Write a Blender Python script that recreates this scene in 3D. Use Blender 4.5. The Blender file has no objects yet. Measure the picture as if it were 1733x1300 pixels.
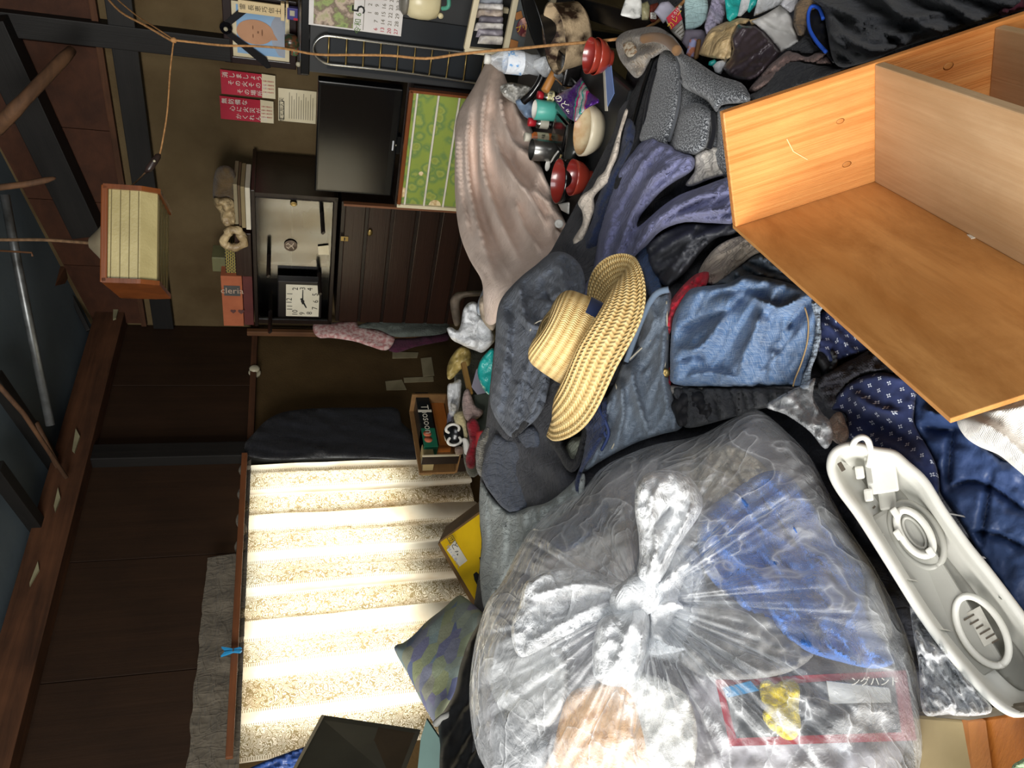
import bpy, bmesh, math, random
import numpy as np
from mathutils import Vector, Matrix
from mathutils.geometry import delaunay_2d_cdt

# ---------------------------------------------------------------- camera
PITCH = math.radians(16.5)
FPX = 1300.0
EYE = np.array([0.0, 0.0, 1.5])
FW = np.array([0, math.cos(PITCH), -math.sin(PITCH)])
UP = np.array([0, math.sin(PITCH), math.cos(PITCH)])
RT = np.array([1.0, 0, 0])
scene = bpy.context.scene
C = scene.collection
cam_d = bpy.data.cameras.new('camera')
cam = bpy.data.objects.new('camera', cam_d)
C.objects.link(cam)
cam_d.sensor_fit = 'HORIZONTAL'
cam_d.sensor_width = 36.0
cam_d.lens = 36.0 * FPX / 1733.0
cam_d.clip_start = 0.02
# the photograph lies on its side: the picture's left is the room's up
m = Matrix((tuple(-UP), tuple(RT), tuple(-FW))).transposed()
cam.matrix_world = Matrix.Translation(Vector(EYE)) @ m.to_4x4()
scene.camera = cam

# ---------------------------------------------------------------- world, lights, exposure
w = bpy.data.worlds.new('world')
scene.world = w
w.use_nodes = True
w.node_tree.nodes['Background'].inputs[0].default_value = (0.75, 0.85, 1.0, 1)
w.node_tree.nodes['Background'].inputs[1].default_value = 0.6
scene.view_settings.view_transform = 'Standard'
scene.view_settings.look = 'None'
scene.view_settings.gamma = 1.0
scene.view_settings.use_curve_mapping = False
scene.view_settings.exposure = 0.22
scene.cycles.max_bounces = 8
scene.cycles.transparent_max_bounces = 24
scene.cycles.sample_clamp_indirect = 6.0
scene.cycles.caustics_reflective = False
scene.cycles.caustics_refractive = False

def area_light(name, loc, target, sx, sy, power, col):
    d = bpy.data.lights.new(name, 'AREA')
    d.shape = 'RECTANGLE'; d.size = sx; d.size_y = sy; d.energy = power; d.color = col
    o = bpy.data.objects.new(name, d); C.objects.link(o)
    o.location = loc
    o.rotation_euler = (Vector(target) - Vector(loc)).to_track_quat('-Z', 'Y').to_euler()
    return o

# daylight through the wide doorway behind the photographer
area_light('daylight_doorway', (-2.0, -0.95, 2.1), (0.2, 1.5, 0.8), 1.9, 1.7, 205, (1.0, 0.97, 0.92))
area_light('rear_fill', (0.9, -1.6, 2.0), (0.3, 1.6, 0.9), 1.4, 1.2, 38, (0.97, 0.98, 1.0))  # weak fill added behind the viewer, not an opening in the room
# daylight outside the curtained window is set with the window (needs the wall frame) below
WINDOW_POWER = 58

# ---------------------------------------------------------------- picture geometry -> place geometry
def ray(x, y):
    return FW + ((650.0 - y) / FPX) * RT - ((x - 866.5) / FPX) * UP
def at(x, y, Z):
    return EYE + Z * ray(x, y)
def iv(dx, dy, dz=0.0):
    "direction: right in the picture, down in the picture, towards the viewer"
    return -dx * UP - dy * RT - dz * FW
KX = np.array([0.366, 5.227, 0.0])                 # far corner of the room
DL = np.array([0.690, 0.724, 0.0]); DL /= np.linalg.norm(DL)    # along left wall, towards the corner
NL = np.array([DL[1], -DL[0], 0.0])                # left wall, into the room
DR = np.array([DL[1], -DL[0], 0.0])                # along right wall, away from the corner
NR = -DL                                           # right wall, into the room
Z3 = np.array([0, 0, 1.0])
def onplane(x, y, p0, n):
    r = ray(x, y)
    return EYE + r * (np.dot(p0 - EYE, n) / np.dot(r, n))
def WL(x, y, off=0.0): return onplane(x, y, KX + NL * off, NL)
def WR(x, y, off=0.0): return onplane(x, y, KX + NR * off, NR)
def HZ(x, y, z): return onplane(x, y, np.array([0, 0, z]), Z3)
def unit(v): return v / np.linalg.norm(v)
def depth(p): return float(np.dot(p - EYE, FW))

# ---------------------------------------------------------------- objects
def _finish(o, parent, label, cat, group, kind, plabel=None):
    C.objects.link(o)
    if parent is not None:
        o.parent = parent
        o.location = o.location - parent_loc(parent)
    if label: o['label'] = label
    if cat: o['category'] = cat
    if group: o['group'] = group
    if kind: o['kind'] = kind
    return o
WLOC = {}
def parent_loc(p): return Vector(WLOC[p.name])
def thing(name, label, cat, loc, group=None, kind=None):
    o = bpy.data.objects.new(name, None)
    o.empty_display_size = 0.05
    o.location = Vector(loc)
    _finish(o, None, label, cat, group, kind)
    WLOC[o.name] = tuple(loc)
    return o
def obj(name, V, F, mat, parent=None, label=None, cat=None, group=None, kind=None, smooth=False, uv=None, rot=None, bev=0, seg=2):
    "V in world space unless rot is given (then V is local and rot=(origin, 3x3))"
    V = np.asarray(V, float)
    if rot is None:
        c = V.mean(0) if len(V) else np.zeros(3)
        V = V - c; R3 = None
    else:
        c, R3 = rot
    me = bpy.data.meshes.new(name)
    me.from_pydata([tuple(v) for v in V], [], [tuple(f) for f in F])
    if uv is not None:
        l = me.uv_layers.new(name='uv')
        idx = np.empty(len(me.loops), dtype=np.int32); me.loops.foreach_get('vertex_index', idx)
        l.data.foreach_set('uv', np.asarray(uv, float)[idx].ravel())
    bm = bmesh.new(); bm.from_mesh(me)
    if uv is None: bmesh.ops.recalc_face_normals(bm, faces=bm.faces)
    if bev:
        bmesh.ops.bevel(bm, geom=list(bm.edges), offset=bev, segments=seg, affect='EDGES', profile=0.6, clamp_overlap=True)
    bm.to_mesh(me); bm.free()
    if mat is not None: me.materials.append(mat)
    if smooth:
        me.polygons.foreach_set('use_smooth', [True] * len(me.polygons))
    o = bpy.data.objects.new(name, me)
    if R3 is None: o.location = Vector(c)
    else: o.matrix_world = Matrix.Translation(Vector(c)) @ Matrix([tuple(r) for r in np.array(R3).T]).to_4x4()
    _finish(o, parent, label, cat, group, kind)
    WLOC[o.name] = tuple(c)
    return o
BOXF = [(0,3,2,1),(4,5,6,7),(0,1,5,4),(1,2,6,5),(2,3,7,6),(3,0,4,7)]
def box(name, o, ax, ay, az, mat, parent=None, bev=0.0, seg=2, **k):
    "box with a corner at o and three edge vectors (made orthogonal); local x runs along ax"
    ax, ay, az = map(lambda v: np.asarray(v, float), (ax, ay, az))
    lx, ly, lz = np.linalg.norm(ax), np.linalg.norm(ay), np.linalg.norm(az)
    ex = ax / lx; n = np.cross(ex, ay); n /= np.linalg.norm(n)
    if np.dot(n, az) < 0: sz = -1
    else: sz = 1
    ey = np.cross(n, ex)
    ly = abs(np.dot(ay, ey)); lz = abs(np.dot(az, n))
    c = np.asarray(o, float) + ex * lx / 2 + ey * ly / 2 + n * sz * lz / 2
    h = np.array([lx, ly, lz]) / 2
    V = np.array([(-1,-1,-1),(1,-1,-1),(1,1,-1),(-1,1,-1),(-1,-1,1),(1,-1,1),(1,1,1),(-1,1,1)]) * h
    if bev: bev = min(bev, 0.45 * min(lx, ly, lz))
    return obj(name, V, BOXF, mat, parent, rot=(c, np.array([ex, ey, n])), bev=bev, seg=seg, **k)
def prism(name, pts, thick, mat, parent=None, **k):
    "flat outline pts (3d) given real thickness along the vector thick"
    P = np.asarray(pts, float); n = len(P); t = np.asarray(thick, float)
    V = np.vstack([P, P + t])
    F = [tuple(range(n)), tuple(range(2*n-1, n-1, -1))] + [(i, (i+1) % n, n + (i+1) % n, n + i) for i in range(n)]
    return obj(name, V, F, mat, parent, **k)
def tube(name, pts, r, mat, parent=None, n=8, smooth=True, closed=False, **k):
    P = np.asarray(pts, float); N = len(P)
    rr = np.full(N, r, float) if np.isscalar(r) else np.asarray(r, float)
    V = []; F = []
    ref = None
    for i in range(N):
        a = P[(i+1) % N] if (closed or i < N-1) else P[i]
        b = P[i-1] if (closed or i > 0) else P[i]
        t = unit(a - b + 1e-12)
        if ref is None:
            ref = np.cross(t, (0.3, 0.5, 0.81)); ref /= np.linalg.norm(ref)
        else:
            ref = ref - t * np.dot(ref, t); ref /= np.linalg.norm(ref)
        s = np.cross(t, ref)
        for j in range(n):
            q = 2 * math.pi * j / n
            V.append(P[i] + rr[i] * (math.cos(q) * ref + math.sin(q) * s))
    for i in range(N if closed else N-1):
        i2 = (i+1) % N
        for j in range(n):
            F.append((i*n+j, i*n+(j+1) % n, i2*n+(j+1) % n, i2*n+j))
    if not closed:
        F.append(tuple(range(n-1, -1, -1))); F.append(tuple(range((N-1)*n, N*n)))
    return obj(name, V, F, mat, parent, smooth=smooth, **k)
def spline(pts, k=6, closed=False):
    P = np.asarray(pts, float); n = len(P); out = []
    rng = range(n if closed else n-1)
    for i in rng:
        p0 = P[(i-1) % n] if (closed or i > 0) else P[i]
        p1 = P[i]; p2 = P[(i+1) % n]
        p3 = P[(i+2) % n] if (closed or i < n-2) else p2
        for j in range(k):
            t = j / k
            out.append(0.5*((2*p1)+(-p0+p2)*t+(2*p0-5*p1+4*p2-p3)*t*t+(-p0+3*p1-3*p2+p3)*t**3))
    if not closed: out.append(P[-1])
    return np.array(out)
def lathe(name, prof, o, axis, mat, parent=None, n=32, sx=1.0, xdir=None, smooth=True, sq=0.0, **k):
    "prof [(radius, height)] turned about axis through o; sx stretches across xdir"
    a = unit(np.asarray(axis, float))
    e = np.asarray(xdir, float) if xdir is not None else np.cross(a, (0.31, 0.9, 0.2))
    e = unit(e - a * np.dot(e, a)); f = np.cross(a, e)
    V = []; uvs = []
    for i, (r, h) in enumerate(prof):
        for j in range(n):
            q = 2*math.pi*j/n
            c, s = math.cos(q), math.sin(q)
            V.append(np.asarray(o) + a*h + e*r*sx*c + f*r*s)
    F = [(i*n+j, i*n+(j+1) % n, (i+1)*n+(j+1) % n, (i+1)*n+j) for i in range(len(prof)-1) for j in range(n)]
    opn = name in ('bowl_inside', 'dish_inside', 'cup_inside', 'tumbler_inside', 'bowl_body', 'dish_body', 'cup_body', 'tumbler_body', 'bottle_label', 'spoon_bowl')
    if prof[0][0] > 1e-6 and not opn: F.append(tuple(range(n-1, -1, -1)))
    if prof[-1][0] > 1e-6 and not opn: F.append(tuple(range((len(prof)-1)*n, len(prof)*n)))
    return obj(name, V, F, mat, parent, smooth=smooth, **k)
def beam(name, p, q, wx, wy, mat, parent=None, upv=(0, 0, 1), bev=0.004, **k):
    "squared timber from p to q"
    p, q = np.asarray(p, float), np.asarray(q, float)
    d = unit(q - p); s = unit(np.cross(d, upv)); t = np.cross(s, d)
    return box(name, p - s*wx/2 - t*wy/2, q - p, s*wx, t*wy, mat, parent, bev=bev, **k)
_tc = {}
def text(name, body, o, ex, ey, size, mat, parent, align='CENTER', lift=0.0008, vertical=False, gap=1.08):
    "printed lettering as thin mesh lying on a surface; o is the centre (or top centre when vertical)"
    ex = unit(np.asarray(ex, float)); ey = np.asarray(ey, float); ey = unit(ey - ex*np.dot(ex, ey)); n = np.cross(ex, ey)
    V = []; F = []
    def one(s):
        if s in _tc: return _tc[s]
        cu = bpy.data.curves.new('t', 'FONT'); cu.body = s; cu.align_x = 'CENTER'; cu.align_y = 'CENTER'; cu.resolution_u = 2
        ob = bpy.data.objects.new('t', cu); C.objects.link(ob)
        dg = bpy.context.evaluated_depsgraph_get()
        me = bpy.data.meshes.new_from_object(ob.evaluated_get(dg))
        r = ([tuple(v.co) for v in me.vertices], [tuple(p.vertices) for p in me.polygons])
        bpy.data.objects.remove(ob); bpy.data.curves.remove(cu); bpy.data.meshes.remove(me)
        _tc[s] = r; return r
    parts = [(c, 0.0, -(i+0.5)*size*gap) for i, c in enumerate(body)] if vertical else [(body, 0.0, 0.0)]
    for s, dx, dy in parts:
        if s == ' ': continue
        vs, fs = one(s); b = len(V)
        for x, y, z in vs: V.append(np.asarray(o) + ex*(x*size+dx) + ey*(y*size+dy) + n*lift)
        F += [tuple(i+b for i in f) for f in fs]
    if not V: return None
    return obj(name, V, F, mat, parent, uv=np.zeros((len(V), 2)))

# ---------------------------------------------------------------- numpy noise
def _hash(ix, iy, seed):
    h = (ix.astype(np.int64)*374761393 + iy.astype(np.int64)*668265263 + seed*1442695041) & 0xffffffff
    h = ((h ^ (h >> 13)) * 1274126177) & 0xffffffff
    return ((h ^ (h >> 16)) & 0xffff) / 65535.0
def vnoise(x, y, seed=0):
    ix, iy = np.floor(x), np.floor(y); fx, fy = x-ix, y-iy
    fx = fx*fx*fx*(fx*(fx*6-15)+10); fy = fy*fy*fy*(fy*(fy*6-15)+10)
    ix = ix.astype(np.int64); iy = iy.astype(np.int64)
    a = _hash(ix, iy, seed); b = _hash(ix+1, iy, seed); c = _hash(ix, iy+1, seed); d = _hash(ix+1, iy+1, seed)
    return (a*(1-fx)+b*fx)*(1-fy) + (c*(1-fx)+d*fx)*fy
def fbm(x, y, seed=0, oct=4):
    s = 0; a = 0.5
    for i in range(oct):
        s = s + a*(vnoise(x, y, seed+i*17)-0.5)*2; x = x*2.03+5.1; y = y*2.03+1.7; a *= 0.5
    return s
def tps(pts):
    "smooth surface log Z(x, y) through control points (x, y, Z)"
    P = np.array(pts, float); X = P[:, :2]/400.0; v = np.log(P[:, 2]); n = len(P)
    if n <= 3:
        A = np.c_[np.ones(n), X]; co = np.linalg.lstsq(A, v, rcond=None)[0]
        return lambda x, y: np.exp(co[0] + co[1]*np.asarray(x)/400.0 + co[2]*np.asarray(y)/400.0)
    def phi(r2): return np.where(r2 > 1e-12, 0.5*r2*np.log(r2+1e-12), 0)
    d2 = ((X[:, None]-X[None])**2).sum(-1)
    K = np.zeros((n+3, n+3)); K[:n, :n] = phi(d2) + np.eye(n)*0.002; K[:n, n] = 1; K[:n, n+1:] = X; K[n, :n] = 1; K[n+1:, :n] = X.T
    s = np.linalg.solve(K, np.r_[v, 0, 0, 0])
    def f(x, y):
        x = np.atleast_1d(np.asarray(x, float))/400.0; y = np.atleast_1d(np.asarray(y, float))/400.0
        r2 = (x[:, None]-X[None, :, 0])**2 + (y[:, None]-X[None, :, 1])**2
        return np.exp(phi(r2) @ s[:n] + s[n] + s[n+1]*x + s[n+2]*y)
    return f
def segdist(px, py, poly, closed=True):
    d = np.full(px.shape, 1e9); best = np.zeros(px.shape)
    n = len(poly); L = 0; tot = sum(math.dist(poly[i], poly[i+1]) for i in range(n-1)) or 1
    for i in range(n if closed else n-1):
        x0, y0 = poly[i]; x1, y1 = poly[(i+1) % n]
        dx, dy = x1-x0, y1-y0; l2 = dx*dx+dy*dy+1e-9
        t = np.clip(((px-x0)*dx+(py-y0)*dy)/l2, 0, 1)
        dd = np.hypot(px-x0-t*dx, py-y0-t*dy)
        mm = dd < d
        d = np.where(mm, dd, d); best = np.where(mm, (L + t*math.sqrt(l2))/tot, best)
        L += math.sqrt(l2)
    return d, best
def inside(px, py, poly):
    r = np.zeros(px.shape, bool); n = len(poly)
    for i in range(n):
        x0, y0 = poly[i]; x1, y1 = poly[(i+1) % n]
        if y0 == y1: continue
        c = (y0 > py) != (y1 > py)
        r ^= c & (px < (x1-x0)*(py-y0)/(y1-y0)+x0)
    return r

# depth of the heap's surface (picture point -> distance), from the size of things lying on it
PILE = tps([(780,930,2.5),(850,930,1.95),(820,800,2.05),(880,800,1.78),(840,600,2.05),(900,560,1.85),(940,440,1.92),(1000,600,1.6),
    (1080,640,1.42),(1060,740,1.38),(1180,420,1.5),(1080,330,1.74),(1200,320,1.5),(1260,560,1.28),(1180,640,1.36),(1450,580,1.15),
    (1500,700,1.06),(1650,850,0.95),(1733,950,0.9),(1733,700,0.92),(1560,960,0.95),(1080,1000,1.12),(1300,1150,0.98),(1560,1250,0.86),(1000,1290,1.15),(800,1250,1.5),
    (1150,170,1.66),(1280,90,1.5),(1500,50,1.34),(1700,10,1.2),(1100,50,1.8),(1050,60,1.95),(1300,300,1.38)])

CLOTHN = [0]
def cloth(name, poly, mat, Z=None, lift=0.0, step=6.0, folds=(), auto=None, noise=None, edge=(14, 0.012), skirt=0.03,
          parent=None, label=None, cat=None, group=None, kind=None, sm=4, rough=0.0, dome=None, uvrot=0.0, seed=None, stiff=False, crease=1.0):
    """A draped sheet with real depth. poly: outline seen in the picture; Z: control points (x, y, distance),
    a number, a function, or None for the heap. folds: [(polyline, height m, half-width px)],
    auto: (height m, wavelength px, angle deg, warp); edge: (px, m) how the rim rolls down."""
    CLOTHN[0] += 1; seed = seed or CLOTHN[0]*7
    P = [tuple(map(float, p[:2])) for p in poly]
    B = spline(P, sm, closed=True) if sm > 1 else np.array(P)
    # even resampling of the outline
    seg = np.r_[B, B[:1]]; L = np.r_[0, np.cumsum(np.hypot(*np.diff(seg, axis=0).T))]
    n = max(8, int(L[-1]/step)); t = np.linspace(0, L[-1], n, endpoint=False)
    B = np.c_[np.interp(t, L, seg[:, 0]), np.interp(t, L, seg[:, 1])]
    if stiff:                                   # keep the corners
        for p in P: B[np.argmin(np.hypot(B[:, 0]-p[0], B[:, 1]-p[1]))] = p
    if rough: B += np.c_[fbm(t/18, t*0+3, seed, 3), fbm(t/18, t*0+9, seed+5, 3)]*rough
    x0, y0 = B.min(0); x1, y1 = B.max(0)
    gx, gy = np.meshgrid(np.arange(x0, x1, step), np.arange(y0, y1, step*0.87))
    gx = gx + (np.arange(gx.shape[0]) % 2)[:, None]*step/2
    gx, gy = gx.ravel(), gy.ravel()
    ok = inside(gx, gy, B); gx, gy = gx[ok], gy[ok]
    d, _ = segdist(gx, gy, B)
    ok = d > step*0.55; gx, gy = gx[ok], gy[ok]
    pts = [Vector(b) for b in B] + [Vector((a, b)) for a, b in zip(gx, gy)]
    r = delaunay_2d_cdt(pts, [(i, (i+1) % n) for i in range(n)], [], 1, 1e-4)
    V2 = np.array([tuple(v) for v in r[0]]); F = [tuple(f) for f in r[2]]
    x, y = V2[:, 0], V2[:, 1]
    if Z is None: zz = PILE(x, y)
    elif callable(Z): zz = np.asarray(Z(x, y), float)
    elif np.isscalar(Z): zz = np.full(len(x), float(Z))
    else: zz = tps(Z)(x, y)
    d, _ = segdist(x, y, B)
    h = np.full(len(x), float(lift))
    ew, eh = edge; ew *= 0.75; eh *= 0.8
    q = np.clip(d/ew, 0, 1); h += eh*np.sqrt(np.maximum(0, 1-(1-q)**2))
    if dome:
        dw, dh = dome; q = np.clip(d/dw, 0, 1); h += dh*np.sqrt(np.maximum(0, 1-(1-q)**2))
    for fo in folds:
        pl, amp, hw = fo[:3]
        pl = spline(np.array(pl, float), 5)
        dd, tt = segdist(x, y, [tuple(p) for p in pl], closed=False)
        k = np.clip((tt*(len(pl)-1)).astype(int), 0, len(pl)-2); tg = pl[k+1]-pl[k]
        side = tg[:, 0]*(y-pl[k][:, 1])-tg[:, 1]*(x-pl[k][:, 0]) > 0
        tap = np.clip(np.minimum(tt, 1-tt)*5+0.1, 0, 1)
        hw2 = np.where(side, hw*1.35, hw*0.5)            # one flank of a fold is steep
        h += 1.7*amp*np.exp(-(dd/hw2)**1.5)*tap
    if auto:
        for a in ([auto] if np.isscalar(auto[0]) else auto):
            amp, wl, ang, warp = a; amp = amp*1.35
            if not np.isscalar(ang):                 # folds run along a drawn line
                pl = [tuple(q) for q in spline(np.array(ang, float), 6)]
                dd, tt0 = segdist(x, y, pl, closed=False)
                tot = sum(math.dist(pl[i], pl[i+1]) for i in range(len(pl)-1))
                k = np.clip((tt0*(len(pl)-1)).astype(int), 0, len(pl)-2); PL = np.array(pl)
                tg = PL[k+1]-PL[k]; sgn = np.sign(tg[:, 0]*(y-PL[k][:, 1])-tg[:, 1]*(x-PL[k][:, 0]))
                along0, across0 = tt0*tot, dd*sgn; an = 0.0
            else:
                an = math.radians(ang); c, s = math.cos(an), math.sin(an)
                along0 = x*c+y*s; across0 = -x*s+y*c
            tt = across0/wl + warp*fbm(along0/(wl*5), across0/(wl*2.2), seed, 3)
            u_ = tt-np.floor(tt); rr = (u_**0.9)*(1-np.clip((u_-0.8)/0.2, 0, 1)**1.5)
            env = np.clip(d/8+0.35, 0, 1)
            h += 0.9*amp*(rr-0.35)*(0.3+1.3*vnoise(along0/(wl*4), across0/(wl*1.4), seed+3))*env
            for sc, am, da in ((1.0, 0.9, 0.22), (0.55, 0.45, -0.28), (0.3, 0.2, 0.1)):      # sharp long creases
                if wl*sc < 6 and sc < 0.5: continue
                c2, s2 = math.cos(da), math.sin(da)
                al, ac = along0*c2+across0*s2, -along0*s2+across0*c2
                nn = fbm(al/(wl*sc*7)+1.2*fbm(al/(wl*9), ac/(wl*5), seed+31, 2), ac/(wl*sc*1.25), seed+int(sc*100), 2)
                h += crease*amp*am*(np.maximum(0, 1-np.abs(nn)*4.0)**1.4)*env
    if noise: h += noise[0]*fbm(x/noise[1], y/noise[1], seed+9, 4)
    zz = zz - h
    Pw = EYE + zz[:, None]*(FW + ((650-y)/FPX)[:, None]*RT - ((x-866.5)/FPX)[:, None]*UP)
    # rim carried on behind so that the piece has body
    cnt = {}
    for f in F:
        for a, b in zip(f, f[1:]+f[:1]): cnt[(a, b)] = 1
    bd = [(a, b) for (a, b) in cnt if (b, a) not in cnt]
    bs = sorted({v for e in bd for v in e}); mp = {v: len(x)+i for i, v in enumerate(bs)}
    cx, cy = x.mean(), y.mean()
    back = []
    for v in bs:
        k = 0.97
        xx, yy, z2 = cx+(x[v]-cx)*k, cy+(y[v]-cy)*k, zz[v]+skirt
        back.append(at(xx, yy, z2))
    F2 = F + [(b, a, mp[a], mp[b]) for a, b in bd]
    Vw = np.vstack([Pw, np.array(back)]) if back else Pw
    c0 = Pw.mean(0); u, s, vt = np.linalg.svd((Pw-c0)[::max(1, len(Pw)//400)], full_matrices=False)
    e1 = iv(1, 0); e1 = unit(e1 - vt[2]*np.dot(e1, vt[2])); e2 = np.cross(vt[2], e1)
    q = (Vw-c0); ur = math.radians(uvrot)
    uvx, uvy = q@e1, q@e2
    uv = np.c_[uvx*math.cos(ur)-uvy*math.sin(ur), uvx*math.sin(ur)+uvy*math.cos(ur)]
    o = obj(name, Vw, F2, mat, parent, label, cat, group, kind, smooth=True, uv=uv)
    return o

# ---------------------------------------------------------------- materials
def lin(h):
    if isinstance(h, str):
        h = h.lstrip('#'); c = [int(h[i:i+2], 16)/255 for i in (0, 2, 4)]
    else: c = [v/255 for v in h]
    return tuple(((v/12.92) if v <= 0.04045 else ((v+0.055)/1.055)**2.4) for v in c) + (1,)
MATS = {}
class NT:
    def __init__(s, name):
        s.m = bpy.data.materials.new(name); s.m.use_nodes = True
        s.t = s.m.node_tree; s.t.nodes.clear()
        s.out = s.n('ShaderNodeOutputMaterial')
    def n(s, typ, **k):
        nd = s.t.nodes.new(typ)
        for a, v in k.items(): setattr(nd, a, v)
        return nd
    def l(s, a, b): s.t.links.new(a, b)
    def inp(s, node, sock, val):
        if hasattr(val, 'links') or isinstance(val, bpy.types.NodeSocket): s.l(val, node.inputs[sock])
        else: node.inputs[sock].default_value = val
    def coord(s, kind='Object', scale=(1, 1, 1), rot=(0, 0, 0)):
        tc = s.n('ShaderNodeTexCoord'); mp = s.n('ShaderNodeMapping')
        mp.inputs['Scale'].default_value = scale; mp.inputs['Rotation'].default_value = rot
        s.l(tc.outputs[kind], mp.inputs['Vector']); return mp.outputs[0]
    def noise(s, vec, scale, detail=4, rough=0.55, dist=0):
        nd = s.n('ShaderNodeTexNoise'); nd.inputs['Scale'].default_value = scale; nd.inputs['Detail'].default_value = detail
        nd.inputs['Roughness'].default_value = rough; nd.inputs['Distortion'].default_value = dist
        s.l(vec, nd.inputs['Vector']); return nd.outputs[0]
    def ramp(s, fac, stops):
        r = s.n('ShaderNodeValToRGB'); s.l(fac, r.inputs[0])
        e = r.color_ramp.elements
        while len(e) < len(stops): e.new(0.5)
        for i, (p, c) in enumerate(stops): e[i].position = p; e[i].color = c if len(c) == 4 else lin(c)
        return r.outputs[0]
    def mix(s, fac, a, b, mode='MIX'):
        nd = s.n('ShaderNodeMix', data_type='RGBA', blend_type=mode)
        s.inp(nd, 0, fac); s.inp(nd, 6, a); s.inp(nd, 7, b); return nd.outputs[2]
    def math(s, op, a, b=0.0, c=0.0):
        nd = s.n('ShaderNodeMath', operation=op); s.inp(nd, 0, a); s.inp(nd, 1, b); s.inp(nd, 2, c); return nd.outputs[0]
    def bump(s, h, dist=0.002, strength=1.0, normal=None):
        nd = s.n('ShaderNodeBump'); nd.inputs['Distance'].default_value = dist; nd.inputs['Strength'].default_value = strength
        s.l(h, nd.inputs['Height'])
        if normal is not None: s.l(normal, nd.inputs['Normal'])
        return nd.outputs[0]
    def pbr(s, col, rough=0.7, metal=0.0, normal=None, spec=0.5, trans=0.0, alpha=1.0, sheen=0.0, coat=0.0, emit=None, es=0):
        p = s.n('ShaderNodeBsdfPrincipled')
        s.inp(p, 'Base Color', col); s.inp(p, 'Roughness', rough); s.inp(p, 'Metallic', metal); s.inp(p, 'Specular IOR Level', spec)
        s.inp(p, 'Transmission Weight', trans); s.inp(p, 'Alpha', alpha); s.inp(p, 'Sheen Weight', sheen); s.inp(p, 'Coat Weight', coat)
        if normal is not None: s.l(normal, p.inputs['Normal'])
        return p.outputs[0]
    def done(s, sh): s.l(sh, s.out.inputs[0]); return s.m
def mt(name, col, col2=None, rough=0.75, var=0.25, vs=6.0, bump=0.0, bs=60.0, metal=0.0, spec=0.4, coat=0.0, stretch=(1, 1, 1), detail=5, kind='Object', sheen=0.0, contrast=(0.3, 0.7)):
    "plain surface with mottled colour and fine relief"
    if name in MATS: return MATS[name]
    t = NT(name); v = t.coord(kind, stretch)
    a = lin(col)
    b = lin(col2) if col2 else tuple(c*(1-var) for c in a[:3])+(1,)
    c = t.ramp(t.noise(v, vs, detail), [(contrast[0], a), (contrast[1], b)])
    nm = t.bump(t.noise(v, bs, 3), bump) if bump else None
    MATS[name] = t.done(t.pbr(c, rough, metal, nm, spec, coat=coat, sheen=sheen)); return MATS[name]
def fabric(name, col, col2=None, weave=900.0, rough=0.9, var=0.3, vs=14.0, bump=0.0006, sheen=0.15, wrinkle=0.0, ws=60.0, fine=None, spec=0.2):
    wrinkle = wrinkle or 0.0022
    "woven cloth: colour mottling, thread weave relief, small creases"
    if name in MATS: return MATS[name]
    t = NT(name); v = t.coord('UV'); a = lin(col)
    b = lin(col2) if col2 else tuple(c*(1-var) for c in a[:3])+(1,)
    c = t.ramp(t.noise(v, vs, 6, 0.6), [(0.3, a), (0.7, b)])
    w1 = t.n('ShaderNodeTexWave', wave_type='BANDS', bands_direction='X'); w1.inputs['Scale'].default_value = weave*0.35; t.l(v, w1.inputs['Vector'])
    w2 = t.n('ShaderNodeTexWave', wave_type='BANDS', bands_direction='Y'); w2.inputs['Scale'].default_value = weave*0.35; t.l(v, w2.inputs['Vector'])
    h = t.math('ADD', w1.outputs[1], w2.outputs[1])
    if fine:
        c = t.mix(t.math('MULTIPLY', t.noise(v, fine[1], 3, 0.7), fine[2]), c, lin(fine[0]))
    nm = t.bump(h, bump*0.4)
    nm = t.bump(t.noise(v, 320, 4, 0.7), bump, 1.0, nm)
    for st, k in (((ws*0.22, ws*0.8, 1), 1.0), ((ws*0.75, ws*0.3, 1), 0.7)):           # creases: ridged, stretched noise
        r_ = t.math('SUBTRACT', 1.0, t.math('ABSOLUTE', t.math('MULTIPLY_ADD', t.noise(t.coord('UV', st), 1.0, 2, 0.5, 0.8), 2.0, -1.0)))
        nm = t.bump(t.math('POWER', r_, 5.0), wrinkle*k, 1.0, nm)
    MATS[name] = t.done(t.pbr(c, rough, 0, nm, spec, sheen=sheen)); return MATS[name]
def wood(name, col, col2, axis=0, scale=1.0, rough=0.5, ring=14.0, bump=0.0006, spec=0.4, coat=0.0, col3=None, contrast=(0.35, 0.65), blot=None):
    "grain running along the piece's own axis"
    if name in MATS: return MATS[name]
    t = NT(name); s = [ring*scale]*3; s[axis] = 0.9*scale
    v = t.coord('Object', tuple(s))
    g = t.noise(v, 1.6, 6, 0.6, 0.6)
    c = t.ramp(g, [(contrast[0], lin(col)), (contrast[1], lin(col2))])
    s2 = [ring*7*scale]*3; s2[axis] = 3.0*scale
    g2 = t.noise(t.coord('Object', tuple(s2)), 1.5, 4, 0.6)
    c = t.mix(t.math('MULTIPLY', g2, 0.45), c, lin(col3 or col2))
    c = t.mix(0.35, c, t.ramp(t.noise(t.coord('Object'), 5.0*scale, 3), [(0.35, lin(col)), (0.7, lin(col2))]))
    if blot:
        sb_ = [blot[1]]*3; sb_[axis] *= 0.35
        c = t.mix(t.ramp(t.noise(t.coord('Object', tuple(sb_), (0, 0, 0.5)), 1.0, 7, 0.7, 0.5), [(0.42, (0, 0, 0, 1)), (0.72, (blot[0],)*3+(1,))]), c, lin(blot[2]))
    nm = t.bump(g2, bump)
    MATS[name] = t.done(t.pbr(c, rough, 0, nm, spec, coat=coat)); return MATS[name]

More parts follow.
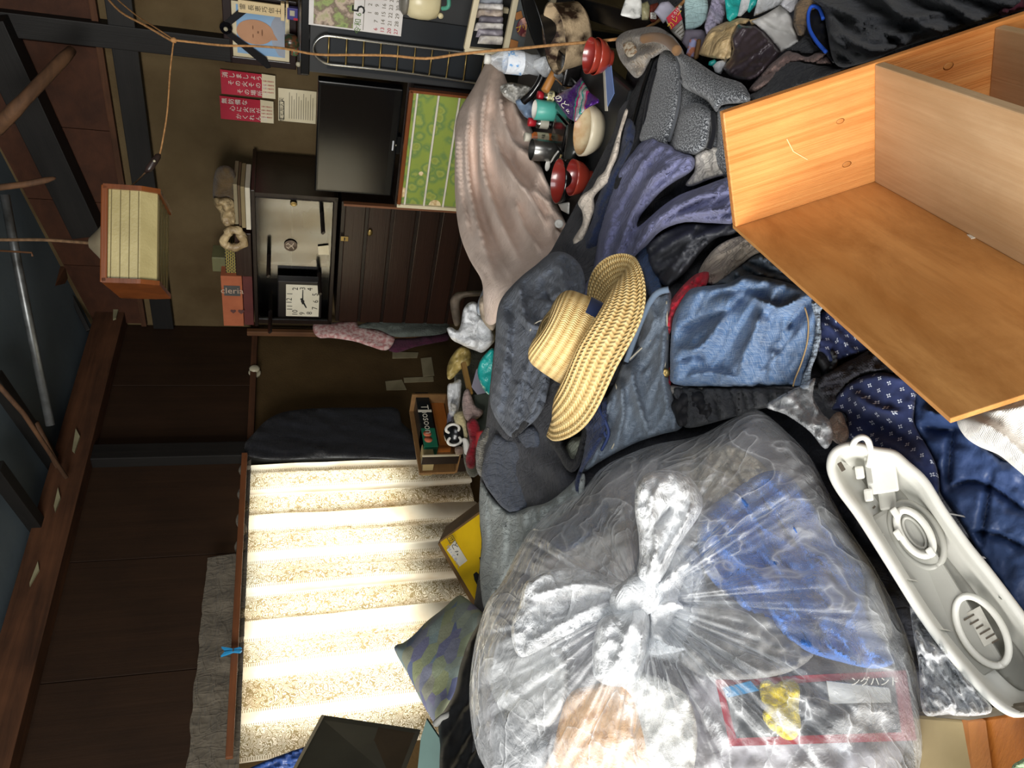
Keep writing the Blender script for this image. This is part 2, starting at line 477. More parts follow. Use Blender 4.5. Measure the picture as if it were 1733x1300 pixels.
# ================================================================ THE ROOM
def planeZ(p0, n):
    k = np.dot(p0-EYE, n)
    def f(x, y):
        R = FW[None] + ((650-y)/FPX)[:, None]*RT - ((x-866.5)/FPX)[:, None]*UP
        return k/(R@n)
    return f
def ZL(off): return planeZ(KX+NL*off, NL)
def ZR(off): return planeZ(KX+NR*off, NR)
class Face:
    "upright rectangle in the room: o lower left corner, ex to the right, Z3 up, n towards the room"
    def __init__(s, side, x0, y0, x1, y1, off):
        P = WR if side == 'R' else WL
        s.n = NR if side == 'R' else NL
        s.ex = DR if side == 'R' else DL
        xm, ym = (x0+x1)/2, (y0+y1)/2
        a = np.dot(P(xm, y1, off)-KX, s.ex); b = np.dot(P(xm, y0, off)-KX, s.ex)
        zt, zb = P(x0, ym, off)[2], P(x1, ym, off)[2]
        s.o = KX + s.ex*a + s.n*off + Z3*zb
        s.w = b-a; s.h = zt-zb; s.P = P; s.off = off
    def pt(s, u, v, lift=0.0): return s.o + s.ex*s.w*u + Z3*s.h*v + s.n*lift
    def px(s, x, y, lift=0.0): return s.P(x, y, s.off+lift)
    def box(s, name, u0, v0, u1, v1, lift, d, mat, parent=None, **k):
        "box on the face: its front stands lift in front of the face, d deep"
        return box(name, s.pt(u0, v0, lift), s.ex*s.w*(u1-u0), Z3*s.h*(v1-v0), -s.n*d, mat, parent, **k)

plaster = mt('earthen plaster', '#62543c', '#483a26', rough=0.95, vs=2.2, bump=0.002, bs=90, spec=0.1)
plaster_dk = mt('darker plaster', '#54432a', '#3a2d1b', rough=0.95, vs=2.0, bump=0.002, bs=90, spec=0.1)  # left wall plaster, a darker tone than the right wall
boards_l = wood('dark wall boards', '#2e1e12', '#20140b', axis=1, scale=0.8, rough=0.6, spec=0.25)
boards_r = wood('reddish gable boards', '#46291a', '#301c12', axis=1, scale=0.7, rough=0.7, spec=0.2)
timber = wood('blackened timber', '#191715', '#0e0d0c', axis=0, rough=0.6, spec=0.3)
timber_br = wood('brown roof timber', '#5a3a26', '#2e1d13', axis=0, rough=0.75, spec=0.2)
roofmat = mt('blue grey roof lining', '#5a656b', '#465057', rough=0.8, vs=1.5, bump=0.001, bs=20, spec=0.2)
tatami = mt('floor mat', '#8a7a50', '#6d5f3c', rough=0.9, vs=8, bump=0.001, bs=200)
oldwood = wood('old slat wood', '#7a5233', '#4c3220', axis=0, rough=0.6)

LEN_L, LEN_R, TH = 6.2, 5.6, 0.12
def Lpt(a, z, off=0.0): return KX - DL*a + NL*off + Z3*z       # a: distance from the far corner
def Rpt(s, z, off=0.0): return KX + DR*s + NR*off + Z3*z
def aL(p): return float(np.dot(p-KX, -DL))
def sR(p): return float(np.dot(p-KX, DR))
wa0, wa1 = aL(WL(560, 792)), aL(WL(560, 1262)); wz1, wz0 = WL(424, 1000)[2], WL(692, 1000)[2]
ROOF0, SLOPE = 2.60, 0.23
# floor
F0 = Lpt(0, -0.1); box('floor', F0 - NL*0.2 + DL*0.2, -DL*(LEN_L+.4), NL*(LEN_R+.4), Z3*0.1, tatami, kind='structure')
def quadwall(name, rects, pt, n, mat):
    V = []; Fc = []
    for (a0, z0, a1, z1) in rects:
        b = len(V)
        c = [pt(a0, z0), pt(a1, z0), pt(a1, z1), pt(a0, z1)]
        V += c + [q - n*TH for q in c]
        Fc += [tuple(i+b for i in f) for f in BOXF]
    return obj(name, V, Fc, mat, kind='structure')
wall_left = quadwall('wall_left', [(-TH, 0, wa0, 2.6), (wa1, 0, LEN_L, 2.6), (wa0, 0, wa1, wz0), (wa0, wz1, wa1, 2.6)], Lpt, NL, plaster_dk)
zb = 1.69
pa = aL(WL(300, 778))                                            # the dark post
for i, (a0, a1) in enumerate([(0.02, pa*0.5), (pa*0.5, pa-0.03), (pa+0.04, pa+0.62), (pa+0.62, pa+1.2), (pa+1.2, pa+1.8), (pa+1.8, pa+2.4)]):
    box('board', Lpt(a0+0.002, zb + (0.0 if i < 2 else 0.03)), -DL*(a1-a0-0.004), Z3*(2.6-zb-0.02), NL*0.012, boards_l, wall_left, bev=0.002)
top = ROOF0 + SLOPE*LEN_R
wall_right = prism('wall_right', [Rpt(0, 0), Rpt(LEN_R, 0), Rpt(LEN_R, top+0.1), Rpt(0, ROOF0+0.05)], -NR*TH, plaster, kind='structure')
gz = 2.34
for i in range(7):                                               # boards of the gable, above the plaster
    s0, s1 = 0.03+i*0.42, 0.03+(i+1)*0.42-0.004
    prism('board', [Rpt(s0, gz), Rpt(s1, gz), Rpt(s1, ROOF0+SLOPE*s1), Rpt(s0, ROOF0+SLOPE*s0)], NR*0.02, boards_r, wall_right)
wall_back = quadwall('wall_back', [(0, 0, LEN_R, 0.9), (0, 2.9, LEN_R, 4.0), (0, 0.9, 1.2, 2.9), (4.6, 0.9, LEN_R, 2.9)], lambda s, z: KX - DL*LEN_L + DR*s + Z3*z, DL, plaster)
wall_side = quadwall('wall_side', [(0, 0, LEN_L, 4.0)], lambda a, z: KX + DR*LEN_R - DL*a + Z3*z, -DR, plaster)
ceiling = prism('ceiling', [Lpt(-0.3, ROOF0-0.03, -0.3), Lpt(LEN_L+0.3, ROOF0-0.03, -0.3), Lpt(LEN_L+.3, ROOF0+SLOPE*LEN_R, LEN_R+.2), Lpt(-0.3, ROOF0+SLOPE*LEN_R, LEN_R+.2)], Z3*0.05, roofmat, kind='structure')

# posts, lintel beam and rafters
def tr(i, o): o.name = 'trim_%d' % i; o['kind'] = 'structure'; return o
p = WL(300, 778); tr(1, beam('trim_1', np.array([p[0], p[1], 0])+NL*0.03, np.array([p[0], p[1], 2.58])+NL*0.03, 0.10, 0.10, timber, upv=tuple(NL)))
tr(2, beam('trim_2', Rpt(0.02, WR(226, 150)[2], 0.03), Rpt(3.6, WR(226, 150)[2]+0.01, 0.03), 0.06, 0.115, timber))
p = WR(120, 50, 0.03); tr(3, beam('trim_3', np.array([p[0], p[1], 1.75]), np.array([p[0], p[1], 3.0]), 0.11, 0.07, timber, upv=tuple(NR)))
tr(4, beam('trim_4', WR(-20, 30, 0.09), WR(150, 392, 0.09), 0.12, 0.15, timber))
tr(5, beam('trim_5', Lpt(0.0, ROOF0-0.09, 0.05), Lpt(3.9, ROOF0-0.05, 0.07), 0.13, 0.16, timber_br))
tr(6, beam('trim_6', at(125, 410, 4.6), at(-25, 690, 3.7), 0.085, 0.09, timber_br))
tr(7, beam('trim_7', at(-12, 635, 3.3), at(120, 825, 4.0), 0.055, 0.06, timber))
tr(8, beam('trim_8', at(-10, 790, 3.2), at(75, 905, 3.6), 0.06, 0.06, timber))
tr(9, beam('trim_9', at(105, 470, 4.5), at(150, 560, 4.5), 0.025, 0.025, timber))
p0 = WL(418, 562, 0.06); tr(10, beam('trim_10', np.array([p0[0], p0[1], 0.5]), np.array([p0[0], p0[1], p0[2]]), 0.035, 0.035, oldwood, upv=tuple(NL)))
tr(11, beam('trim_11', Lpt(pa+0.02, zb-0.01, 0.02), Lpt(0.0, zb-0.01, 0.02), 0.05, 0.035, timber_br))
p = WR(186, 300, 0.02); tr(12, beam('trim_12', Rpt(0.02, gz-0.01, 0.02), Rpt(3.4, gz+0.0, 0.02), 0.04, 0.03, timber_br))
# poles, sticks and loose laths lying across the roof timbers
metal_dk = mt('scuffed steel', '#8b8f90', '#4a4a48', rough=0.4, metal=0.7, vs=9)
stickm = wood('split lath', '#6a4a30', '#3c2819', axis=0, rough=0.8)
tube('roof_pole', [at(8, 330, 3.35), at(30, 450, 3.4), at(85, 720, 3.55)], 0.019, metal_dk, label='scuffed steel pole propped under the blue grey roof lining', cat='pole')
tube('roof_lath', spline([at(-8, 220, 3.2), at(40, 170, 3.15), at(122, 84, 3.3)], 4), [0.03]*4+[0.026]*4+[0.02], stickm, label='thick broken lath jutting out under the reddish gable boards', cat='lath')
tube('roof_lath', spline([at(-8, 318, 2.9), at(40, 312, 2.9), at(72, 306, 2.92), at(94, 301, 2.95)], 4), [0.012]*9+[0.011, 0.009, 0.007, 0.004], stickm, label='short pale splintered lath above the hanging lamp', cat='lath')
tube('roof_lath', [at(-10, 644, 3.2), at(40, 700, 3.4), at(112, 808, 3.7)], 0.011, stickm, label='long thin lath lying along a roof timber by the post', cat='lath')
tube('roof_lath', [at(60, 715, 3.6), at(98, 790, 3.75)], 0.014, stickm, label='brown lath end wedged beside the wall plate by the post', cat='lath')
tube('roof_lath', [at(-5, 424, 3.0), at(54, 428, 3.0), at(55, 434, 3.0)], 0.004, oldwood, label='thin bent wire hook hanging from the roof near the lamp cord', cat='hook')
# daylight slits where the wall plate has warped away: their light is put in as thin pale pieces
gapm = mt('painted gap light', '#8f8a6c', '#6f6a50', rough=0.8)
for (pts, lb) in [([(128, 725), (135, 738), (126, 765), (122, 762)], 'painted sliver of daylight on the wall plate beside the post top'),
                  ([(98, 825), (102, 842), (93, 866), (91, 856)], 'painted sliver of daylight on the wall plate left of the post'),
                  ([(64, 950), (66, 964), (50, 992), (50, 986)], 'thin painted sliver of daylight on the wall plate furthest from the post'),
                  ([(192, 515), (201, 520), (196, 538), (191, 540)], 'painted sliver of daylight on the wall plate beside the hanging lamp')]:
    prism('light_gap', [WL(x, y, 0.135) for x, y in pts], -NL*0.012, gapm, label=lb, cat='splinter')

# ------------------------------------------------ window with aluminium sashes, daylight outside
alu = mt('aluminium sash', '#8f8d86', '#77756e', rough=0.5, metal=0.6)
def glassm(name, tint=(0.9, 0.95, 0.95, 1), fac=0.12, rough=0.05):
    t = NT(name); tr_ = t.n('ShaderNodeBsdfTransparent'); tr_.inputs[0].default_value = tint
    g = t.n('ShaderNodeBsdfGlossy'); g.inputs['Roughness'].default_value = rough
    lw = t.n('ShaderNodeLayerWeight'); lw.inputs[0].default_value = 0.3
    f = t.math('MULTIPLY_ADD', lw.outputs[0], 0.5, fac)
    mx = t.n('ShaderNodeMixShader'); t.l(f, mx.inputs[0]); t.l(tr_.outputs[0], mx.inputs[1]); t.l(g.outputs[0], mx.inputs[2])
    return t.done(mx.outputs[0])
win_glass = glassm('window glass', (0.95, 0.97, 0.97, 1), 0.03)
window = thing('window_1', None, None, Lpt((wa0+wa1)/2, wz0, -0.06), kind='structure')
for nm, a0, z0, a1, z1 in [('sash_rail', wa0, wz0, wa1, wz0+0.05), ('sash_rail', wa0, wz1-0.05, wa1, wz1), ('sash_stile', wa0, wz0, wa0+0.045, wz1), ('sash_stile', wa1-0.045, wz0, wa1, wz1), ('sash_stile', (wa0+wa1)/2-0.03, wz0, (wa0+wa1)/2+0.03, wz1)]:
    box(nm, Lpt(a0, z0, -0.08), -DL*(a1-a0), Z3*(z1-z0), NL*0.04, alu, window, bev=0.003)
for a0, a1 in [(wa0+0.045, (wa0+wa1)/2-0.03), ((wa0+wa1)/2+0.03, wa1-0.045)]:
    box('pane', Lpt(a0, wz0+0.05, -0.062), -DL*(a1-a0), Z3*(wz1-wz0-0.1), NL*0.004, win_glass, window)
lp = Lpt((wa0+wa1)/2, (wz0+wz1)/2, -0.55)
area_light('daylight_window', tuple(lp), tuple(lp+NL), wa1-wa0, wz1-wz0, WINDOW_POWER, (1.0, 0.96, 0.88))

# ------------------------------------------------ lace curtain, its rail and the heading cloth
def lace():
    t = NT('lace curtain'); uv = t.coord('UV')
    # bands of scrollwork running down the cloth
    ux = t.n('ShaderNodeSeparateXYZ'); t.l(uv, ux.inputs[0])
    band = t.math('PINGPONG', t.math('MULTIPLY', ux.outputs[0], 7.5), 1.0)
    inb = t.math('GREATER_THAN', band, 0.42)
    v = t.n('ShaderNodeTexVoronoi', feature='DISTANCE_TO_EDGE'); v.inputs['Scale'].default_value = 32
    nz = t.n('ShaderNodeTexNoise'); nz.inputs['Scale'].default_value = 20; nz.inputs['Detail'].default_value = 2; t.l(uv, nz.inputs['Vector'])
    wv = t.mix(0.09, uv, nz.outputs[1]); t.l(wv, v.inputs['Vector'])
    scroll = t.math('GREATER_THAN', t.math('SINE', t.math('MULTIPLY', v.outputs[0], 40.0)), 0.15)
    stripe = t.math('GREATER_THAN', t.math('SINE', t.math('MULTIPLY', ux.outputs[1], 700.0)), 0.5)
    line = t.math('LESS_THAN', t.math('ABSOLUTE', t.math('SUBTRACT', band, 0.36)), 0.05)
    pat = t.math('MAXIMUM', t.math('MULTIPLY', inb, scroll), t.math('MULTIPLY', line, stripe))
    colr = t.mix(pat, lin('#efe6d2'), lin('#93835f'))
    stain = t.ramp(t.noise(uv, 3.2, 5), [(0.42, (1, 1, 1, 1)), (0.72, lin('#d8b98a'))])
    colr = t.mix(0.65, colr, stain, 'MULTIPLY')
    d = t.n('ShaderNodeBsdfDiffuse'); t.l(colr, d.inputs[0])
    tl = t.n('ShaderNodeBsdfTranslucent'); t.l(colr, tl.inputs[0])
    m1 = t.n('ShaderNodeMixShader'); m1.inputs[0].default_value = 0.62; t.l(d.outputs[0], m1.inputs[1]); t.l(tl.outputs[0], m1.inputs[2])
    tp = t.n('ShaderNodeBsdfTransparent')
    m2 = t.n('ShaderNodeMixShader'); t.l(t.math('MULTIPLY_ADD', pat, -0.05, 0.07), m2.inputs[0]); t.l(m1.outputs[0], m2.inputs[1]); t.l(tp.outputs[0], m2.inputs[2])
    return t.done(m2.outputs[0])
lace_m = lace()
ca0, ca1 = aL(WL(600, 782, 0.12)), aL(WL(560, 1268, 0.12)); cz1 = WL(405, 1000, 0.12)[2]
def curtain(name, a0, a1, ztop, zbot, off, mat, nfold, seed, amp=0.017, nz=60, label=None, cat=None):
    ns = 420; s = np.linspace(0, 1, ns); rng = np.random.default_rng(seed)
    V = []; U = []
    ph = np.cumsum(0.55 + 0.9*vnoise(s*nfold*0.7, s*0+seed, seed)); ph = ph/ph[-1]*nfold*2*math.pi
    A = amp*(0.45+1.0*vnoise(s*nfold*0.9, s*0+7.7, seed+1))
    for k in range(nz+1):
        v = k/nz
        sh = 0.012*fbm(s*4, s*0+v*2.2, seed+5, 3)
        a = a0 + (a1-a0)*s + 1.7*A*(0.6+0.4*v)*np.sin(ph*1.0+1.1) + sh*(0.3+v)
        o = off + A*(0.4+0.6*min(1, v*1.6+0.2))*np.cos(ph) + 0.010*fbm(s*9, s*0+v*3, seed+2, 3) + 0.03*v
        zb_ = zbot(s) if callable(zbot) else np.full(ns, zbot)
        zt_ = ztop(s) if callable(ztop) else np.full(ns, ztop)
        z = zt_ + (zb_-zt_)*v
        V.append(KX[None] - a[:, None]*DL + o[:, None]*NL + z[:, None]*Z3)
        U.append(np.c_[(a1-a0)*s*1.4, z])
    V = np.vstack(V); U = np.vstack(U)
    Fc = [(k*ns+i, k*ns+i+1, (k+1)*ns+i+1, (k+1)*ns+i) for k in range(nz) for i in range(ns-1)]
    return obj(name, V, Fc, mat, label=label, cat=cat, smooth=True, uv=U)
zb0 = WL(775, 800, 0.14)[2]
curtain('lace_curtain', ca0, ca1, cz1, lambda s: zb0 - 0.03 - 0.05*np.clip(s*3, 0, 1) + 0.012*np.sin(s*40), 0.125, lace_m, 11, 3,
        label='sun-lit lace curtain with yellowed scroll bands covering the window', cat='curtain')
headm = fabric('curtain heading cloth', '#6b6355', '#524b40', weave=700, wrinkle=0.004, ws=30)
hz = lambda s: np.where(s < 0.37, cz1+0.02+0.012*np.sin(s*60), cz1+0.135+0.03*s+0.012*fbm(s*14, s*0, 5, 3))
curtain('curtain_heading', ca0-0.02, ca1+0.02, hz, cz1-0.03, 0.11, headm, 9, 8, amp=0.005, nz=10,
        label='dingy grey curtain heading flopping up above the wooden rail', cat='curtain')
railm = wood('curtain rail wood', '#7d4a2a', '#51301c', axis=0, rough=0.55)
beam('curtain_rail', WL(414, 768, 0.19), WL(388, 1284, 0.19), 0.02, 0.028, railm, label='thin brown wooden curtain rail across the window', cat='curtain rail')
# blue clothes peg clipped over the rail
pegm = mt('blue plastic peg', '#2f8fc4', '#2478aa', rough=0.4)
peg = thing('clothes_peg', 'small bright blue plastic clothes peg clipped on the curtain rail', 'clothes peg', WL(395, 1103, 0.215))
fz = WL(395, 1103, 0.22)
for s in (-1, 1):
    c = fz; e = DL
    prism('peg_half', [c + e*s*0.004 + Z3*0.034, c + e*s*0.020 + Z3*0.047, c + e*s*0.013 + Z3*0.022, c + e*s*0.006, c + e*s*0.011 - Z3*0.026, c + e*s*0.005 - Z3*0.034, c - Z3*0.002 + e*s*0.001], NL*0.014, pegm, peg)
box('peg_spring', fz - DL*0.007 - Z3*0.003 + NL*0.013, DL*0.014, Z3*0.006, NL*0.004, metal_dk, peg, bev=0.001)

# ------------------------------------------------ things on the left wall between corner and post
blackcloth = fabric('black suit cloth', '#17181d', '#101116', sheen=0.1)
cloth('hanging_garment', [(418,770),(414,752),(428,735),(450,712),(478,698),(520,692),(570,690),(630,690),(672,691),(680,715),(700,735),(708,775),(640,776),(560,775),(480,778),(440,776)],
      blackcloth, Z=ZL(0.16), auto=(0.02, 24, 3, 0.6), edge=(12, 0.03), skirt=0.06, label='black garment on a hanger beside the curtained window', cat='clothing')
paperm = mt('old paper', '#8d8468', '#6f664c', rough=0.9, vs=8)
for pts, lb in [([(664,596),(708,597),(706,606),(664,607)], 'narrow paper slip on the wall below the maroon cloth'),
                ([(652,646),(680,643),(688,660),(654,661)], 'small torn paper stuck on the dim plaster beside the black garment'),
                ([(683,640),(733,638),(734,646),(684,648)], 'long paper strip on the dim plaster above the open carton'),
                ([(712,607),(730,605),(735,636),(716,638)], 'faded torn paper on the plaster behind the green bag')]:
    prism('wall_paper_slip', [WL(x, y, 0.002) for x, y in pts], NL*0.003, paperm, label=lb, cat='paper')
ceram = mt('ceramic white', '#b9b29a', '#9a937b', rough=0.4)
pi_ = WL(431, 633, 0.0)
ins = thing('wall_insulator', 'small white ceramic insulator knob on the wall above the plaster', 'insulator', pi_)
lathe('knob_base', [(0.036, 0), (0.036, 0.016), (0.03, 0.02)], pi_, NL, ceram, ins, n=20)
lathe('knob_head', [(0.02, 0.018), (0.02, 0.03), (0.03, 0.036), (0.03, 0.048), (0.02, 0.055), (0.0, 0.056)], pi_, NL, ceram, ins, n=20)
# clothes hung on the corner stick
def checkm(name, c1, c2, sc):
    t = NT(name); uv = t.coord('UV', (sc, sc, sc)); n = t.noise(uv, 1.0, 3); 
    return t.done(t.pbr(t.ramp(n, [(0.42, lin(c1)), (0.58, lin(c2))]), 0.9, 0, t.bump(t.noise(uv, 30, 3), 0.002), 0.1))
cloth('hanging_cloth', [(530,560),(533,545),(560,546),(602,543),(607,553),(640,558),(668,570),(655,593),(625,586),(600,578),(560,572),(540,572)], checkm('pink print cotton', '#c88d8a', '#e3c9c2', 40),
      Z=ZL(0.2), auto=(0.012, 13, 12, 0.7), edge=(6, 0.012), label='pink and white printed cloth hung over the corner stick', cat='clothing')
cloth('hanging_cloth', [(605,553),(640,540),(690,528),(722,520),(744,516),(750,530),(760,540),(758,560),(740,567),(700,570),(668,570),(640,558)], fabric('grey green shirt', '#6a716b', '#525850'),
      Z=ZL(0.24), auto=(0.018, 15, -8, 0.7), edge=(8, 0.015), label='crumpled grey green shirt hung in the corner by the plank cabinet', cat='clothing')
cloth('hanging_cloth', [(655,590),(668,574),(700,572),(730,566),(755,562),(760,575),(740,580),(700,588),(672,597)], fabric('maroon cloth', '#5a2540', '#40182c'),
      Z=ZL(0.15), auto=(0.01, 9, -12, 0.5), edge=(6, 0.012), label='narrow maroon cloth hung beneath the pink printed cloth', cat='clothing')

# ================================================================ FURNITURE ALONG THE RIGHT WALL
lacquer = wood('dark brown lacquer', '#1f140f', '#130c09', axis=0, rough=0.35, spec=0.5)
plankm = wood('dark plank door', '#2e1a12', '#1e120d', axis=0, rough=0.33, scale=0.8, spec=0.5)
edgew = wood('worn wood edge', '#8a5a3a', '#5f3b25', axis=1, rough=0.6)
brass = mt('tarnished brass', '#b39a62', '#7a683f', rough=0.4, metal=0.9)
cab_glass = glassm('cabinet door glass', (0.5, 0.48, 0.43, 1), 0.13, 0.1)
white_p = mt('white paint', '#d8d3c4', '#bdb7a6', rough=0.6)
ink = mt('printing ink', '#20201e', '#1a1a18', rough=0.8)
redp = mt('red print', '#b3273b', '#9c1f33', rough=0.7)
cream = mt('cream card', '#d6cbae', '#c2b695', rough=0.8)

# --- glass-fronted cabinet
f = Face('R', 428, 330, 567, 548, 0.46)
cab = thing('glass_cabinet', 'dark wooden cabinet with wide glass doors behind the square clock', 'cabinet', f.pt(0.5, 0, -0.2))
f.box('body_back', 0, 0, 1, 1, -0.40, 0.02, lacquer, cab)
f.box('body_top', -0.02, 0.955, 1.02, 1.0, 0.01, 0.43, lacquer, cab, bev=0.003)
f.box('body_bottom', 0, 0, 1, 0.05, 0.0, 0.42, lacquer, cab, bev=0.003)
f.box('body_side', 0, 0, 0.03, 1, 0, 0.42, lacquer, cab); f.box('body_side', 0.97, 0, 1, 1, 0, 0.42, lacquer, cab)
f.box('shelf', 0.03, 0.5, 0.97, 0.53, -0.06, 0.33, plankm, cab)
for u0, u1, lf in [(0.03, 0.5, 0.0), (0.49, 0.97, 0.014)]:
    d = f.box('door', u0, 0.06, u1, 0.95, lf-0.006, 0.006, cab_glass, cab)
    f.box('door_frame', u0, 0.06, u0+0.022, 0.95, lf+0.002, 0.012, lacquer, d); f.box('door_frame', u1-0.022, 0.06, u1, 0.95, lf+0.002, 0.012, lacquer, d)
kp = f.px(497, 345, 0.018); lathe('finger_pull', [(0.0, 0.003), (0.010, 0.003), (0.016, 0.006), (0.018, 0.0)], kp, NR, brass, cab, n=20, sx=0.7, xdir=DR)
sp = f.px(492, 416, 0.016); lathe('round_sticker', [(0.0, 0.001), (0.034, 0.001), (0.034, 0)], sp, NR, mt('faded brown sticker', '#7a6a58', '#57483b', vs=40), cab, n=24)
text('sticker_print', '父', sp+NR*0.0015, DR, Z3, 0.045, mt('sticker print', '#c9b9a0'), cab)
prism('note_sticker', [f.px(538, 417, 0.017), f.px(556, 415, 0.017), f.px(557, 431, 0.017), f.px(539, 431, 0.017)], NR*0.001, cream, cab)
for k, (u, h, wd) in enumerate([(0.12, 0.36, 0.12), (0.3, 0.28, 0.1), (0.68, 0.34, 0.14), (0.85, 0.25, 0.08)]):
    lathe('stored_jar', [(wd*0.5, 0), (wd*0.5, h*f.h*0.7), (wd*0.3, h*f.h*0.85), (wd*0.32, h*f.h), (0, h*f.h)], f.pt(u, 0.05, -0.2), Z3, [ceram, plankm, cream, metal_dk][k], n=16,
          label=['white jar inside the glass cabinet on its lower left', 'brown pot inside the glass cabinet left of centre', 'cream pot inside the glass cabinet right of centre', 'grey jar inside the glass cabinet at the far right'][k], cat='jar')
# --- square clock
f = Face('R', 484, 482, 540, 535, 0.535)
ck = thing('square_clock', 'square white wall clock in a black frame, standing against the glass cabinet', 'clock', f.pt(0.5, 0, 0))
f.box('clock_case', -0.06, -0.08, 1.1, 1.25, 0.0, 0.05, mt('black plastic', '#1a1718', '#120f10', rough=0.35), ck, bev=0.006)
f.box('clock_face', 0, 0, 1, 1, 0.003, 0.003, mt('clock face', '#cfcab8', '#bfb9a5', rough=0.6), ck)
cc = f.pt(0.5, 0.5, 0.0035)
for h in range(12):
    q = 2*math.pi*(h+1)/12; ux, vz = math.sin(q), math.cos(q); k = 0.40/max(abs(ux), abs(vz))
    k = min(k, 0.44)
    text('clock_numeral', str(h+1), f.pt(0.5+ux*k, 0.5+vz*k, 0.0035), DR, Z3, 0.042, ink, ck)
def hand(deg, ln, wd):
    q = math.radians(deg); d = DR*math.sin(q)+Z3*math.cos(q); s = np.cross(NR, d)
    prism('clock_hand', [cc-d*0.02-s*wd, cc+d*ln-s*wd*0.5, cc+d*ln+s*wd*0.5, cc-d*0.02+s*wd], NR*0.003, ink, ck)
hand(246, 0.05, 0.006); hand(90, 0.078, 0.004)
lathe('hand_hub', [(0.009, 0), (0.009, 0.006), (0, 0.006)], cc, NR, ink, ck, n=16)
# --- plank-fronted cabinet below
f = Face('R', 573, 350, 800, 548, 0.46)
pc = thing('plank_cabinet', 'low dark cabinet with a front of wide horizontal planks', 'cabinet', f.pt(0.5, 0, -0.2))
zlow = f.o[2]
box('cabinet_body', f.pt(0, 0, -0.012)-Z3*zlow, DR*f.w, Z3*(f.h+zlow), -NR*0.4, lacquer, pc)
vs_ = [(800-v)/227 for v in (576, 613, 653, 693, 732, 770, 800)]
for a, b in zip(vs_[1:], vs_[:-1]): f.box('plank', 0.01, a+0.012, 0.985, b-0.012, 0.006, 0.018, plankm, pc, bev=0.004)
f.box('front_stile', 0.985, -0.1, 1.0, 0.99, 0.012, 0.03, edgew, pc)
p = f.px(583, 404, 0.008); box('lock_plate', p-DR*0.014-Z3*0.02, DR*0.028, Z3*0.04, NR*0.003, brass, pc, bev=0.002); box('lock_slot', p-DR*0.009-Z3*0.003, DR*0.018, Z3*0.006, NR*0.005, ink, pc)
p = f.px(626, 393, 0.008); lathe('door_pull', [(0.012, 0), (0.014, 0.006), (0.01, 0.01), (0, 0.01)], p, NR, brass, pc, n=16, sx=1.6, xdir=DR)
# --- things stacked on the glass cabinet
f = Face('R', 376, 468, 428, 552, 0.45)
cb = thing('label_carton', 'small reddish carton with a dark label band at the left end of the cabinet top', 'box', f.pt(0.5, 0, -0.1))
cardb = mt('dim red carton', '#a8603f', '#8a4a30', rough=0.8)
f.box('carton', 0.0, 0.33, 1, 1.0, 0, 0.22, cardb, cb, bev=0.003)
f.box('carton_base', -0.02, 0.0, 1.02, 0.32, -0.02, 0.25, mt('maroon box', '#5c2c28', '#472020', rough=0.6), cb, bev=0.003)
f.box('label_band', 0.62, 0.4, 0.82, 0.92, 0.0012, 0.001, mt('grey label', '#4a4a48'), cb)
text('carton_print', 'cleria', f.pt(0.72, 0.66, 0.002), -Z3, DR, 0.055, mt('label print', '#b8a08a'), cb)
text('carton_mark', '❤', f.pt(0.3, 0.66, 0.002), -Z3, DR, 0.035, mt('mark print', '#5a3a35'), cb)
text('carton_mark', '♥', f.pt(0.3, 0.4, 0.002), -Z3, DR, 0.03, mt('mark print', '#5a3a35'), cb)
f = Face('R', 398, 395, 426, 468, 0.44)
f.box('wooden_case', 0, 0, 1, 1, 0, 0.25, plankm, bev=0.004, label='flat brown wooden case on the cabinet top under the patterned box', cat='box')
def geo():
    t = NT('yellow black fretwork print'); v = t.coord('Object', (1, 1, 1))
    ck_ = t.n('ShaderNodeTexBrick'); ck_.inputs['Scale'].default_value = 26; t.l(v, ck_.inputs['Vector'])
    ck_.inputs['Color1'].default_value = lin('#23221d'); ck_.inputs['Color2'].default_value = lin('#2c2a20'); ck_.inputs['Mortar'].default_value = lin('#b8a44a'); ck_.inputs['Mortar Size'].default_value = 0.03
    return t.done(t.pbr(ck_.outputs[0], 0.6))
f = Face('R', 381, 422, 406, 465, 0.42)
pb = thing('patterned_box', 'black box with yellow lattice print on the cabinet top', 'box', f.pt(.5, 0, -.1))
f.box('carton', 0, 0, 1, 1, 0, 0.16, geo(), pb, bev=0.003)
f.box('yellow_stripe', 0.15, 0.05, 0.75, 0.2, 0.001, 0.001, mt('yellow print', '#b8a23c'), pb)
f = Face('R', 359, 436, 382, 460, 0.36)
f.box('small_tin', 0, 0, 1, 1, 0, 0.12, mt('olive tin', '#6b6a48', '#54533a', rough=0.5), bev=0.004, label='small olive tin standing behind the patterned box', cat='tin')
books = [(424, 415.5, '#cfc7b2'), (415, 408, '#8a7a58'), (407.5, 403, '#5d4a34'), (402.5, 396, '#8f8468')]
for i, (xb, xt, c) in enumerate(books):
    f = Face('R', xt, 318-i*2, xb, 389-i*3, 0.45-i*0.01)
    f.box('flat_book', 0, 0, 1, 1, 0, 0.24, mt('book '+c, c, var=0.3), bev=0.003, label=['white edged book, lowest of the stack on the cabinet top', 'tan book second from the bottom of the cabinet top stack', 'thin dark brown book near the top of the cabinet stack', 'olive brown book topmost of the cabinet top stack'][i], cat='book', group='books stacked on the cabinet')
def paperbag(name, col, col2):
    t = NT(name); v = t.coord('Object'); n1 = t.noise(v, 16, 4, 0.5, 0.8)
    return t.done(t.pbr(t.ramp(n1, [(0.3, lin(col)), (0.75, lin(col2))]), 0.45, 0, t.bump(n1, 0.02), 0.5))
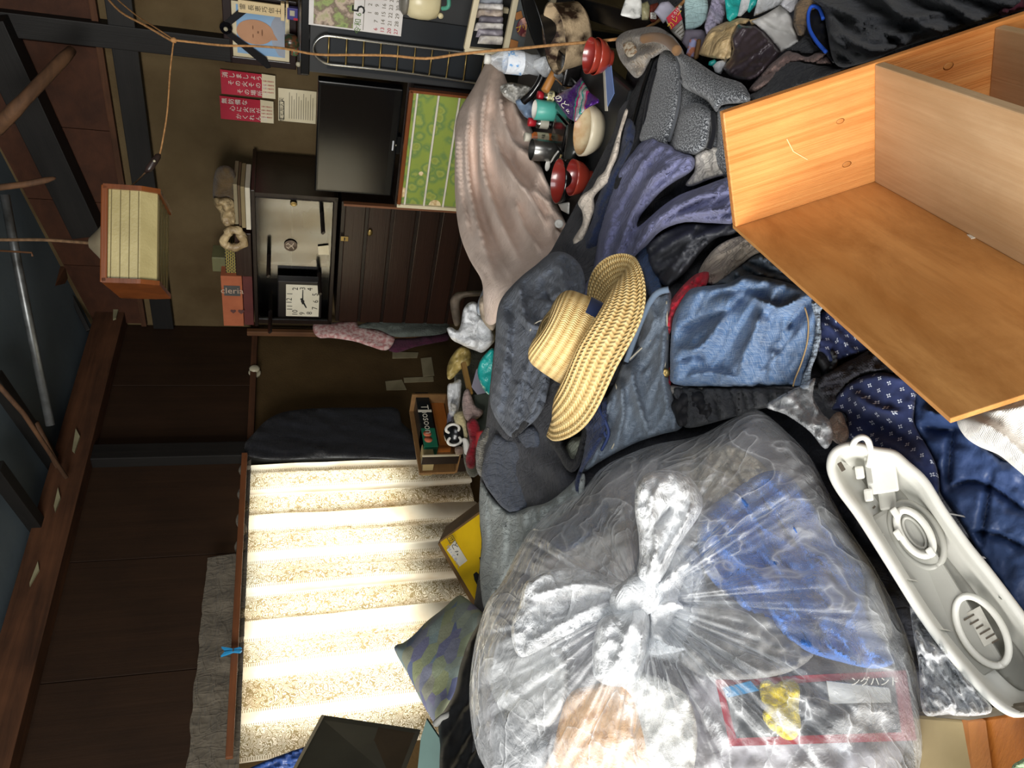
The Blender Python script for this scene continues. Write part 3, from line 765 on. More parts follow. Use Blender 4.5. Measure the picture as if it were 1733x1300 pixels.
cloth('cloth_bundle', [(360,332),(362,300),(368,284),(382,280),(396,288),(400,310),(402,336),(396,345),(380,340),(366,342)], fabric('brown sacking', '#6f5a3c', '#4c3d28'), Z=ZR(0.34), edge=(18, 0.07), noise=(0.03, 16), skirt=0.15,
      label='brown sacking bundle lying on the books on the cabinet', cat='bundle')
bag_ = paperbag('crumpled kraft film', '#cdb78c', '#6d5636')
cloth('crumpled_bag', [(361,336),(376,334),(390,336),(398,345),(400,368),(398,392),(388,386),(376,378),(372,360),(364,348)], bag_, Z=ZR(0.40), edge=(14, 0.05), noise=(0.05, 11), skirt=0.1, step=3.5,
      label='shiny crumpled tan bag with pinched folds on the cabinet', cat='bag')
rb = [WR(396+18*math.cos(q)*(0.9+0.2*math.sin(3*q)), 404+15*math.sin(q), 0.45) for q in np.linspace(0, 2*math.pi, 24, endpoint=False)]
tube('rolled_paper_ring', rb, [0.022*(0.8+0.4*random.Random(i).random()) for i in range(24)], bag_, closed=True, n=10, label='twisted ring of crumpled tan paper on the cabinet front edge', cat='paper')

# --- hanging fluorescent lamp
lampc = mt('yellowed lamp diffuser', '#b5a878', '#94875a', rough=0.35, vs=5, bump=0.001, bs=120)
lampw = wood('varnished lamp frame', '#7d431c', '#5a2e12', axis=0, rough=0.35, coat=0.3)
lampg = mt('lamp grid line', '#6f6440', '#5c5234', rough=0.5)
L0 = at(232, 415, 2.75)
ld = unit(0.96*DR + 0.0*NR) ; 
lx = unit(np.array([1.0, 0.06, 0.0])); ly = np.array([-lx[1], lx[0], 0.0])
lamp = thing('hanging_lamp', 'hanging ceiling lamp with yellowed oblong shade and varnished wood ends', 'lamp', L0-Z3*0.1)
hw, hd, hh = 0.158, 0.15, 0.085
def lamp_pt(u, v, z): return L0 + lx*u*hw + ly*v*hd + Z3*z
prof = [(-1.0, 0.07), (-1.0, -0.035), (-0.86, -0.085), (0.86, -0.085), (1.0, -0.035), (1.0, 0.07)]
V = []; 
for u in (-0.97, 0.97):
    for v, z in prof: V.append(lamp_pt(u, v, z))
n6 = len(prof)
obj('diffuser', V, [(i, i+1, n6+i+1, n6+i) for i in range(n6-1)] + [tuple(range(n6)), tuple(range(2*n6-1, n6-1, -1))], lampc, lamp)
for u in (-1.06, 0.97):
    Vp = [lamp_pt(u, v*1.06, z*1.12 if z < 0 else z+0.01) for v, z in prof]
    prism('end_frame', Vp, lx*0.016, lampw, lamp)
for v, z in [(-1.02, 0.075), (1.0, 0.075)]:
    beam('frame_rail', lamp_pt(-1.05, v, z), lamp_pt(1.05, v, z), 0.012, 0.022, lampw, lamp)
for k in range(5): beam('diffuser_rib', lamp_pt(-0.96, -0.82+k*0.4, -0.087), lamp_pt(0.96, -0.82+k*0.4, -0.087), 0.003, 0.003, lampg, lamp)
for k in range(4): beam('diffuser_rib', lamp_pt(-0.96, -1.005, 0.055-k*0.028), lamp_pt(0.96, -1.005, 0.055-k*0.028), 0.003, 0.003, lampg, lamp)
for k in range(9): beam('diffuser_rib', lamp_pt(-0.9+k*0.22, -1.005, 0.06), lamp_pt(-0.9+k*0.22, -1.005, -0.035), 0.003, 0.003, lampg, lamp)
box('top_plate', lamp_pt(-0.97, -0.97, 0.07), lx*hw*1.94, ly*hd*1.94, Z3*0.008, white_p, lamp)
lathe('ceiling_canopy', [(0.085, 0), (0.08, 0.022), (0.05, 0.045), (0.018, 0.075), (0, 0.078)], lamp_pt(0, 0, 0.078), Z3, mt('lamp hub', '#8a7f68', '#6a604c', rough=0.6), lamp, n=24)
cordm = mt('braided cord', '#6b5138', '#45331f', rough=0.9, vs=60)
tube('suspension_cord', spline([lamp_pt(0, 0, 0.15), lamp_pt(0.02, 0, 0.3), lamp_pt(-0.03, 0, 0.5), lamp_pt(0.03, 0.0, 0.9)], 8), 0.006, cordm, lamp, n=6)
tw = mt('jute twine', '#b98a58', '#8a6238', rough=0.9, vs=80)
tp_ = [at(-6+x, y, Z) for x, y, Z in [(180, -12, 3.1), (210, 20, 3.0), (250, 42, 2.9), (295, 68, 2.8)]]
main = [(295,68,2.8),(330,72,2.78),(380,77,2.72),(430,78,2.68),(480,82,2.62),(535,92,2.55),(600,93,2.48),(660,94,2.42),(720,99,2.36),(775,92,2.3),(830,86,2.24),(880,82,2.18),(940,76,2.1),(1000,71,2.02),(1045,66,1.98),(1075,58,1.93),(1110,38,1.88),(1150,10,1.82),(1166,-10,1.8)]
twine = thing('jute_twine', 'long jute twine strung across the right side from wall to heap', 'twine', at(295, 68, 2.8))
tube('twine_strand', spline(tp_+[at(*p) for p in main], 4), 0.0042, tw, twine, n=6)
tube('twine_strand', spline([at(186, -12, 3.12), at(228, 24, 3.0), at(268, 50, 2.86), at(295, 68, 2.8)], 4), 0.0028, tw, twine, n=6)
lathe('twine_knot', [(0, -0.012), (0.008, -0.008), (0.011, 0), (0.008, 0.008), (0, 0.012)], at(294, 68, 2.8), (0.3, 0.2, 1), tw, twine, n=10)
pull = thing('pull_switch_cord', 'cord with inline switch running from the lamp to the twine knot', 'cord', at(260, 280, 2.72))
tube('pull_cord', spline([at(294, 69, 2.8), at(288, 120, 2.78), at(283, 190, 2.76), at(274, 245, 2.74), at(270, 262, 2.73)], 5), 0.003, tw, pull, n=6)
tube('pull_cord', spline([at(246, 292, 2.72), at(230, 308, 2.72), at(210, 324, 2.72)], 5), 0.003, cordm, pull, n=6)
tube('inline_switch', [at(271, 261, 2.73), at(268, 264, 2.73), at(262, 272, 2.725), at(252, 286, 2.72), at(246, 292, 2.72)], [0.004, 0.0105, 0.0125, 0.0125, 0.005], mt('bakelite switch', '#3a2c28', '#201815', rough=0.35), pull, n=12)
sw = at(262, 273, 2.708); lathe('switch_slider', [(0.004, 0), (0.004, 0.006), (0, 0.006)], sw, -FW, ceram, pull, n=10)

# --- television
f = Face('R', 535, 138, 668, 328, 0.62)
_r = math.radians(-4.5); _c = f.pt(0, 0); f.ex = np.array([f.ex[0]*math.cos(_r)-f.ex[1]*math.sin(_r), f.ex[0]*math.sin(_r)+f.ex[1]*math.cos(_r), 0]); f.n = np.array([f.ex[1], -f.ex[0], 0])
if np.dot(f.n, NR) < 0: f.n = -f.n
_p = onplane(600, 143, f.o, f.n); f.w = float(np.dot(_p-f.o, f.ex))
tv = thing('television', 'flat black television with a hazy window reflection, below the red slips', 'television', f.pt(.5, 0, -.05))
tvb = mt('tv bezel', '#0e0f10', '#08090a', rough=0.25)
f.box('tv_case', 0, -0.03, 1, 1, 0.0, 0.05, tvb, tv, bev=0.006)
def scr():
    t = NT('tv screen'); d = t.noise(t.coord('Object'), 5, 4)
    return t.done(t.pbr(lin('#07080b'), t.math('MULTIPLY_ADD', d, 0.06, 0.10), 0, None, 0.7))
f.box('tv_screen', 0.025, 0.07, 0.975, 0.965, 0.003, 0.003, scr(), tv)
f.box('tv_logo_plate', 0.455, 0.012, 0.545, 0.032, 0.0014, 0.002, mt('logo silver', '#c9ccd0', metal=0.3), tv)
f.box('tv_light', 0.5, -0.022, 0.512, -0.012, 0.0014, 0.002, ceram, tv)
f.box('tv_stand', 0.28, -0.16, 0.72, -0.09, 0.06, 0.2, tvb, tv, bev=0.01); f.box('tv_neck', 0.42, -0.1, 0.58, -0.03, -0.005, 0.04, tvb, tv)
f2 = Face('R', 672, 130, 690, 350, 0.66)
f2.box('tv_cabinet_top', 0, 0, 1, 0.6, 0, 0.42, lacquer, bev=0.004, label='black shelf board under the television', cat='shelf')
# --- green floral sliding-door cabinet
f = Face('R', 682, 160, 775, 349, 0.78)
def floral():
    t = NT('green floral paper'); v = t.coord('Object')
    vo = t.n('ShaderNodeTexVoronoi'); vo.inputs['Scale'].default_value = 17; t.l(v, vo.inputs['Vector'])
    nz = t.noise(v, 30, 4)
    petals = t.math('ADD', vo.outputs[0], t.math('MULTIPLY', nz, 0.55))
    c = t.ramp(petals, [(0.0, '#b9b25e'), (0.25, '#93993c'), (0.42, '#7d8a3a'), (0.55, '#8f9a44'), (0.7, '#5f7c40'), (0.9, '#7f9038')])
    v2 = t.n('ShaderNodeTexVoronoi'); v2.inputs['Scale'].default_value = 6.5; t.l(v, v2.inputs['Vector'])
    c = t.mix(t.math('LESS_THAN', v2.outputs[0], 0.2), c, t.ramp(t.noise(v, 60, 2), [(0.4, '#d8c59a'), (0.6, '#b89a6a')]))
    return t.done(t.pbr(c, 0.7))
gc = thing('floral_cabinet', 'low cabinet with green floral papered front and white battens', 'cabinet', f.pt(.5, 0, -.1))
f.box('floral_panel', 0.0, -0.5, 1, 0.96, -0.01, 0.01, floral(), gc)
f.box('frame_rail', -0.02, 0.93, 1.02, 1.0, 0.004, 0.03, lampw, gc, bev=0.003)
f.box('frame_stile', -0.03, -0.5, 0.0, 1.0, 0.004, 0.03, cream, gc); f.box('frame_stile', 1.0, -0.5, 1.02, 1.0, 0.004, 0.03, lampw, gc)
for v in (0.84, 0.47, 0.1, -0.27): f.box('batten', 0, v, 1, v+0.035, 0.003, 0.012, white_p, gc, bev=0.002)
box('cabinet_body', f.pt(-0.02, 0, -0.03)-Z3*f.o[2], DR*f.w*1.04, Z3*(f.o[2]+f.h*0.9), -NR*0.28, lacquer, gc)
# --- dark steel cabinet with chrome rack
f = Face('R', 520, -60, 850, 140, 0.72)
dk = mt('dark grey cabinet paint', '#2d2e2f', '#252627', rough=0.38, vs=3)
sc_ = thing('steel_cabinet', 'dark grey cabinet with a chrome rail rack on its side, right of the television', 'cabinet', f.pt(.5, 0, -.2))
f.box('cabinet_body', 0, -0.4, 1.3, 1.0, 0, 0.42, dk, sc_, bev=0.006)
f.box('cabinet_top', -0.02, 0.985, 1.3, 1.03, 0.012, 0.45, tvb, sc_, bev=0.004)
chrome = mt('chrome wire', '#d8d8d4', '#b9b9b4', rough=0.18, metal=0.95)
rx = [(560, 61), (600, 66), (660, 74), (720, 81), (780, 88), (842, 95)]; lx_ = [(842, 146), (780, 137), (700, 125), (640, 117), (580, 111), (556, 108)]
arc = [(542, 102), (532, 92), (530, 80), (536, 69), (546, 62)]
loop = [f.px(x, y, 0.035) for x, y in rx[::-1]][0:0]
path = [f.px(x, y, 0.035) for x, y in (rx[::-1] + arc[::-1] + lx_[::-1])]
rack = thing('chrome_rack', 'rounded chrome wire rack fixed on the dark grey cabinet', 'rack', path[0])
tube('rack_loop', spline(path, 4), 0.0055, chrome, rack, n=8)
for xa, ya, xb, yb in [(557,61,555,107),(587,66,585,111),(616,70,614,114),(645,73,642,118),(674,77,671,121),(703,81,699,125),(732,84,726,129),(761,87,755,133),(790,90,784,138),(820,93,812,142)]:
    tube('rack_bar', [f.px(xa, ya, 0.034), f.px(xb, yb, 0.034)], 0.0038, brass, rack, n=6)
box('inner_panel', f.px(838, 148, 0.012)-Z3*0.0, *(DR*0.24, Z3*(f.px(545, 100)[2]-f.px(838, 100)[2]), -NR*0.004), mt('rack backing', '#23272b', '#1d2024', rough=0.3), rack)
filmm = None
# --- wall slips
def slip(x0, y0, x1, y1, cols, foot, label):
    f = Face('R', x0, y0, x1, y1, 0.012)
    s = thing('fire_notice', label, 'notice', f.pt(.5, 0, 0), group='red fire prevention slips')
    # the paper curls away from the wall on one edge
    def sheet(nm, v0, v1, mat):
        V = []; n = 8
        for i in range(n+1):
            u = i/n; c = 0.035*max(0, u-0.35)**1.5
            V += [f.pt(u, v0, c), f.pt(u, v1, c*0.6)]
        Fq = [(2*i, 2*i+2, 2*i+3, 2*i+1) for i in range(n)]
        Vb = np.array(V) - NR*0.001; m_ = len(V)
        Fq += [tuple(m_+j for j in q[::-1]) for q in Fq]
        return obj(nm, np.vstack([V, Vb]), Fq, mat, s)
    sheet('red_sheet', 0.25, 1.0, redp); sheet('white_foot', 0.0, 0.25, cream)
    wp = mt('white print', '#e4ddd0')
    def cv(u): return 0.035*max(0, u-0.35)**1.5 + 0.002
    sz = f.h*0.115
    for u, v, tx in cols: text('slip_lettering', tx, f.pt(u, v, cv(u)), DR, Z3, sz, wp, s, vertical=True)
    for u in (0.25, 0.4, 0.55, 0.72): text('foot_lettering', foot, f.pt(u, 0.235, cv(u)), DR, Z3, f.h*0.035, redp, s, vertical=True, gap=1.0)
slip(374, 121, 466, 163, [(0.82, 0.97, '消しましょう'), (0.5, 0.87, 'その火その時'), (0.18, 0.71, 'その場所で')], '火事と救急は', 'red fire slip with white lettering nearest the memorial portrait')
slip(373, 165, 463, 205, [(0.82, 0.97, '無防備な'), (0.5, 0.83, '心に火災が'), (0.18, 0.72, 'かくれんぼ')], '火事と救急は', 'red fire slip with white lettering, further from the memorial portrait')
f = Face('R', 471, 152, 535, 207, 0.012)
nt = thing('printed_sheet', 'white printed sheet of small text above the television', 'paper', f.pt(.5, 0, 0))
f.box('paper_sheet', 0, 0, 1, 1, 0.0, 0.002, cream, nt)
for k in range(11): f.box('print_line', 0.1, 0.70-k*0.062, 0.9-0.1*((k*7) % 3), 0.715-k*0.062, 0.0008, 0.0006, mt('faint ink', '#6e6858'), nt)
f.box('title_box', 0.05, 0.84, 0.62, 0.98, 0.0008, 0.0006, ink, nt); f.box('title_ground', 0.07, 0.86, 0.6, 0.96, 0.0012, 0.0004, cream, nt)
text('title_lettering', '住宅用火災', f.pt(0.36, 0.91, 0.0014), DR, Z3, 0.026, ink, nt)
# --- memorial portrait
f = Face('R', 378, 4, 502, 112, 0.06)
pf = thing('memorial_portrait', 'black framed memorial portrait with black ribbon and white mount', 'picture', f.pt(.5, 0, 0))
fr = wood('ebony frame', '#241313', '#150b0b', axis=0, rough=0.3)
f.box('frame_back', 0, 0, 1.08, 1, -0.012, 0.01, fr, pf)
for u0, v0, u1, v1 in [(0, 0, 1.08, 0.1), (0, 0.88, 1.08, 1.0), (0, 0, 0.11, 1), (0.97, 0, 1.08, 1)]: f.box('frame_side', u0, v0, u1, v1, 0.0, 0.018, fr, pf, bev=0.004)
f.box('mount', 0.1, 0.09, 0.98, 0.9, -0.010, 0.002, cream, pf)
def skyg():
    t = NT('portrait backdrop'); return t.done(t.pbr(t.ramp(t.noise(t.coord('Object'), 3, 2), [(0.3, '#6f9cc4'), (0.7, '#8ba6c0')]), 0.4))
f.box('photo_ground', 0.17, 0.16, 0.92, 0.82, -0.008, 0.001, skyg(), pf)
def disc(nm, u, v, ru, rv, lift, mat, par, tilt=0.0, n=28):
    pts = []
    for i in range(n):
        q = 2*math.pi*i/n; a, b = ru*math.cos(q), rv*math.sin(q)
        pts.append(f.pt(u, v, lift) + DR*(a*math.cos(tilt)-b*math.sin(tilt)) + Z3*(a*math.sin(tilt)+b*math.cos(tilt)))
    return prism(nm, pts, NR*0.0006, mat, par)
skin = mt('print skin', '#b98a68', '#a87a58', rough=0.4); grey = mt('print grey cloth', '#9aa0ac', '#868c98', rough=0.4)
prism('photo_clothing', [f.pt(u, v, -0.0068) for u, v in [(0.17, 0.165), (0.92, 0.165), (0.9, 0.24), (0.72, 0.34), (0.55, 0.38), (0.35, 0.33), (0.2, 0.25)]], NR*0.0006, grey, pf)
prism('photo_neck', [f.pt(u, v, -0.006) for u, v in [(0.44, 0.26), (0.62, 0.36), (0.62, 0.5), (0.42, 0.48)]], NR*0.0006, skin, pf)
disc('photo_head', 0.53, 0.57, 0.058, 0.085, -0.0052, skin, pf)
dkf = mt('print shadow', '#7a5238')
for u, v, a, b in [(0.47, 0.60, 0.010, 0.0025), (0.60, 0.60, 0.010, 0.0025), (0.535, 0.53, 0.006, 0.004), (0.535, 0.475, 0.016, 0.003)]: disc('photo_feature', u, v, a, b, -0.0044, dkf, pf)
disc('photo_ear', 0.375, 0.57, 0.008, 0.016, -0.005, skin, pf)
rib = mt('black satin ribbon', '#15151a', '#0c0c10', rough=0.25)
for pts in [[(0.50, 1.02), (0.56, 0.98), (0.16, 0.42), (0.0, 0.36), (-0.02, 0.42)], [(0.60, 1.02), (0.54, 0.96), (0.84, 0.66), (1.05, 0.50), (1.08, 0.58)]]: prism('ribbon', [f.pt(u, v, 0.004) for u, v in pts], NR*0.002, rib, pf)
lathe('ribbon_rosette', [(0.03, 0.004), (0.028, 0.012), (0.014, 0.016), (0.014, 0.02), (0, 0.022)], f.pt(0.555, 0.96, 0), NR, rib, pf, n=14)
lathe('rosette_button', [(0.011, 0.02), (0.009, 0.026), (0, 0.028)], f.pt(0.555, 0.96, 0), NR, ceram, pf, n=14)
f3 = Face('R', 403, 2, 478, 28, 0.10)
pq = thing('memorial_tablet', 'narrow pale wooden tablet with brushed characters leaning on the portrait', 'tablet', f3.pt(.5, 0, 0))
tabw = wood('pale tablet wood', '#dcc79c', '#c7ae80', axis=1, rough=0.6)
f3.box('tablet_board', 0.1, 0.04, 0.9, 1, 0, 0.012, tabw, pq, bev=0.002); f3.box('tablet_foot', -0.05, -0.05, 1.1, 0.04, 0.012, 0.035, tabw, pq, bev=0.003); f3.box('tablet_foot', -0.1, -0.14, 1.15, -0.08, 0.018, 0.045, tabw, pq, bev=0.003)
text('tablet_lettering', '霊', f3.pt(0.5, 0.97, 0.0005), DR, Z3, 0.028, ink, pq, vertical=True)
text('tablet_lettering', '長恵巧信士位', f3.pt(0.5, 0.78, 0.0005), DR, Z3, 0.028, ink, pq, vertical=True)
f4 = Face('R', 486, 14, 504, 34, 0.12)
mb = thing('match_packet', 'small violet packet with red edge on the portrait shelf', 'packet', f4.pt(.5, 0, 0))
f4.box('packet', 0, 0, 1, 1, 0, 0.03, mt('violet print', '#35307c', '#2a2668', rough=0.4), mb, bev=0.002); f4.box('packet_red', 0, 0, 0.2, 0.4, 0.001, 0.001, redp, mb); f4.box('packet_label', 0.35, 0.3, 0.8, 0.75, 0.001, 0.001, ceram, mb)
cp = WR(500, 72, 0.13); 
bowlm = mt('mottled lacquer', '#5a3a26', '#2c3a28', rough=0.25, vs=45, contrast=(0.42, 0.55))
lathe('offering_cup', [(0.0, 0), (0.02, 0.0), (0.034, 0.02), (0.036, 0.05), (0.03, 0.07), (0.026, 0.07), (0.03, 0.048), (0.0, 0.01)], cp-Z3*0.02, Z3, bowlm, n=24, label='mottled brown offering cup in front of the portrait', cat='cup')
cp2 = WR(498, 86, 0.14); lathe('incense_pot', [(0, 0), (0.018, 0), (0.024, 0.012), (0.024, 0.03), (0.018, 0.036), (0.015, 0.036), (0.02, 0.028), (0, 0.012)], cp2-Z3*0.02, Z3, mt('green glazed pot', '#4a6a4a', '#8a3a2c', rough=0.25, vs=70, contrast=(0.45, 0.55)), n=20, label='little green and red glazed pot beside the offering cup', cat='pot')
f5 = Face('R', 504, -40, 528, 128, 0.15)
f5.box('portrait_shelf', 0, 0.2, 1, 1, 0, 0.15, lacquer, bev=0.003, label='dark narrow shelf board holding the memorial portrait', cat='shelf')
p = WR(505, 108, 0.155); lathe('push_pin', [(0.012, 0), (0.012, 0.01), (0.006, 0.014), (0, 0.014)], p, NR, ceram, n=14, label='white push pin on the edge of the portrait shelf', cat='pin')
# --- calendar
f = Face('R', 523, -40, 684, 52, 0.75)
cl = thing('wall_calendar', 'paper calendar with a picture of green foliage hung on the dark cabinet', 'calendar', f.pt(.5, 0, 0))
f.box('calendar_sheet', 0, 0, 1, 1, 0, 0.003, mt('calendar paper', '#d3cfcb', '#c2beba', rough=0.7), cl)
def folp():
    t = NT('foliage print'); v = t.coord('Object'); n = t.noise(v, 14, 5)
    return t.done(t.pbr(t.ramp(n, [(0.3, '#3d4a30'), (0.42, '#8a9a5a'), (0.5, '#6a5a4c'), (0.58, '#b3a08e'), (0.7, '#7b8f45')]), 0.6))
f.box('calendar_picture', 0.03, 0.53, 0.97, 0.95, 0.0008, 0.0006, folp(), cl)
text('calendar_month', '5', f.pt(0.42, 0.475, 0.001), DR, Z3, 0.075, ink, cl)
text('calendar_year', '令和 6', f.pt(0.15, 0.475, 0.001), DR, Z3, 0.03, mt('green ink', '#5a7a3a'), cl)
f.box('calendar_rule', 0.03, 0.418, 0.97, 0.424, 0.0008, 0.0005, mt('faint ink', '#6e6858'), cl)
for r in range(5):
    for c_ in range(6):
        dd = r*7+c_-1
        if 1 <= dd <= 31: text('calendar_date', str(dd), f.pt(0.08+c_*0.15, 0.36-r*0.075, 0.001), DR, Z3, 0.022, redp if c_ == 0 else mt('faint ink', '#6e6858'), cl)

# ================================================================ THE HEAP
def dots(name, base, dot, sc, cross=True):
    "navy cotton printed with small crosses"
    t = NT(name); uv = t.coord('UV', (sc, sc, 1), (0, 0, 0.7))
    sx = t.n('ShaderNodeSeparateXYZ'); t.l(uv, sx.inputs[0])
    row = t.math('FLOOR', sx.outputs[1])
    fx = t.math('FRACT', t.math('ADD', sx.outputs[0], t.math('MULTIPLY', row, 0.5)))
    fy = t.math('FRACT', sx.outputs[1])
    ax_ = t.math('ABSOLUTE', t.math('SUBTRACT', fx, 0.5)); ay_ = t.math('ABSOLUTE', t.math('SUBTRACT', fy, 0.5))
    mn = t.math('MINIMUM', ax_, ay_); mxm = t.math('MAXIMUM', ax_, ay_)
    msk = t.math('MULTIPLY', t.math('MULTIPLY', t.math('LESS_THAN', mn, 0.055), t.math('LESS_THAN', mxm, 0.2)), t.math('GREATER_THAN', mxm, 0.06))
    c = t.mix(msk, t.ramp(t.noise(uv, 1.3, 5), [(0.3, lin(base)), (0.7, tuple(x*0.7 for x in lin(base)[:3])+(1,))]), lin(dot))
    nm = t.bump(t.noise(uv, 40, 3), 0.0006)
    return t.done(t.pbr(c, 0.9, 0, nm, 0.15, sheen=0.1))
def denim(name, base, light, fade=0.5):
    t = NT(name); uv = t.coord('UV')
    slub = t.noise(t.coord('UV', (900, 60, 1)), 1.0, 3, 0.6); slub2 = t.noise(t.coord('UV', (60, 900, 1)), 1.0, 3, 0.6)
    thr = t.math('MULTIPLY', t.math('ADD', slub, slub2), 0.5)
    f_ = t.noise(uv, 9, 5)
    c = t.ramp(f_, [(0.32, lin(base)), (0.72, lin(light))])
    c = t.mix(t.math('MULTIPLY', t.ramp(thr, [(0.42, (0, 0, 0, 1)), (0.62, (1, 1, 1, 1))]), fade), c, lin('#b8c2cc'))
    nm = t.bump(thr, 0.0012); nm = t.bump(t.noise(uv, 70, 4), 0.002, 1, nm)
    return t.done(t.pbr(c, 0.92, 0, nm, 0.15, sheen=0.1))
stitch = mt('pale stitching', '#b9b4a4', '#8e8672', rough=0.9)
def seam(parent, pts, Z, r=0.0016, mat=None, lift=0.004, n=4, name='seam'):
    "raised stitched seam lying on a garment"
    P = spline(np.array(pts, float), 5)
    zf = PILE if Z is None else (tps(Z) if not callable(Z) else Z)
    zz = zf(P[:, 0], P[:, 1])
    return tube(name, [at(a, b, z-lift) for (a, b), z in zip(P, zz)], r, mat or stitch, parent, n=5)

# dark underlayer that fills the gaps between the garments
cloth('clothes_underlayer', [(812,960),(812,820),(835,600),(850,500),(930,430),(1000,300),(1040,220),(1075,60),(1090,-60),(1800,-60),(1800,1360),(780,1360),(790,1100)],
      Z=lambda x, y: PILE(x, y)+0.075+0.11*np.maximum(np.clip((y-640)/60, 0, 1)*np.clip((x-960)/60, 0, 1), np.clip((190-y)/50, 0, 1)), mat=fabric('dark mixed clothes', '#3c3d44', '#292a30'), lift=0.0, step=16, auto=(0.03, 60, 40, 0.8), noise=(0.03, 80), edge=(20, 0.03), skirt=0.5, sm=1,
      label='dark tangle of clothes showing in the gaps of the heap', cat='clothes', kind='stuff')

# --- beige fleece blanket
blz = [(770,250,3.0),(775,170,3.05),(815,105,3.05),(838,100,3.0),(800,330,2.85),(845,150,2.85),(880,200,2.7),(905,260,2.55),(780,380,2.75),(840,300,2.68),(925,330,2.42),(955,410,2.25),(965,435,2.15),(900,430,2.25),(850,430,2.4),(815,470,2.35),(860,490,2.15),(835,545,2.3)]
fleece = fabric('beige fleece', '#e8d3c5', '#d2baa9', weave=300, rough=1.0, sheen=0.12, bump=0.0012, vs=9, wrinkle=0.0006)
bl = cloth('fleece_blanket', [(770,250),(770,215),(778,185),(800,150),(815,120),(826,100),(838,98),(850,118),(862,148),(880,178),(895,205),(905,235),(912,268),(925,305),(938,330),(950,360),(960,385),(968,420),(960,440),(925,455),(895,475),(870,500),(850,520),(838,548),(822,545),(818,510),(815,475),(795,440),(778,395),(770,330)],
      fleece, Z=blz, step=4.5, edge=(14, 0.035), skirt=0.12, noise=(0.012, 60),
      folds=[([(838,105),(822,160),(815,230),(820,300),(850,380),(880,440)],0.07,12),([(800,160),(790,240),(795,320),(815,400),(835,460)],0.07,11),([(845,130),(850,190),(868,240),(900,270),(935,330)],0.07,11),
             ([(830,190),(842,250),(870,300),(905,345),(930,400)],0.065,11),([(862,160),(880,205),(893,240)],0.04,7),([(810,230),(806,300),(825,380),(860,450)],-0.03,8),([(850,260),(880,310),(915,330),(945,375)],0.04,8),([(870,330),(885,380),(920,430)],0.04,9),
             ([(778,200),(776,270),(782,340),(800,410)],0.04,7),([(905,300),(915,330),(940,345)],0.03,6),([(925,360),(940,385),(955,420)],0.03,6)],
      auto=(0.016, 30, [(815,105),(805,240),(825,350),(900,470)], 0.7), crease=0.0, label='large beige fleece blanket heaped over the far end of the low table', cat='blanket')
# --- garments
shirt = fabric('charcoal shirt', '#5d636f', '#474c57', fine=('#7a828c', 260, 0.5))
cloth('charcoal_shirt', [(935,427),(962,430),(984,452),(991,485),(985,520),(965,545),(950,560),(938,600),(930,650),(920,690),(905,712),(893,722),(868,741),(847,721),(831,690),(830,659),(835,622),(838,579),(841,530),(851,502),(880,470),(905,450)],
      shirt, lift=0.02, step=4.5, auto=[(0.016, 26, [(960,440),(900,500),(870,580),(860,720)], 0.9), (0.010, 18, 40, 0.9)], noise=(0.012, 30), edge=(12, 0.03), skirt=0.1,
      folds=[([(880,475),(885,520),(895,545),(930,560)],0.035,7),([(850,510),(860,560),(855,620),(845,680)],0.035,10),([(900,545),(902,600),(880,650),(870,700)],0.03,8),([(945,440),(958,480),(955,520)],0.03,9),([(920,470),(925,520),(905,580)],-0.025,7),([(875,600),(880,650)],-0.03,5)],
      label='crumpled charcoal shirt left of the straw hat', cat='clothing')
sh_ = bpy.data.objects['charcoal_shirt']
for nm_, pg, lf in [('pocket_flap', [(880,508),(884,502),(915,505),(938,512),(946,522),(934,556),(915,572),(902,566),(890,545)], 0.055), ('sleeve_fold', [(862,560),(875,540),(890,552),(896,590),(890,640),(876,690),(866,700),(860,660),(866,620)], 0.06), ('sleeve_fold', [(905,590),(925,575),(934,590),(925,640),(912,680),(900,700),(893,680),(898,630)], 0.055), ('collar_fold', [(935,432),(960,436),(978,462),(980,490),(962,505),(945,480)], 0.05)]:
    cloth(nm_, pg, shirt, lift=lf, step=3.5, edge=(8, 0.014), auto=(0.008, 14, 105, 0.9), noise=(0.006, 16), skirt=0.03, parent=sh_)
seam(sh_, [(897,560),(905,548),(920,542),(930,552),(932,570)], None, r=0.0014, lift=0.105)
navyt = fabric('dark navy twill', '#4a505e', '#383d49', fine=('#5d6674', 300, 0.4))
tz = [(838,735,1.98),(912,735,1.76),(926,850,1.74),(862,867,1.84),(815,805,2.02)]
tr_ = cloth('navy_trousers', [(838,735),(862,746),(893,722),(912,733),(918,790),(927,850),(895,858),(862,867),(836,842),(815,807),(822,770)],
      navyt, Z=tz, lift=0.02, step=5, auto=(0.008, 30, 75, 0.6), noise=(0.006, 30), edge=(8, 0.014), skirt=0.06, sm=2, label='dark navy trouser leg folded over the pale grey trousers', cat='clothing')
cloth('zip_fly', [(866,735),(876,722),(888,708),(893,704),(896,716),(884,730),(870,742)], fabric('black knit band', '#1b1b1f'), Z=[(866,735,1.84),(893,704,1.78),(884,730,1.78)], lift=0.045, step=3, edge=(5, 0.012), parent=None, label='black ribbed cuff edged with white stitching on the charcoal shirt', cat='clothing')
palet = fabric('pale grey trousers', '#a3aaa8', '#8a918f', fine=('#c2c6c2', 200, 0.4))
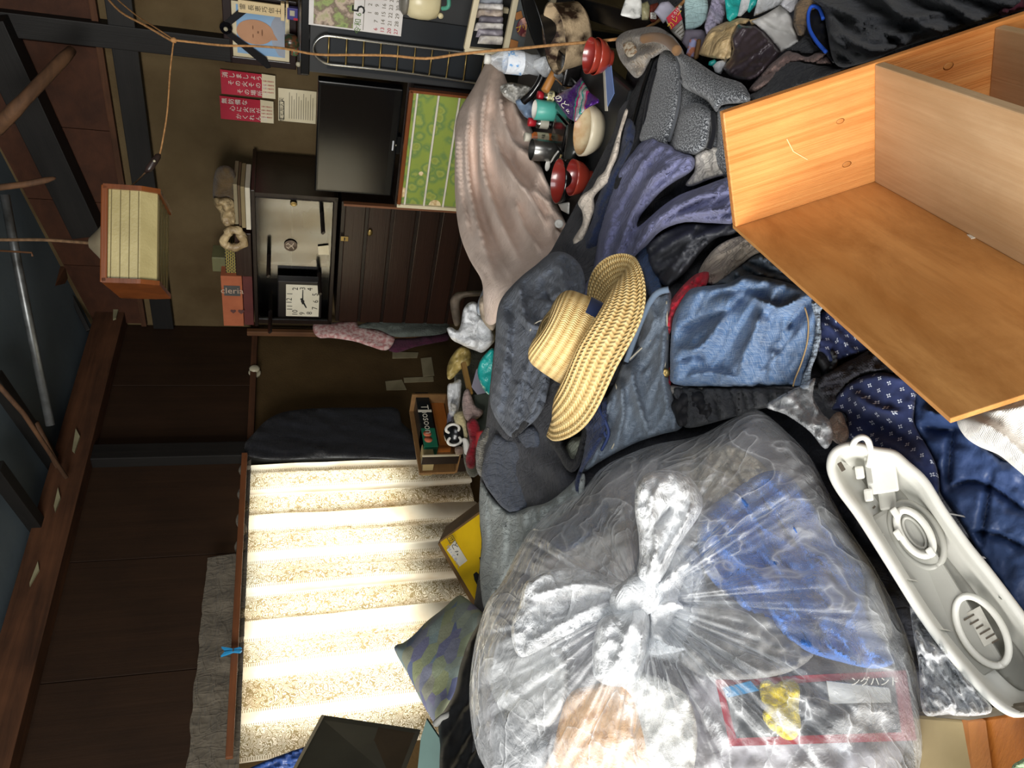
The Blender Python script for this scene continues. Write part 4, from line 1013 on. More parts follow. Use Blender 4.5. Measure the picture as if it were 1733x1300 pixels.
cloth('pale_trousers', [(815,815),(830,838),(862,867),(895,858),(927,850),(960,825),(988,800),(985,838),(950,880),(900,920),(880,935),(865,960),(848,990),(832,1022),(820,1032),(814,1000),(812,960),(816,920),(812,880),(811,845)],
      palet, step=5, lift=0.0, auto=(0.02, 26, 85, 0.8), noise=(0.01, 30), edge=(12, 0.03), skirt=0.08,
      folds=[([(820,850),(825,900),(822,960)],0.02,6),([(850,870),(855,910),(845,970)],0.025,8),([(890,865),(885,900)],0.02,8)], label='pale grey trousers hanging by the yellow carton', cat='clothing')
fuzz = fabric('grey boucle', '#8f8a7c', '#5a564c', weave=160, bump=0.006, vs=40, sheen=0.4)
cloth('boucle_scarf', [(835,703),(848,712),(846,722),(838,738),(828,752),(822,772),(817,806),(808,800),(805,780),(806,758),(812,738),(822,724),(828,712)], fuzz, Z=2.12, step=4, edge=(14, 0.06), noise=(0.03, 14), skirt=0.06, label='fuzzy grey boucle scarf behind the navy trousers', cat='clothing')
# purple long-sleeved top
purp = fabric('purple blue jersey', '#777a9f', '#606386', fine=('#9a9cc4', 220, 0.5), vs=20)
pz = [(1100,232,1.72),(1040,330,1.86),(1010,430,1.84),(975,510,1.8),(1050,500,1.66),(1090,400,1.62),(1175,275,1.52),(1240,310,1.42),(1238,365,1.4),(1140,360,1.55),(1110,300,1.62)]
cloth('purple_top', [(1098,230),(1122,240),(1150,255),(1172,264),(1176,276),(1170,290),(1140,308),(1118,325),(1100,345),(1082,368),(1078,385),(1095,372),(1120,350),(1150,330),(1190,315),(1225,302),(1246,300),(1246,372),(1210,378),(1160,376),(1120,390),(1095,415),(1070,440),(1062,475),(1052,508),(1035,522),(1010,512),(978,510),(972,502),(990,482),(1002,460),(1008,430),(1015,390),(1030,330),(1048,285),(1070,258)],
      purp, Z=pz, lift=0.03, step=4.5, sm=3, edge=(16, 0.04), skirt=0.1, auto=[(0.012, 17, [(1150,255),(1085,320),(1050,390),(1030,460),(1000,505)], 0.7), (0.008, 13, [(1245,335),(1180,345),(1110,380),(1070,430),(1040,510)], 0.6)], noise=(0.006, 40),
      folds=[([(1115,245),(1080,290),(1050,340),(1030,400),(1015,450)],0.03,9),([(1160,265),(1110,300),(1080,345),(1055,400),(1040,460),(1020,500)],0.03,8),([(1240,325),(1180,335),(1120,370),(1080,420),(1060,470)],0.03,8),([(1240,355),(1180,360),(1130,375)],0.022,7),([(1090,260),(1060,310),(1040,370)],-0.02,6),([(985,500),(1010,480),(1030,500)],0.02,7)],
      label='long purple blue top trailing from the grey floor chair to the hat', cat='clothing')
whitec = fabric('off white cotton', '#dcd6cd', '#c4bdb3')
cloth('white_sleeve', [(1175,262),(1195,252),(1215,250),(1222,265),(1220,285),(1236,282),(1240,300),(1222,298),(1195,306),(1172,315),(1160,312),(1176,288)], whitec, Z=[(1175,262,1.55),(1220,252,1.48),(1238,298,1.44),(1165,312,1.55)], lift=0.03, edge=(9, 0.025), noise=(0.012, 20), auto=(0.008, 12, 70, 0.8), step=4, label='off white sleeve poking out under the purple top', cat='clothing')
cloth('blue_tee', [(1085,395),(1100,372),(1130,348),(1150,338),(1140,352),(1112,378),(1098,398),(1108,440),(1120,480),(1112,510),(1098,500),(1088,460),(1078,440)], fabric('blue tee', '#3f5a84', '#2f466c'), lift=0.015, step=5, edge=(9, 0.02), noise=(0.01, 20), label='strip of blue cloth under the purple top above the hat brim', cat='clothing')
# cream strap and navy cloth between table and chair
cloth('cream_strap', [(1058,186),(1063,190),(1052,225),(1046,262),(1034,290),(1030,308),(1015,322),(1005,335),(1006,352),(1000,372),(990,400),(975,432),(962,428),(970,405),(985,380),(985,358),(978,345),(985,330),(1002,318),(1012,300),(1024,288),(1036,255),(1048,218)],
      fabric('cream jersey', '#e2d6c8', '#cdbfae'), Z=[(1060,188,1.82),(1030,290,1.86),(1000,340,1.92),(970,430,2.0),(985,360,1.94)], lift=0.06, step=3.5, edge=(8, 0.025), noise=(0.008, 12), sm=3, label='twisted cream strap of cloth lying along the table edge', cat='clothing')
cloth('navy_cloth', [(1030,295),(1046,268),(1054,230),(1062,200),(1075,215),(1070,250),(1050,290),(1035,330),(1022,380),(1008,430),(985,470),(968,455),(975,430),(990,400),(1002,372),(1008,345),(1018,320)],
      fabric('navy cotton', '#283452', '#1c2540'), Z=[(1060,200,1.8),(1030,300,1.84),(1008,430,1.88),(970,455,1.96)], lift=0.02, step=5, edge=(12, 0.03), auto=(0.015, 14, 115, 0.8), skirt=0.1, label='dark navy cloth beside the cream strap', cat='clothing')
# black shiny skirt, beige trousers, red shirt
satin = mt('black satin', '#4e5056', '#3e4045', rough=0.5, spec=0.4, kind='UV', vs=10)
cloth('black_skirt', [(1093,415),(1100,405),(1130,390),(1165,378),(1215,378),(1248,372),(1256,385),(1240,398),(1215,402),(1190,422),(1165,455),(1150,470),(1130,486),(1112,470),(1098,445)], satin, lift=0.02, step=4, edge=(12, 0.03), auto=(0.02, 24, -38, 0.9), noise=(0.004, 20), skirt=0.08,
      folds=[([(1105,430),(1140,410),(1180,390)],0.025,7),([(1120,470),(1150,440),(1170,410),(1220,385)],0.025,7),([(1140,470),(1165,440),(1200,405)],0.02,6)], label='shiny black skirt in folds between purple top and beige trousers', cat='clothing')
beig = fabric('beige cotton', '#c9bdb0', '#b5a899')
bt = cloth('beige_trousers', [(1182,468),(1190,445),(1210,420),(1235,405),(1262,398),(1285,400),(1308,415),(1300,425),(1275,432),(1250,452),(1225,470),(1205,482)], beig, lift=0.06, step=4, edge=(6, 0.008), noise=(0.004, 30), auto=(0.008, 16, -30, 0.8), label='beige trousers tucked between black skirt and blue jeans', cat='clothing')
seam(bt, [(1215,428),(1245,412),(1275,406),(1300,415)], None, lift=0.05)
seam(bt, [(1222,432),(1250,418),(1280,412)], None, r=0.001, lift=0.048)
redc = fabric('red jersey', '#e0283f', '#bd1c33', vs=20)
cloth('red_shirt', [(1127,535),(1132,515),(1148,492),(1165,474),(1180,463),(1198,460),(1200,470),(1192,488),(1170,500),(1155,512),(1140,535),(1134,565),(1126,560)], redc, lift=0.075, step=3.5, edge=(8, 0.03), auto=(0.012, 9, -55, 0.9), noise=(0.006, 12), label='bright red shirt squeezed between dark and blue jeans', cat='clothing')
cloth('red_scrap', [(1128,628),(1134,622),(1137,640),(1133,655),(1127,648)], redc, lift=0.02, step=3, edge=(4, 0.015), label='small corner of red cloth beside the blue jeans thigh', cat='clothing')
# dark denim behind the blue jeans
dden = denim('dark washed denim', '#566273', '#76828f', 0.25)
cloth('dark_denim', [(1205,482),(1250,452),(1276,432),(1302,424),(1330,436),(1365,470),(1395,500),(1380,520),(1330,490),(1270,484),(1225,488)], dden, lift=0.04, step=5, edge=(10, 0.03), auto=(0.022, 18, 20, 0.8), noise=(0.01, 20), label='dark washed denim under the shelf board beside beige trousers', cat='clothing')
# blue jeans leg
jn = denim('blue jeans denim', '#385377', '#53729b', 0.4)
jz = [(1140,560,1.38),(1150,640,1.36),(1175,490,1.36),(1250,470,1.28),(1300,560,1.24),(1340,640,1.22),(1390,510,1.18),(1370,660,1.18)]
jeans = cloth('blue_jeans', [(1136,560),(1142,530),(1160,498),(1178,486),(1230,480),(1258,466),(1290,468),(1340,480),(1380,496),(1408,515),(1390,520),(1386,540),(1384,575),(1378,600),(1366,632),(1362,656),(1330,654),(1270,655),(1205,654),(1140,650),(1134,622)],
      jn, Z=jz, lift=0.03, step=4, sm=3, edge=(18, 0.04), skirt=0.09, noise=(0.012, 55),
      folds=[([(1150,560),(1190,540),(1230,525),(1270,485)],-0.02,8),([(1145,590),(1180,590),(1210,560),(1240,500)],0.02,9),([(1270,500),(1320,520),(1360,500)],0.018,8),([(1250,640),(1260,600),(1280,560),(1285,520)],0.022,14),([(1300,640),(1310,590)],0.012,10),([(1330,560),(1350,530),(1375,505)],-0.014,7),([(1150,610),(1180,600),(1192,612)],-0.016,5),([(1155,640),(1200,630),(1250,640)],0.014,7),([(1200,500),(1250,490),(1300,490)],-0.012,6)],
      auto=(0.008, 40, -60, 0.9), label='faded blue jeans leg with frayed stitched hem in the middle', cat='clothing')
hem = fabric('frayed hem', '#a8b4c0', '#7d8ea4', weave=200, bump=0.004, vs=60)
cloth('jeans_hem', [(1372,510),(1390,516),(1404,512),(1414,524),(1402,530),(1396,520),(1388,528),(1390,545),(1388,575),(1382,602),(1372,630),(1368,656),(1354,656),(1356,640),(1366,618),(1376,590),(1380,560),(1378,535),(1374,522)], hem, Z=jz, lift=0.072, step=2.6, edge=(4, 0.006), noise=(0.006, 6), rough=2.5, parent=jeans, sm=2)
seam(jeans, [(1362,520),(1368,545),(1366,580),(1356,615),(1346,640),(1342,654)], jz, r=0.0013, lift=0.073, mat=mt('tan thread', '#a58a62'))
# dark washed jeans with fly
djn = denim('dark jeans denim', '#3d4858', '#66727f', 0.3)
djz = [(1000,770,1.5),(1060,560,1.5),(1130,490,1.42),(1150,720,1.36),(1020,660,1.52),(1090,640,1.44)]
dj = cloth('dark_jeans', [(1130,490),(1136,500),(1134,560),(1132,600),(1134,650),(1146,690),(1154,724),(1120,735),(1080,748),(1045,765),(1010,785),(985,800),(985,770),(990,735),(1005,705),(1022,680),(1040,650),(1055,610),(1068,570),(1082,540),(1100,505),(1115,494)],
      djn, Z=djz, lift=0.02, step=4, sm=3, edge=(14, 0.04), skirt=0.09, noise=(0.012, 40), auto=(0.014, 30, -62, 0.8),
      folds=[([(1128,500),(1124,560),(1122,620),(1128,680),(1140,725)],0.014,8),([(1050,640),(1055,700),(1042,755)],0.025,8),([(1068,600),(1075,660),(1100,740)],0.022,8),([(1040,660),(1020,720),(1000,770)],0.02,8),([(1090,530),(1078,580),(1062,620)],-0.03,7),([(1100,510),(1108,545),(1085,590)],0.02,6)],
      label='dark washed jeans with open fly in front of the straw hat', cat='clothing')
seam(dj, [(1128,510),(1129,560),(1126,610),(1124,640),(1130,690)], djz, lift=0.066)
seam(dj, [(1062,612),(1085,590),(1105,575),(1128,570)], djz, lift=0.062); seam(dj, [(1042,650),(1050,690),(1048,730),(1035,760)], djz, lift=0.07); seam(dj, [(1066,610),(1088,585),(1108,570),(1126,566)], djz, r=0.003, lift=0.055, mat=dden)
for x, y in [(1116, 577), (1126, 631)]:
    z = float(tps(djz)(x, y)[0])-0.068
    b = lathe('jeans_button', [(0.0, 0.004), (0.004, 0.005), (0.0075, 0.003), (0.0085, 0)], at(x, y, z), -FW, brass, dj, n=18)
# waistband roll end
tube('waistband_roll', spline([at(1060, 612, 1.42), at(1085, 545, 1.39), at(1108, 500, 1.37), at(1132, 490, 1.36)], 5), [0.005]*8+[0.006]*7+[0.006], denim('roll denim', '#3e5068', '#5f7286', 0.3), dj, n=8)
# navy sweater and green grey cloths below the hat
cloth('navy_sweater', [(1000,690),(1025,672),(1030,700),(1022,740),(1005,770),(985,800),(978,838),(972,818),(985,780),(992,740),(988,712)], fabric('navy knit', '#2d3a5c', '#202a48', weave=400, bump=0.001), lift=0.03, step=4.5, edge=(12, 0.04), noise=(0.012, 22), label='navy knit sleeve drooping under the straw hat tip', cat='clothing')
tas = mt('blue cord', '#2c3c6a'); ts = thing('blue_tassel', 'thin dark blue drawstring with tassel beside the dark jeans', 'cord', at(1014, 690, 1.42))
tube('drawstring', spline([at(1022, 665, 1.44), at(1014, 688, 1.42), at(1024, 712, 1.40), at(1030, 735, 1.40), at(1018, 762, 1.42)], 6), 0.003, tas, ts, n=6)
tube('drawstring', spline([at(1014, 690, 1.42), at(1018, 720, 1.41), at(1026, 740, 1.40)], 6), 0.003, tas, ts, n=6)
cloth('olive_lining', [(955,760),(968,742),(985,738),(992,730),(985,762),(975,790),(965,795),(955,780)], fabric('olive lining', '#8f9384', '#757a6c'), lift=0.0, step=4.5, edge=(8, 0.02), noise=(0.01, 16), label='olive grey lining showing below the hat tip', cat='clothing')
cloth('black_trim', [(925,742),(945,772),(955,790),(968,800),(982,786),(992,748),(1004,712),(990,716),(980,752),(970,778),(958,760),(950,738),(938,730)], blackcloth, lift=0.02, step=4, edge=(7, 0.025), noise=(0.006, 16), label='black band of cloth curling under the hat tip', cat='clothing')
# black cotton and socks under the jeans
cloth('black_sweatshirt', [(1140,655),(1200,655),(1270,656),(1362,657),(1395,640),(1384,604),(1396,580),(1420,600),(1405,640),(1372,672),(1330,684),(1280,694),(1220,712),(1160,724),(1148,690)], fabric('black sweatshirt', '#3a3c40', '#2a2c30'), lift=0.0, step=5, edge=(12, 0.03), auto=(0.022, 22, 80, 0.8), noise=(0.012, 22), label='black sweatshirt under the hem of the blue jeans', cat='clothing')
cloth('white_undershirt', [(1134,652),(1160,652),(1205,655),(1175,664),(1145,668),(1134,664)], whitec, lift=0.01, step=4, edge=(5, 0.015), label='sliver of white undershirt below the blue jeans thigh', cat='clothing')
cloth('black_stocking', [(1136,685),(1150,666),(1175,660),(1195,668),(1206,690),(1200,708),(1170,716),(1150,722),(1142,704)], mt('black mesh', '#17171a', '#2d2a28', rough=0.8, kind='UV', vs=90, contrast=(0.55, 0.7)), lift=0.02, step=4, edge=(12, 0.03), noise=(0.02, 14), label='crumpled black mesh stocking beside the dark jeans', cat='clothing')
# dotted cotton, black cardigan, quilt
dm = dots('navy cross print', '#333d66', '#c9d0dc', 68)
cloth('cross_print_cloth', [(1384,545),(1392,528),(1412,530),(1440,552),(1480,586),(1470,594),(1440,602),(1418,612),(1405,614),(1395,600),(1384,590)], dm, lift=0.015, step=5, edge=(8, 0.02), noise=(0.01, 40), auto=(0.008, 26, 40, 0.7), label='small piece of navy cross-print cotton under the shelf edge', cat='clothing')
cloth('black_cardigan', [(1380,660),(1388,640),(1415,622),(1450,604),(1486,586),(1515,606),(1552,636),(1556,645),(1525,640),(1490,632),(1455,640),(1425,660),(1410,690),(1396,688),(1390,672)], fabric('black cardigan', '#3c3c44', '#2a2a31', weave=300, bump=0.001), lift=0.02, step=5, edge=(10, 0.03), auto=(0.012, 16, -25, 0.8), noise=(0.012, 26), skirt=0.06, label='black cardigan lying across the navy cross-print cotton', cat='clothing')
dz = [(1410,690,1.12),(1440,640,1.1),(1550,640,1.03),(1548,720,1.02),(1590,800,0.98),(1560,830,1.0),(1480,740,1.07)]
cloth('cross_print_dress', [(1405,690),(1422,662),(1452,640),(1490,630),(1525,638),(1552,646),(1548,690),(1546,712),(1556,735),(1574,765),(1586,795),(1590,830),(1575,850),(1540,830),(1510,800),(1480,770),(1450,748),(1432,736),(1432,705),(1420,696)], dm, Z=dz, lift=0.015, step=5, edge=(10, 0.02), noise=(0.016, 60), skirt=0.06,
      folds=[([(1440,660),(1480,690),(1530,700)],0.012,12),([(1470,740),(1520,760),(1570,800)],0.012,14)], label='large navy cross-print cotton garment above the white lamp housing', cat='clothing')
quiltm = mt('navy quilted nylon', '#33456e', '#273756', rough=0.5, spec=0.35, kind='UV', vs=6, bump=0.0015, bs=70)
qz = [(1552,650,1.03),(1620,700,0.97),(1700,800,0.9),(1760,900,0.86),(1760,1080,0.84),(1700,1010,0.88),(1600,830,0.97)]
ql = cloth('quilted_jacket', [(1550,646),(1580,664),(1622,700),(1650,740),(1700,780),(1760,800),(1760,1080),(1733,1045),(1700,1000),(1660,940),(1622,880),(1590,832),(1588,798),(1574,765),(1556,735),(1547,712)], quiltm, Z=qz, lift=0.005, step=5, edge=(10, 0.02), noise=(0.014, 50), skirt=0.06,
      folds=[([(1555,720),(1600,726),(1650,722)],-0.012,7),([(1600,830),(1640,815),(1690,830),(1740,870)],-0.012,6),([(1620,710),(1610,760),(1606,830)],-0.012,6),([(1680,790),(1672,850),(1660,930)],-0.012,6),([(1640,900),(1690,905),(1740,930)],-0.012,6),([(1560,690),(1590,700),(1610,690)],0.015,8),([(1610,680),(1625,720),(1650,745)],0.014,8)],
      label='dark navy quilted jacket lying under the white linen and lamp housing', cat='clothing')
linen = fabric('white linen', '#ece9e2', '#d8d4cb', weave=500, wrinkle=0.0008, ws=40)
cloth('white_linen', [(1619,712),(1630,695),(1660,680),(1700,655),(1760,620),(1760,830),(1733,805),(1715,790),(1690,770),(1655,755),(1632,738)], linen, Z=[(1619,712,0.93),(1733,630,0.83),(1733,800,0.84),(1660,740,0.89)], lift=0.03, step=5, edge=(26, 0.04), noise=(0.01, 45), skirt=0.08,
      folds=[([(1640,710),(1690,730),(1750,790)],0.012,16),([(1660,700),(1720,690),(1760,680)],0.008,10)], label='white linen cloth bundled at the corner of the shelf board', cat='cloth')
cloth('beige_lace', [(1405,708),(1418,698),(1428,702),(1434,722),(1436,740),(1424,752),(1408,742),(1400,728)], fabric('beige lace', '#cbb5a4', '#b39d8c', weave=260, bump=0.003), lift=0.03, step=3, rough=2.5, edge=(6, 0.015), noise=(0.01, 10), label='scalloped beige lace edge beside the lamp housing', cat='clothing')

# ------------------------------------------------ straw hat
def straw(name, c1, c2, sc=1.0):
    t = NT(name); uv = t.coord('UV', (sc, sc, 1))
    s_ = t.n('ShaderNodeSeparateXYZ'); t.l(uv, s_.inputs[0])
    # braid rows along u, zig-zag plait within a row
    row = t.math('PINGPONG', t.math('MULTIPLY', s_.outputs[1], 230.0), 1.0)
    zig = t.math('SINE', t.math('ADD', t.math('MULTIPLY', s_.outputs[0], 900.0), t.math('MULTIPLY', row, 4.0)))
    n1 = t.noise(t.coord('UV', (160, 60, 1)), 1.0, 3)
    h = t.math('ADD', t.math('MULTIPLY', row, 1.0), t.math('MULTIPLY', zig, 0.22))
    c = t.ramp(t.math('ADD', t.math('MULTIPLY', h, 0.35), t.math('MULTIPLY', n1, 0.55)), [(0.15, lin(c2)), (0.5, lin(c1)), (0.85, lin('#f2deaa'))])
    return t.done(t.pbr(c, 0.55, 0, t.bump(h, 0.0025), 0.4))
strawm = straw('plaited straw', '#e2c283', '#a17a40'); 
Hc = at(990, 585, 1.46)
mdir = unit(iv(0.483, -0.876, 0.12))                      # along the long axis of the brim
pdir = iv(0.876, 0.483, 0); tau = math.radians(3)
axis = unit(-pdir*math.cos(tau) - FW*math.sin(tau)); axis = unit(axis - mdir*np.dot(axis, mdir))
ndir = np.cross(axis, mdir)
if np.dot(ndir, pdir) < 0: ndir = -ndir
hat = thing('straw_hat', 'plaited straw sun hat with curled brim on top of the clothes', 'hat', Hc)
def hatsurf(nm, rows, n=96):
    V = []; U = []; acc = 0
    for i, fn in enumerate(rows):
        for j in range(n+1):
            q = 2*math.pi*j/n
            p, v = fn(q); V.append(p); U.append((q*0.14, v))
    Fq = [(i*(n+1)+j, i*(n+1)+j+1, (i+1)*(n+1)+j+1, (i+1)*(n+1)+j) for i in range(len(rows)-1) for j in range(n)]
    return obj(nm, V, Fq, strawm, hat, smooth=True, uv=U)
def brim_pt(q, t, th=0.0):
    c, s = math.cos(q), math.sin(q)
    r_in = (0.084, 0.072); r_out = (0.188, 0.160)
    rm = r_in[0] + (r_out[0]-r_in[0])*t; rn = r_in[1] + (r_out[1]-r_in[1])*t
    # droop towards the viewer, rim curled up at the two ends, most at the right one
    hgt = -0.008*t + 0.02*t*t*max(0, c)**2 - 0.01*t*max(0, -s) - 0.012*t*max(0, -c) + max(0, s)**0.7*(0.030*math.sin(math.pi*min(1, t*1.15)) - 0.040*t*t)
    hgt += 0.10*t*t*max(0, c)*max(0, -s) + 0.004*math.sin(5*q)*t
    return Hc + mdir*rm*c + ndir*rn*s + axis*(hgt + th)
brim_rows = [(lambda q, t=t: (brim_pt(q, t), 0.10*t)) for t in np.linspace(0, 1, 22)] + [(lambda q: (brim_pt(q, 1.012, -0.002), 0.102))] + [(lambda q, t=t: (brim_pt(q, t, -0.004), 0.10*t)) for t in np.linspace(1, 0, 12)]
hatsurf('brim', brim_rows)
def crown_pt(q, t):
    c, s = math.cos(q), math.sin(q)
    prof = [(1.0, 0.0), (1.0, 0.02), (0.97, 0.05), (0.92, 0.078), (0.84, 0.09), (0.7, 0.097), (0.5, 0.098), (0.25, 0.092), (0.02, 0.088)]
    x = t*(len(prof)-1); i = min(int(x), len(prof)-2); fr_ = x-i
    k = prof[i][0]*(1-fr_)+prof[i+1][0]*fr_; h = prof[i][1]*(1-fr_)+prof[i+1][1]*fr_
    d = 1+0.03*math.sin(2*q+1)*t
    return Hc + mdir*0.086*c*k*d + ndir*0.074*s*k*d + axis*(h*0.92 + 0.004*math.sin(3*q)*t)
hatsurf('crown', [(lambda q, t=t: (crown_pt(q, t), 0.12*t)) for t in np.linspace(0, 1, 26)])
bandm = fabric('navy hat band', '#27355c', '#1c2848')
V = []; n = 64
for j in range(n):
    q = 2*math.pi*j/n
    for t in (0.02, 0.20):
        p = crown_pt(q, t); c = Hc + axis*np.dot(p-Hc, axis); V.append(c + (p-c)*1.015)
# only the far-right stretch of the band is loose and shows
obj('hat_band', V, [(2*j, 2*((j+1) % n), 2*((j+1) % n)+1, 2*j+1) for j in range(n) if (j < 9 or j > 55)], bandm, hat, smooth=True)

# ================================================================ SHELF UNIT, LAMP HOUSING, RUBBISH BAG
Z0 = 1.08
Po = at(1480, 308, Z0)
Pa = at(1245, 385, Z0*1.0017); Pb = at(1733, 450, Z0*0.7753); Pc = at(1480, 107, Z0*0.9157)
e1 = unit(Pa-Po); e2 = Pb-Po; e2 = unit(e2-e1*np.dot(e1, e2)); e3 = np.cross(e1, e2)
if np.dot(e3, Pc-Po) < 0: e3 = -e3
la, wd = np.linalg.norm(Pa-Po), np.linalg.norm(Pc-Po)
ow = wood('orange shelf plank', '#e8a862', '#c57a38', axis=0, scale=1.0, rough=0.5, ring=80, col3='#b06a30', coat=0.1, bump=0.0014, contrast=(0.38, 0.62), blot=(0.55, 9, '#b5642c'))
lw_ = wood('pale divider plank', '#c9ab86', '#ad8a63', axis=0, scale=1.0, rough=0.6, ring=40, col3='#94714c', blot=(0.5, 9, '#94744e'))
ply = wood('plywood back', '#cf9a5c', '#a96f35', axis=1, scale=1.0, rough=0.5, ring=14, col3='#86521f', coat=0.1, contrast=(0.3, 0.7), blot=(0.75, 16, '#8a5522'))
su = thing('shelf_unit', 'open wooden shelf unit tipped over on the clothes at the right', 'shelf', Po)
T = 0.012
# side plank (A) runs on past the divider, back panel (C), divider (B) and second divider
box('side_plank', Po + e1*la, -e1*(la+0.75), e3*wd, -e2*T, ow, su, bev=0.002)
box('back_panel', Po + e1*la - e2*T, -e1*(la+0.75), e2*0.485, -e3*0.006, ply, su, bev=0.001)
d1 = box('divider', Po, e2*0.49, e3*wd*0.99, -e1*0.013, lw_, su, bev=0.002)
box('divider', onplane(1690, 38, Po+e3*wd, e3)*0 + Po - e1*float(np.dot(Po+e3*wd-onplane(1684, 40, Po, e2), e1)), e2*0.49, e3*wd*0.97, -e1*0.013, lw_, su, bev=0.002)
knot = mt('plank knot', '#c98a4c', '#a8682e', rough=0.5)
for (x, y, r, axn, pl) in [(1422, 205, 0.006, e2, 'A'), (1433, 278, 0.007, e2, 'A')]:
    p = onplane(x, y, Po, e2)+e2*0.0002
    lathe('knot', [(0, 0.0003), (r*0.4, 0.0003), (r*0.6, 0)], p, e2, knot, su, n=14, sx=1.6, xdir=e1)
p = onplane(1605, 112, Po, e2); lathe('knot', [(0, 0.0003), (0.003, 0.0003), (0.005, 0)], p, e2, knot, su, n=14, sx=1.5, xdir=e1)
p = onplane(1636, 398, Po, e3); prism('chipped_paint', [p, p-e1*0.004+e2*0.004, p-e1*0.004+e2*0.012, p+e1*0.002+e2*0.011], e3*0.001, white_p, su)
for (x0, y0, x1, y1) in [(1331, 235, 1342, 256), (1342, 256, 1366, 270)]:
    a, b = onplane(x0, y0, Po, e2), onplane(x1, y1, Po, e2); beam('scratch', a+e2*0.0006, b+e2*0.0006, 0.0012, 0.0012, mt('scratch', '#f0c890'), su, upv=tuple(e2), bev=0)

# --- white plastic ceiling-lamp housing, inside facing up
fxm = mt('white lamp plastic', '#d9d9d2', '#c9c8c0', rough=0.4, vs=9, kind='Object')
fxd = mt('grey moulded plastic', '#a3a39c', '#93928b', rough=0.45)
dirt = mt('grime', '#5b5246', '#3d372f', rough=0.9)
zf = [(1420, 780, 1.06), (1500, 760, 1.04), (1700, 1200, 0.86), (1760, 1130, 0.85), (1560, 980, 0.95)]
hz_ = tps([(1400, 780, 1.0), (1500, 760, 0.97), (1640, 1180, 0.835), (1780, 1100, 0.785)])
def hp(x, y, up=0.0):
    z = float(hz_(x, y)[0]); return at(x, y, z - up)
outline = [(1400,800),(1400,775),(1412,757),(1436,748),(1462,750),(1482,756),(1515,762),(1540,782),(1570,810),(1600,858),(1640,915),(1680,965),(1733,1035),(1780,1100),(1790,1170),(1760,1212),(1722,1216),(1690,1202),(1650,1165),(1600,1108),(1552,1042),(1502,962),(1450,880),(1415,832)]
housing = thing('lamp_housing', 'white plastic ceiling lamp housing lying open side up with flat rim', 'lamp part', hp(1560, 980))
O2 = spline(np.array(outline, float), 5, closed=True); no = len(O2); ctr = np.array([1585, 985.0])
# axis of the oval
def inset(px):                                     # shrink outline towards its spine
    out = []
    N = len(O2)
    for i in range(N):
        t = O2[(i+1) % N]-O2[i-1]; nrm = np.array([-t[1], t[0]]); nrm /= np.linalg.norm(nrm)
        if np.dot(nrm, ctr-O2[i]) < 0 and abs(np.dot(nrm, ctr-O2[i])) > 1: nrm = -nrm
        out.append(O2[i]+nrm*px)
    return np.array(out)
area = sum(O2[i][0]*O2[(i+1) % no][1]-O2[(i+1) % no][0]*O2[i][1] for i in range(no))
def inset(px):
    s = 1 if area > 0 else -1; out = []
    for i in range(no):
        t = O2[(i+1) % no]-O2[i-1]; nrm = s*np.array([-t[1], t[0]]); nrm /= np.linalg.norm(nrm)+1e-9
        out.append(O2[i]+nrm*px)
    return np.array(out)
rings = [(0, -0.02), (0, 0.004), (3, 0.008), (12, 0.008), (16, 0.003), (20, -0.012), (30, -0.032), (42, -0.036), (50, -0.037)]
V = []
for px_, up_ in rings: V += [hp(x, y, up_) for x, y in inset(px_)]
Fq = [(k*no+i, k*no+(i+1) % no, (k+1)*no+(i+1) % no, (k+1)*no+i) for k in range(len(rings)-1) for i in range(no)]
obj('tray', V, Fq, fxm, housing, smooth=True)
cloth('tray_floor', [tuple(p) for p in inset(47)], fxd, Z=lambda x, y: hz_(x, y), lift=-0.0355, step=8, edge=(4, 0.001), skirt=0.004, parent=housing, sm=1)
# raised spine, sockets and ribs
def hbox(nm, x, y, lx, ly, ang, up0, up1, mat, bev=0.003):
    q = math.radians(ang); d = np.array([math.cos(q), math.sin(q)]); s = np.array([-d[1], d[0]])
    c = np.array([x, y], float)
    P = [c-d*lx/2-s*ly/2, c+d*lx/2-s*ly/2, c+d*lx/2+s*ly/2, c-d*lx/2+s*ly/2]
    V = [hp(a, b, up0) for a, b in P] + [hp(a, b, up1) for a, b in P]
    return obj(nm, V, BOXF, mat, housing, bev=bev)
hbox('socket_block', 1492, 802, 52, 66, -8, -0.030, -0.014, fxm); hbox('socket_block', 1500, 832, 30, 62, -8, -0.030, -0.018, fxd)
hbox('socket_slot', 1470, 800, 10, 40, -8, -0.016, -0.012, fxd)
for x, y in [(1455, 800), (1470, 838)]: hbox('clip', x, y, 16, 22, -8, -0.03, -0.01, fxm)
hbox('spine', 1585, 1000, 330, 70, 58, -0.034, -0.022, fxd, bev=0.006)
def hring(nm, x, y, rx, ry, ang, up, r, mat, n=40, a0=0, a1=360):
    q0 = math.radians(ang); pts = []
    for i in range(n+1):
        q = math.radians(a0+(a1-a0)*i/n); a, b = rx*math.cos(q), ry*math.sin(q)
        pts.append(hp(x+a*math.cos(q0)-b*math.sin(q0), y+a*math.sin(q0)+b*math.cos(q0), up))
    return tube(nm, pts, r, mat, housing, n=8)
hring('mount_ring', 1548, 902, 44, 22, 56, -0.012, 0.0045, fxm); hring('mount_ring', 1552, 906, 62, 36, 56, -0.022, 0.004, fxd); hring('mount_ring', 1548, 902, 30, 13, 56, -0.016, 0.002, fxd)
for x, y in [(1515, 868), (1575, 935), (1520, 905)]: hbox('ring_clip', x, y, 18, 12, 56, -0.02, -0.004, fxm, bev=0.002)
hring('recess_rim', 1662, 1068, 66, 34, 58, -0.020, 0.004, fxm)
lab = hbox('rating_label', 1662, 1060, 64, 26, 62, -0.024, -0.0195, mt('label paper', '#b9b7ae', '#8d8a80', vs=60), bev=0)
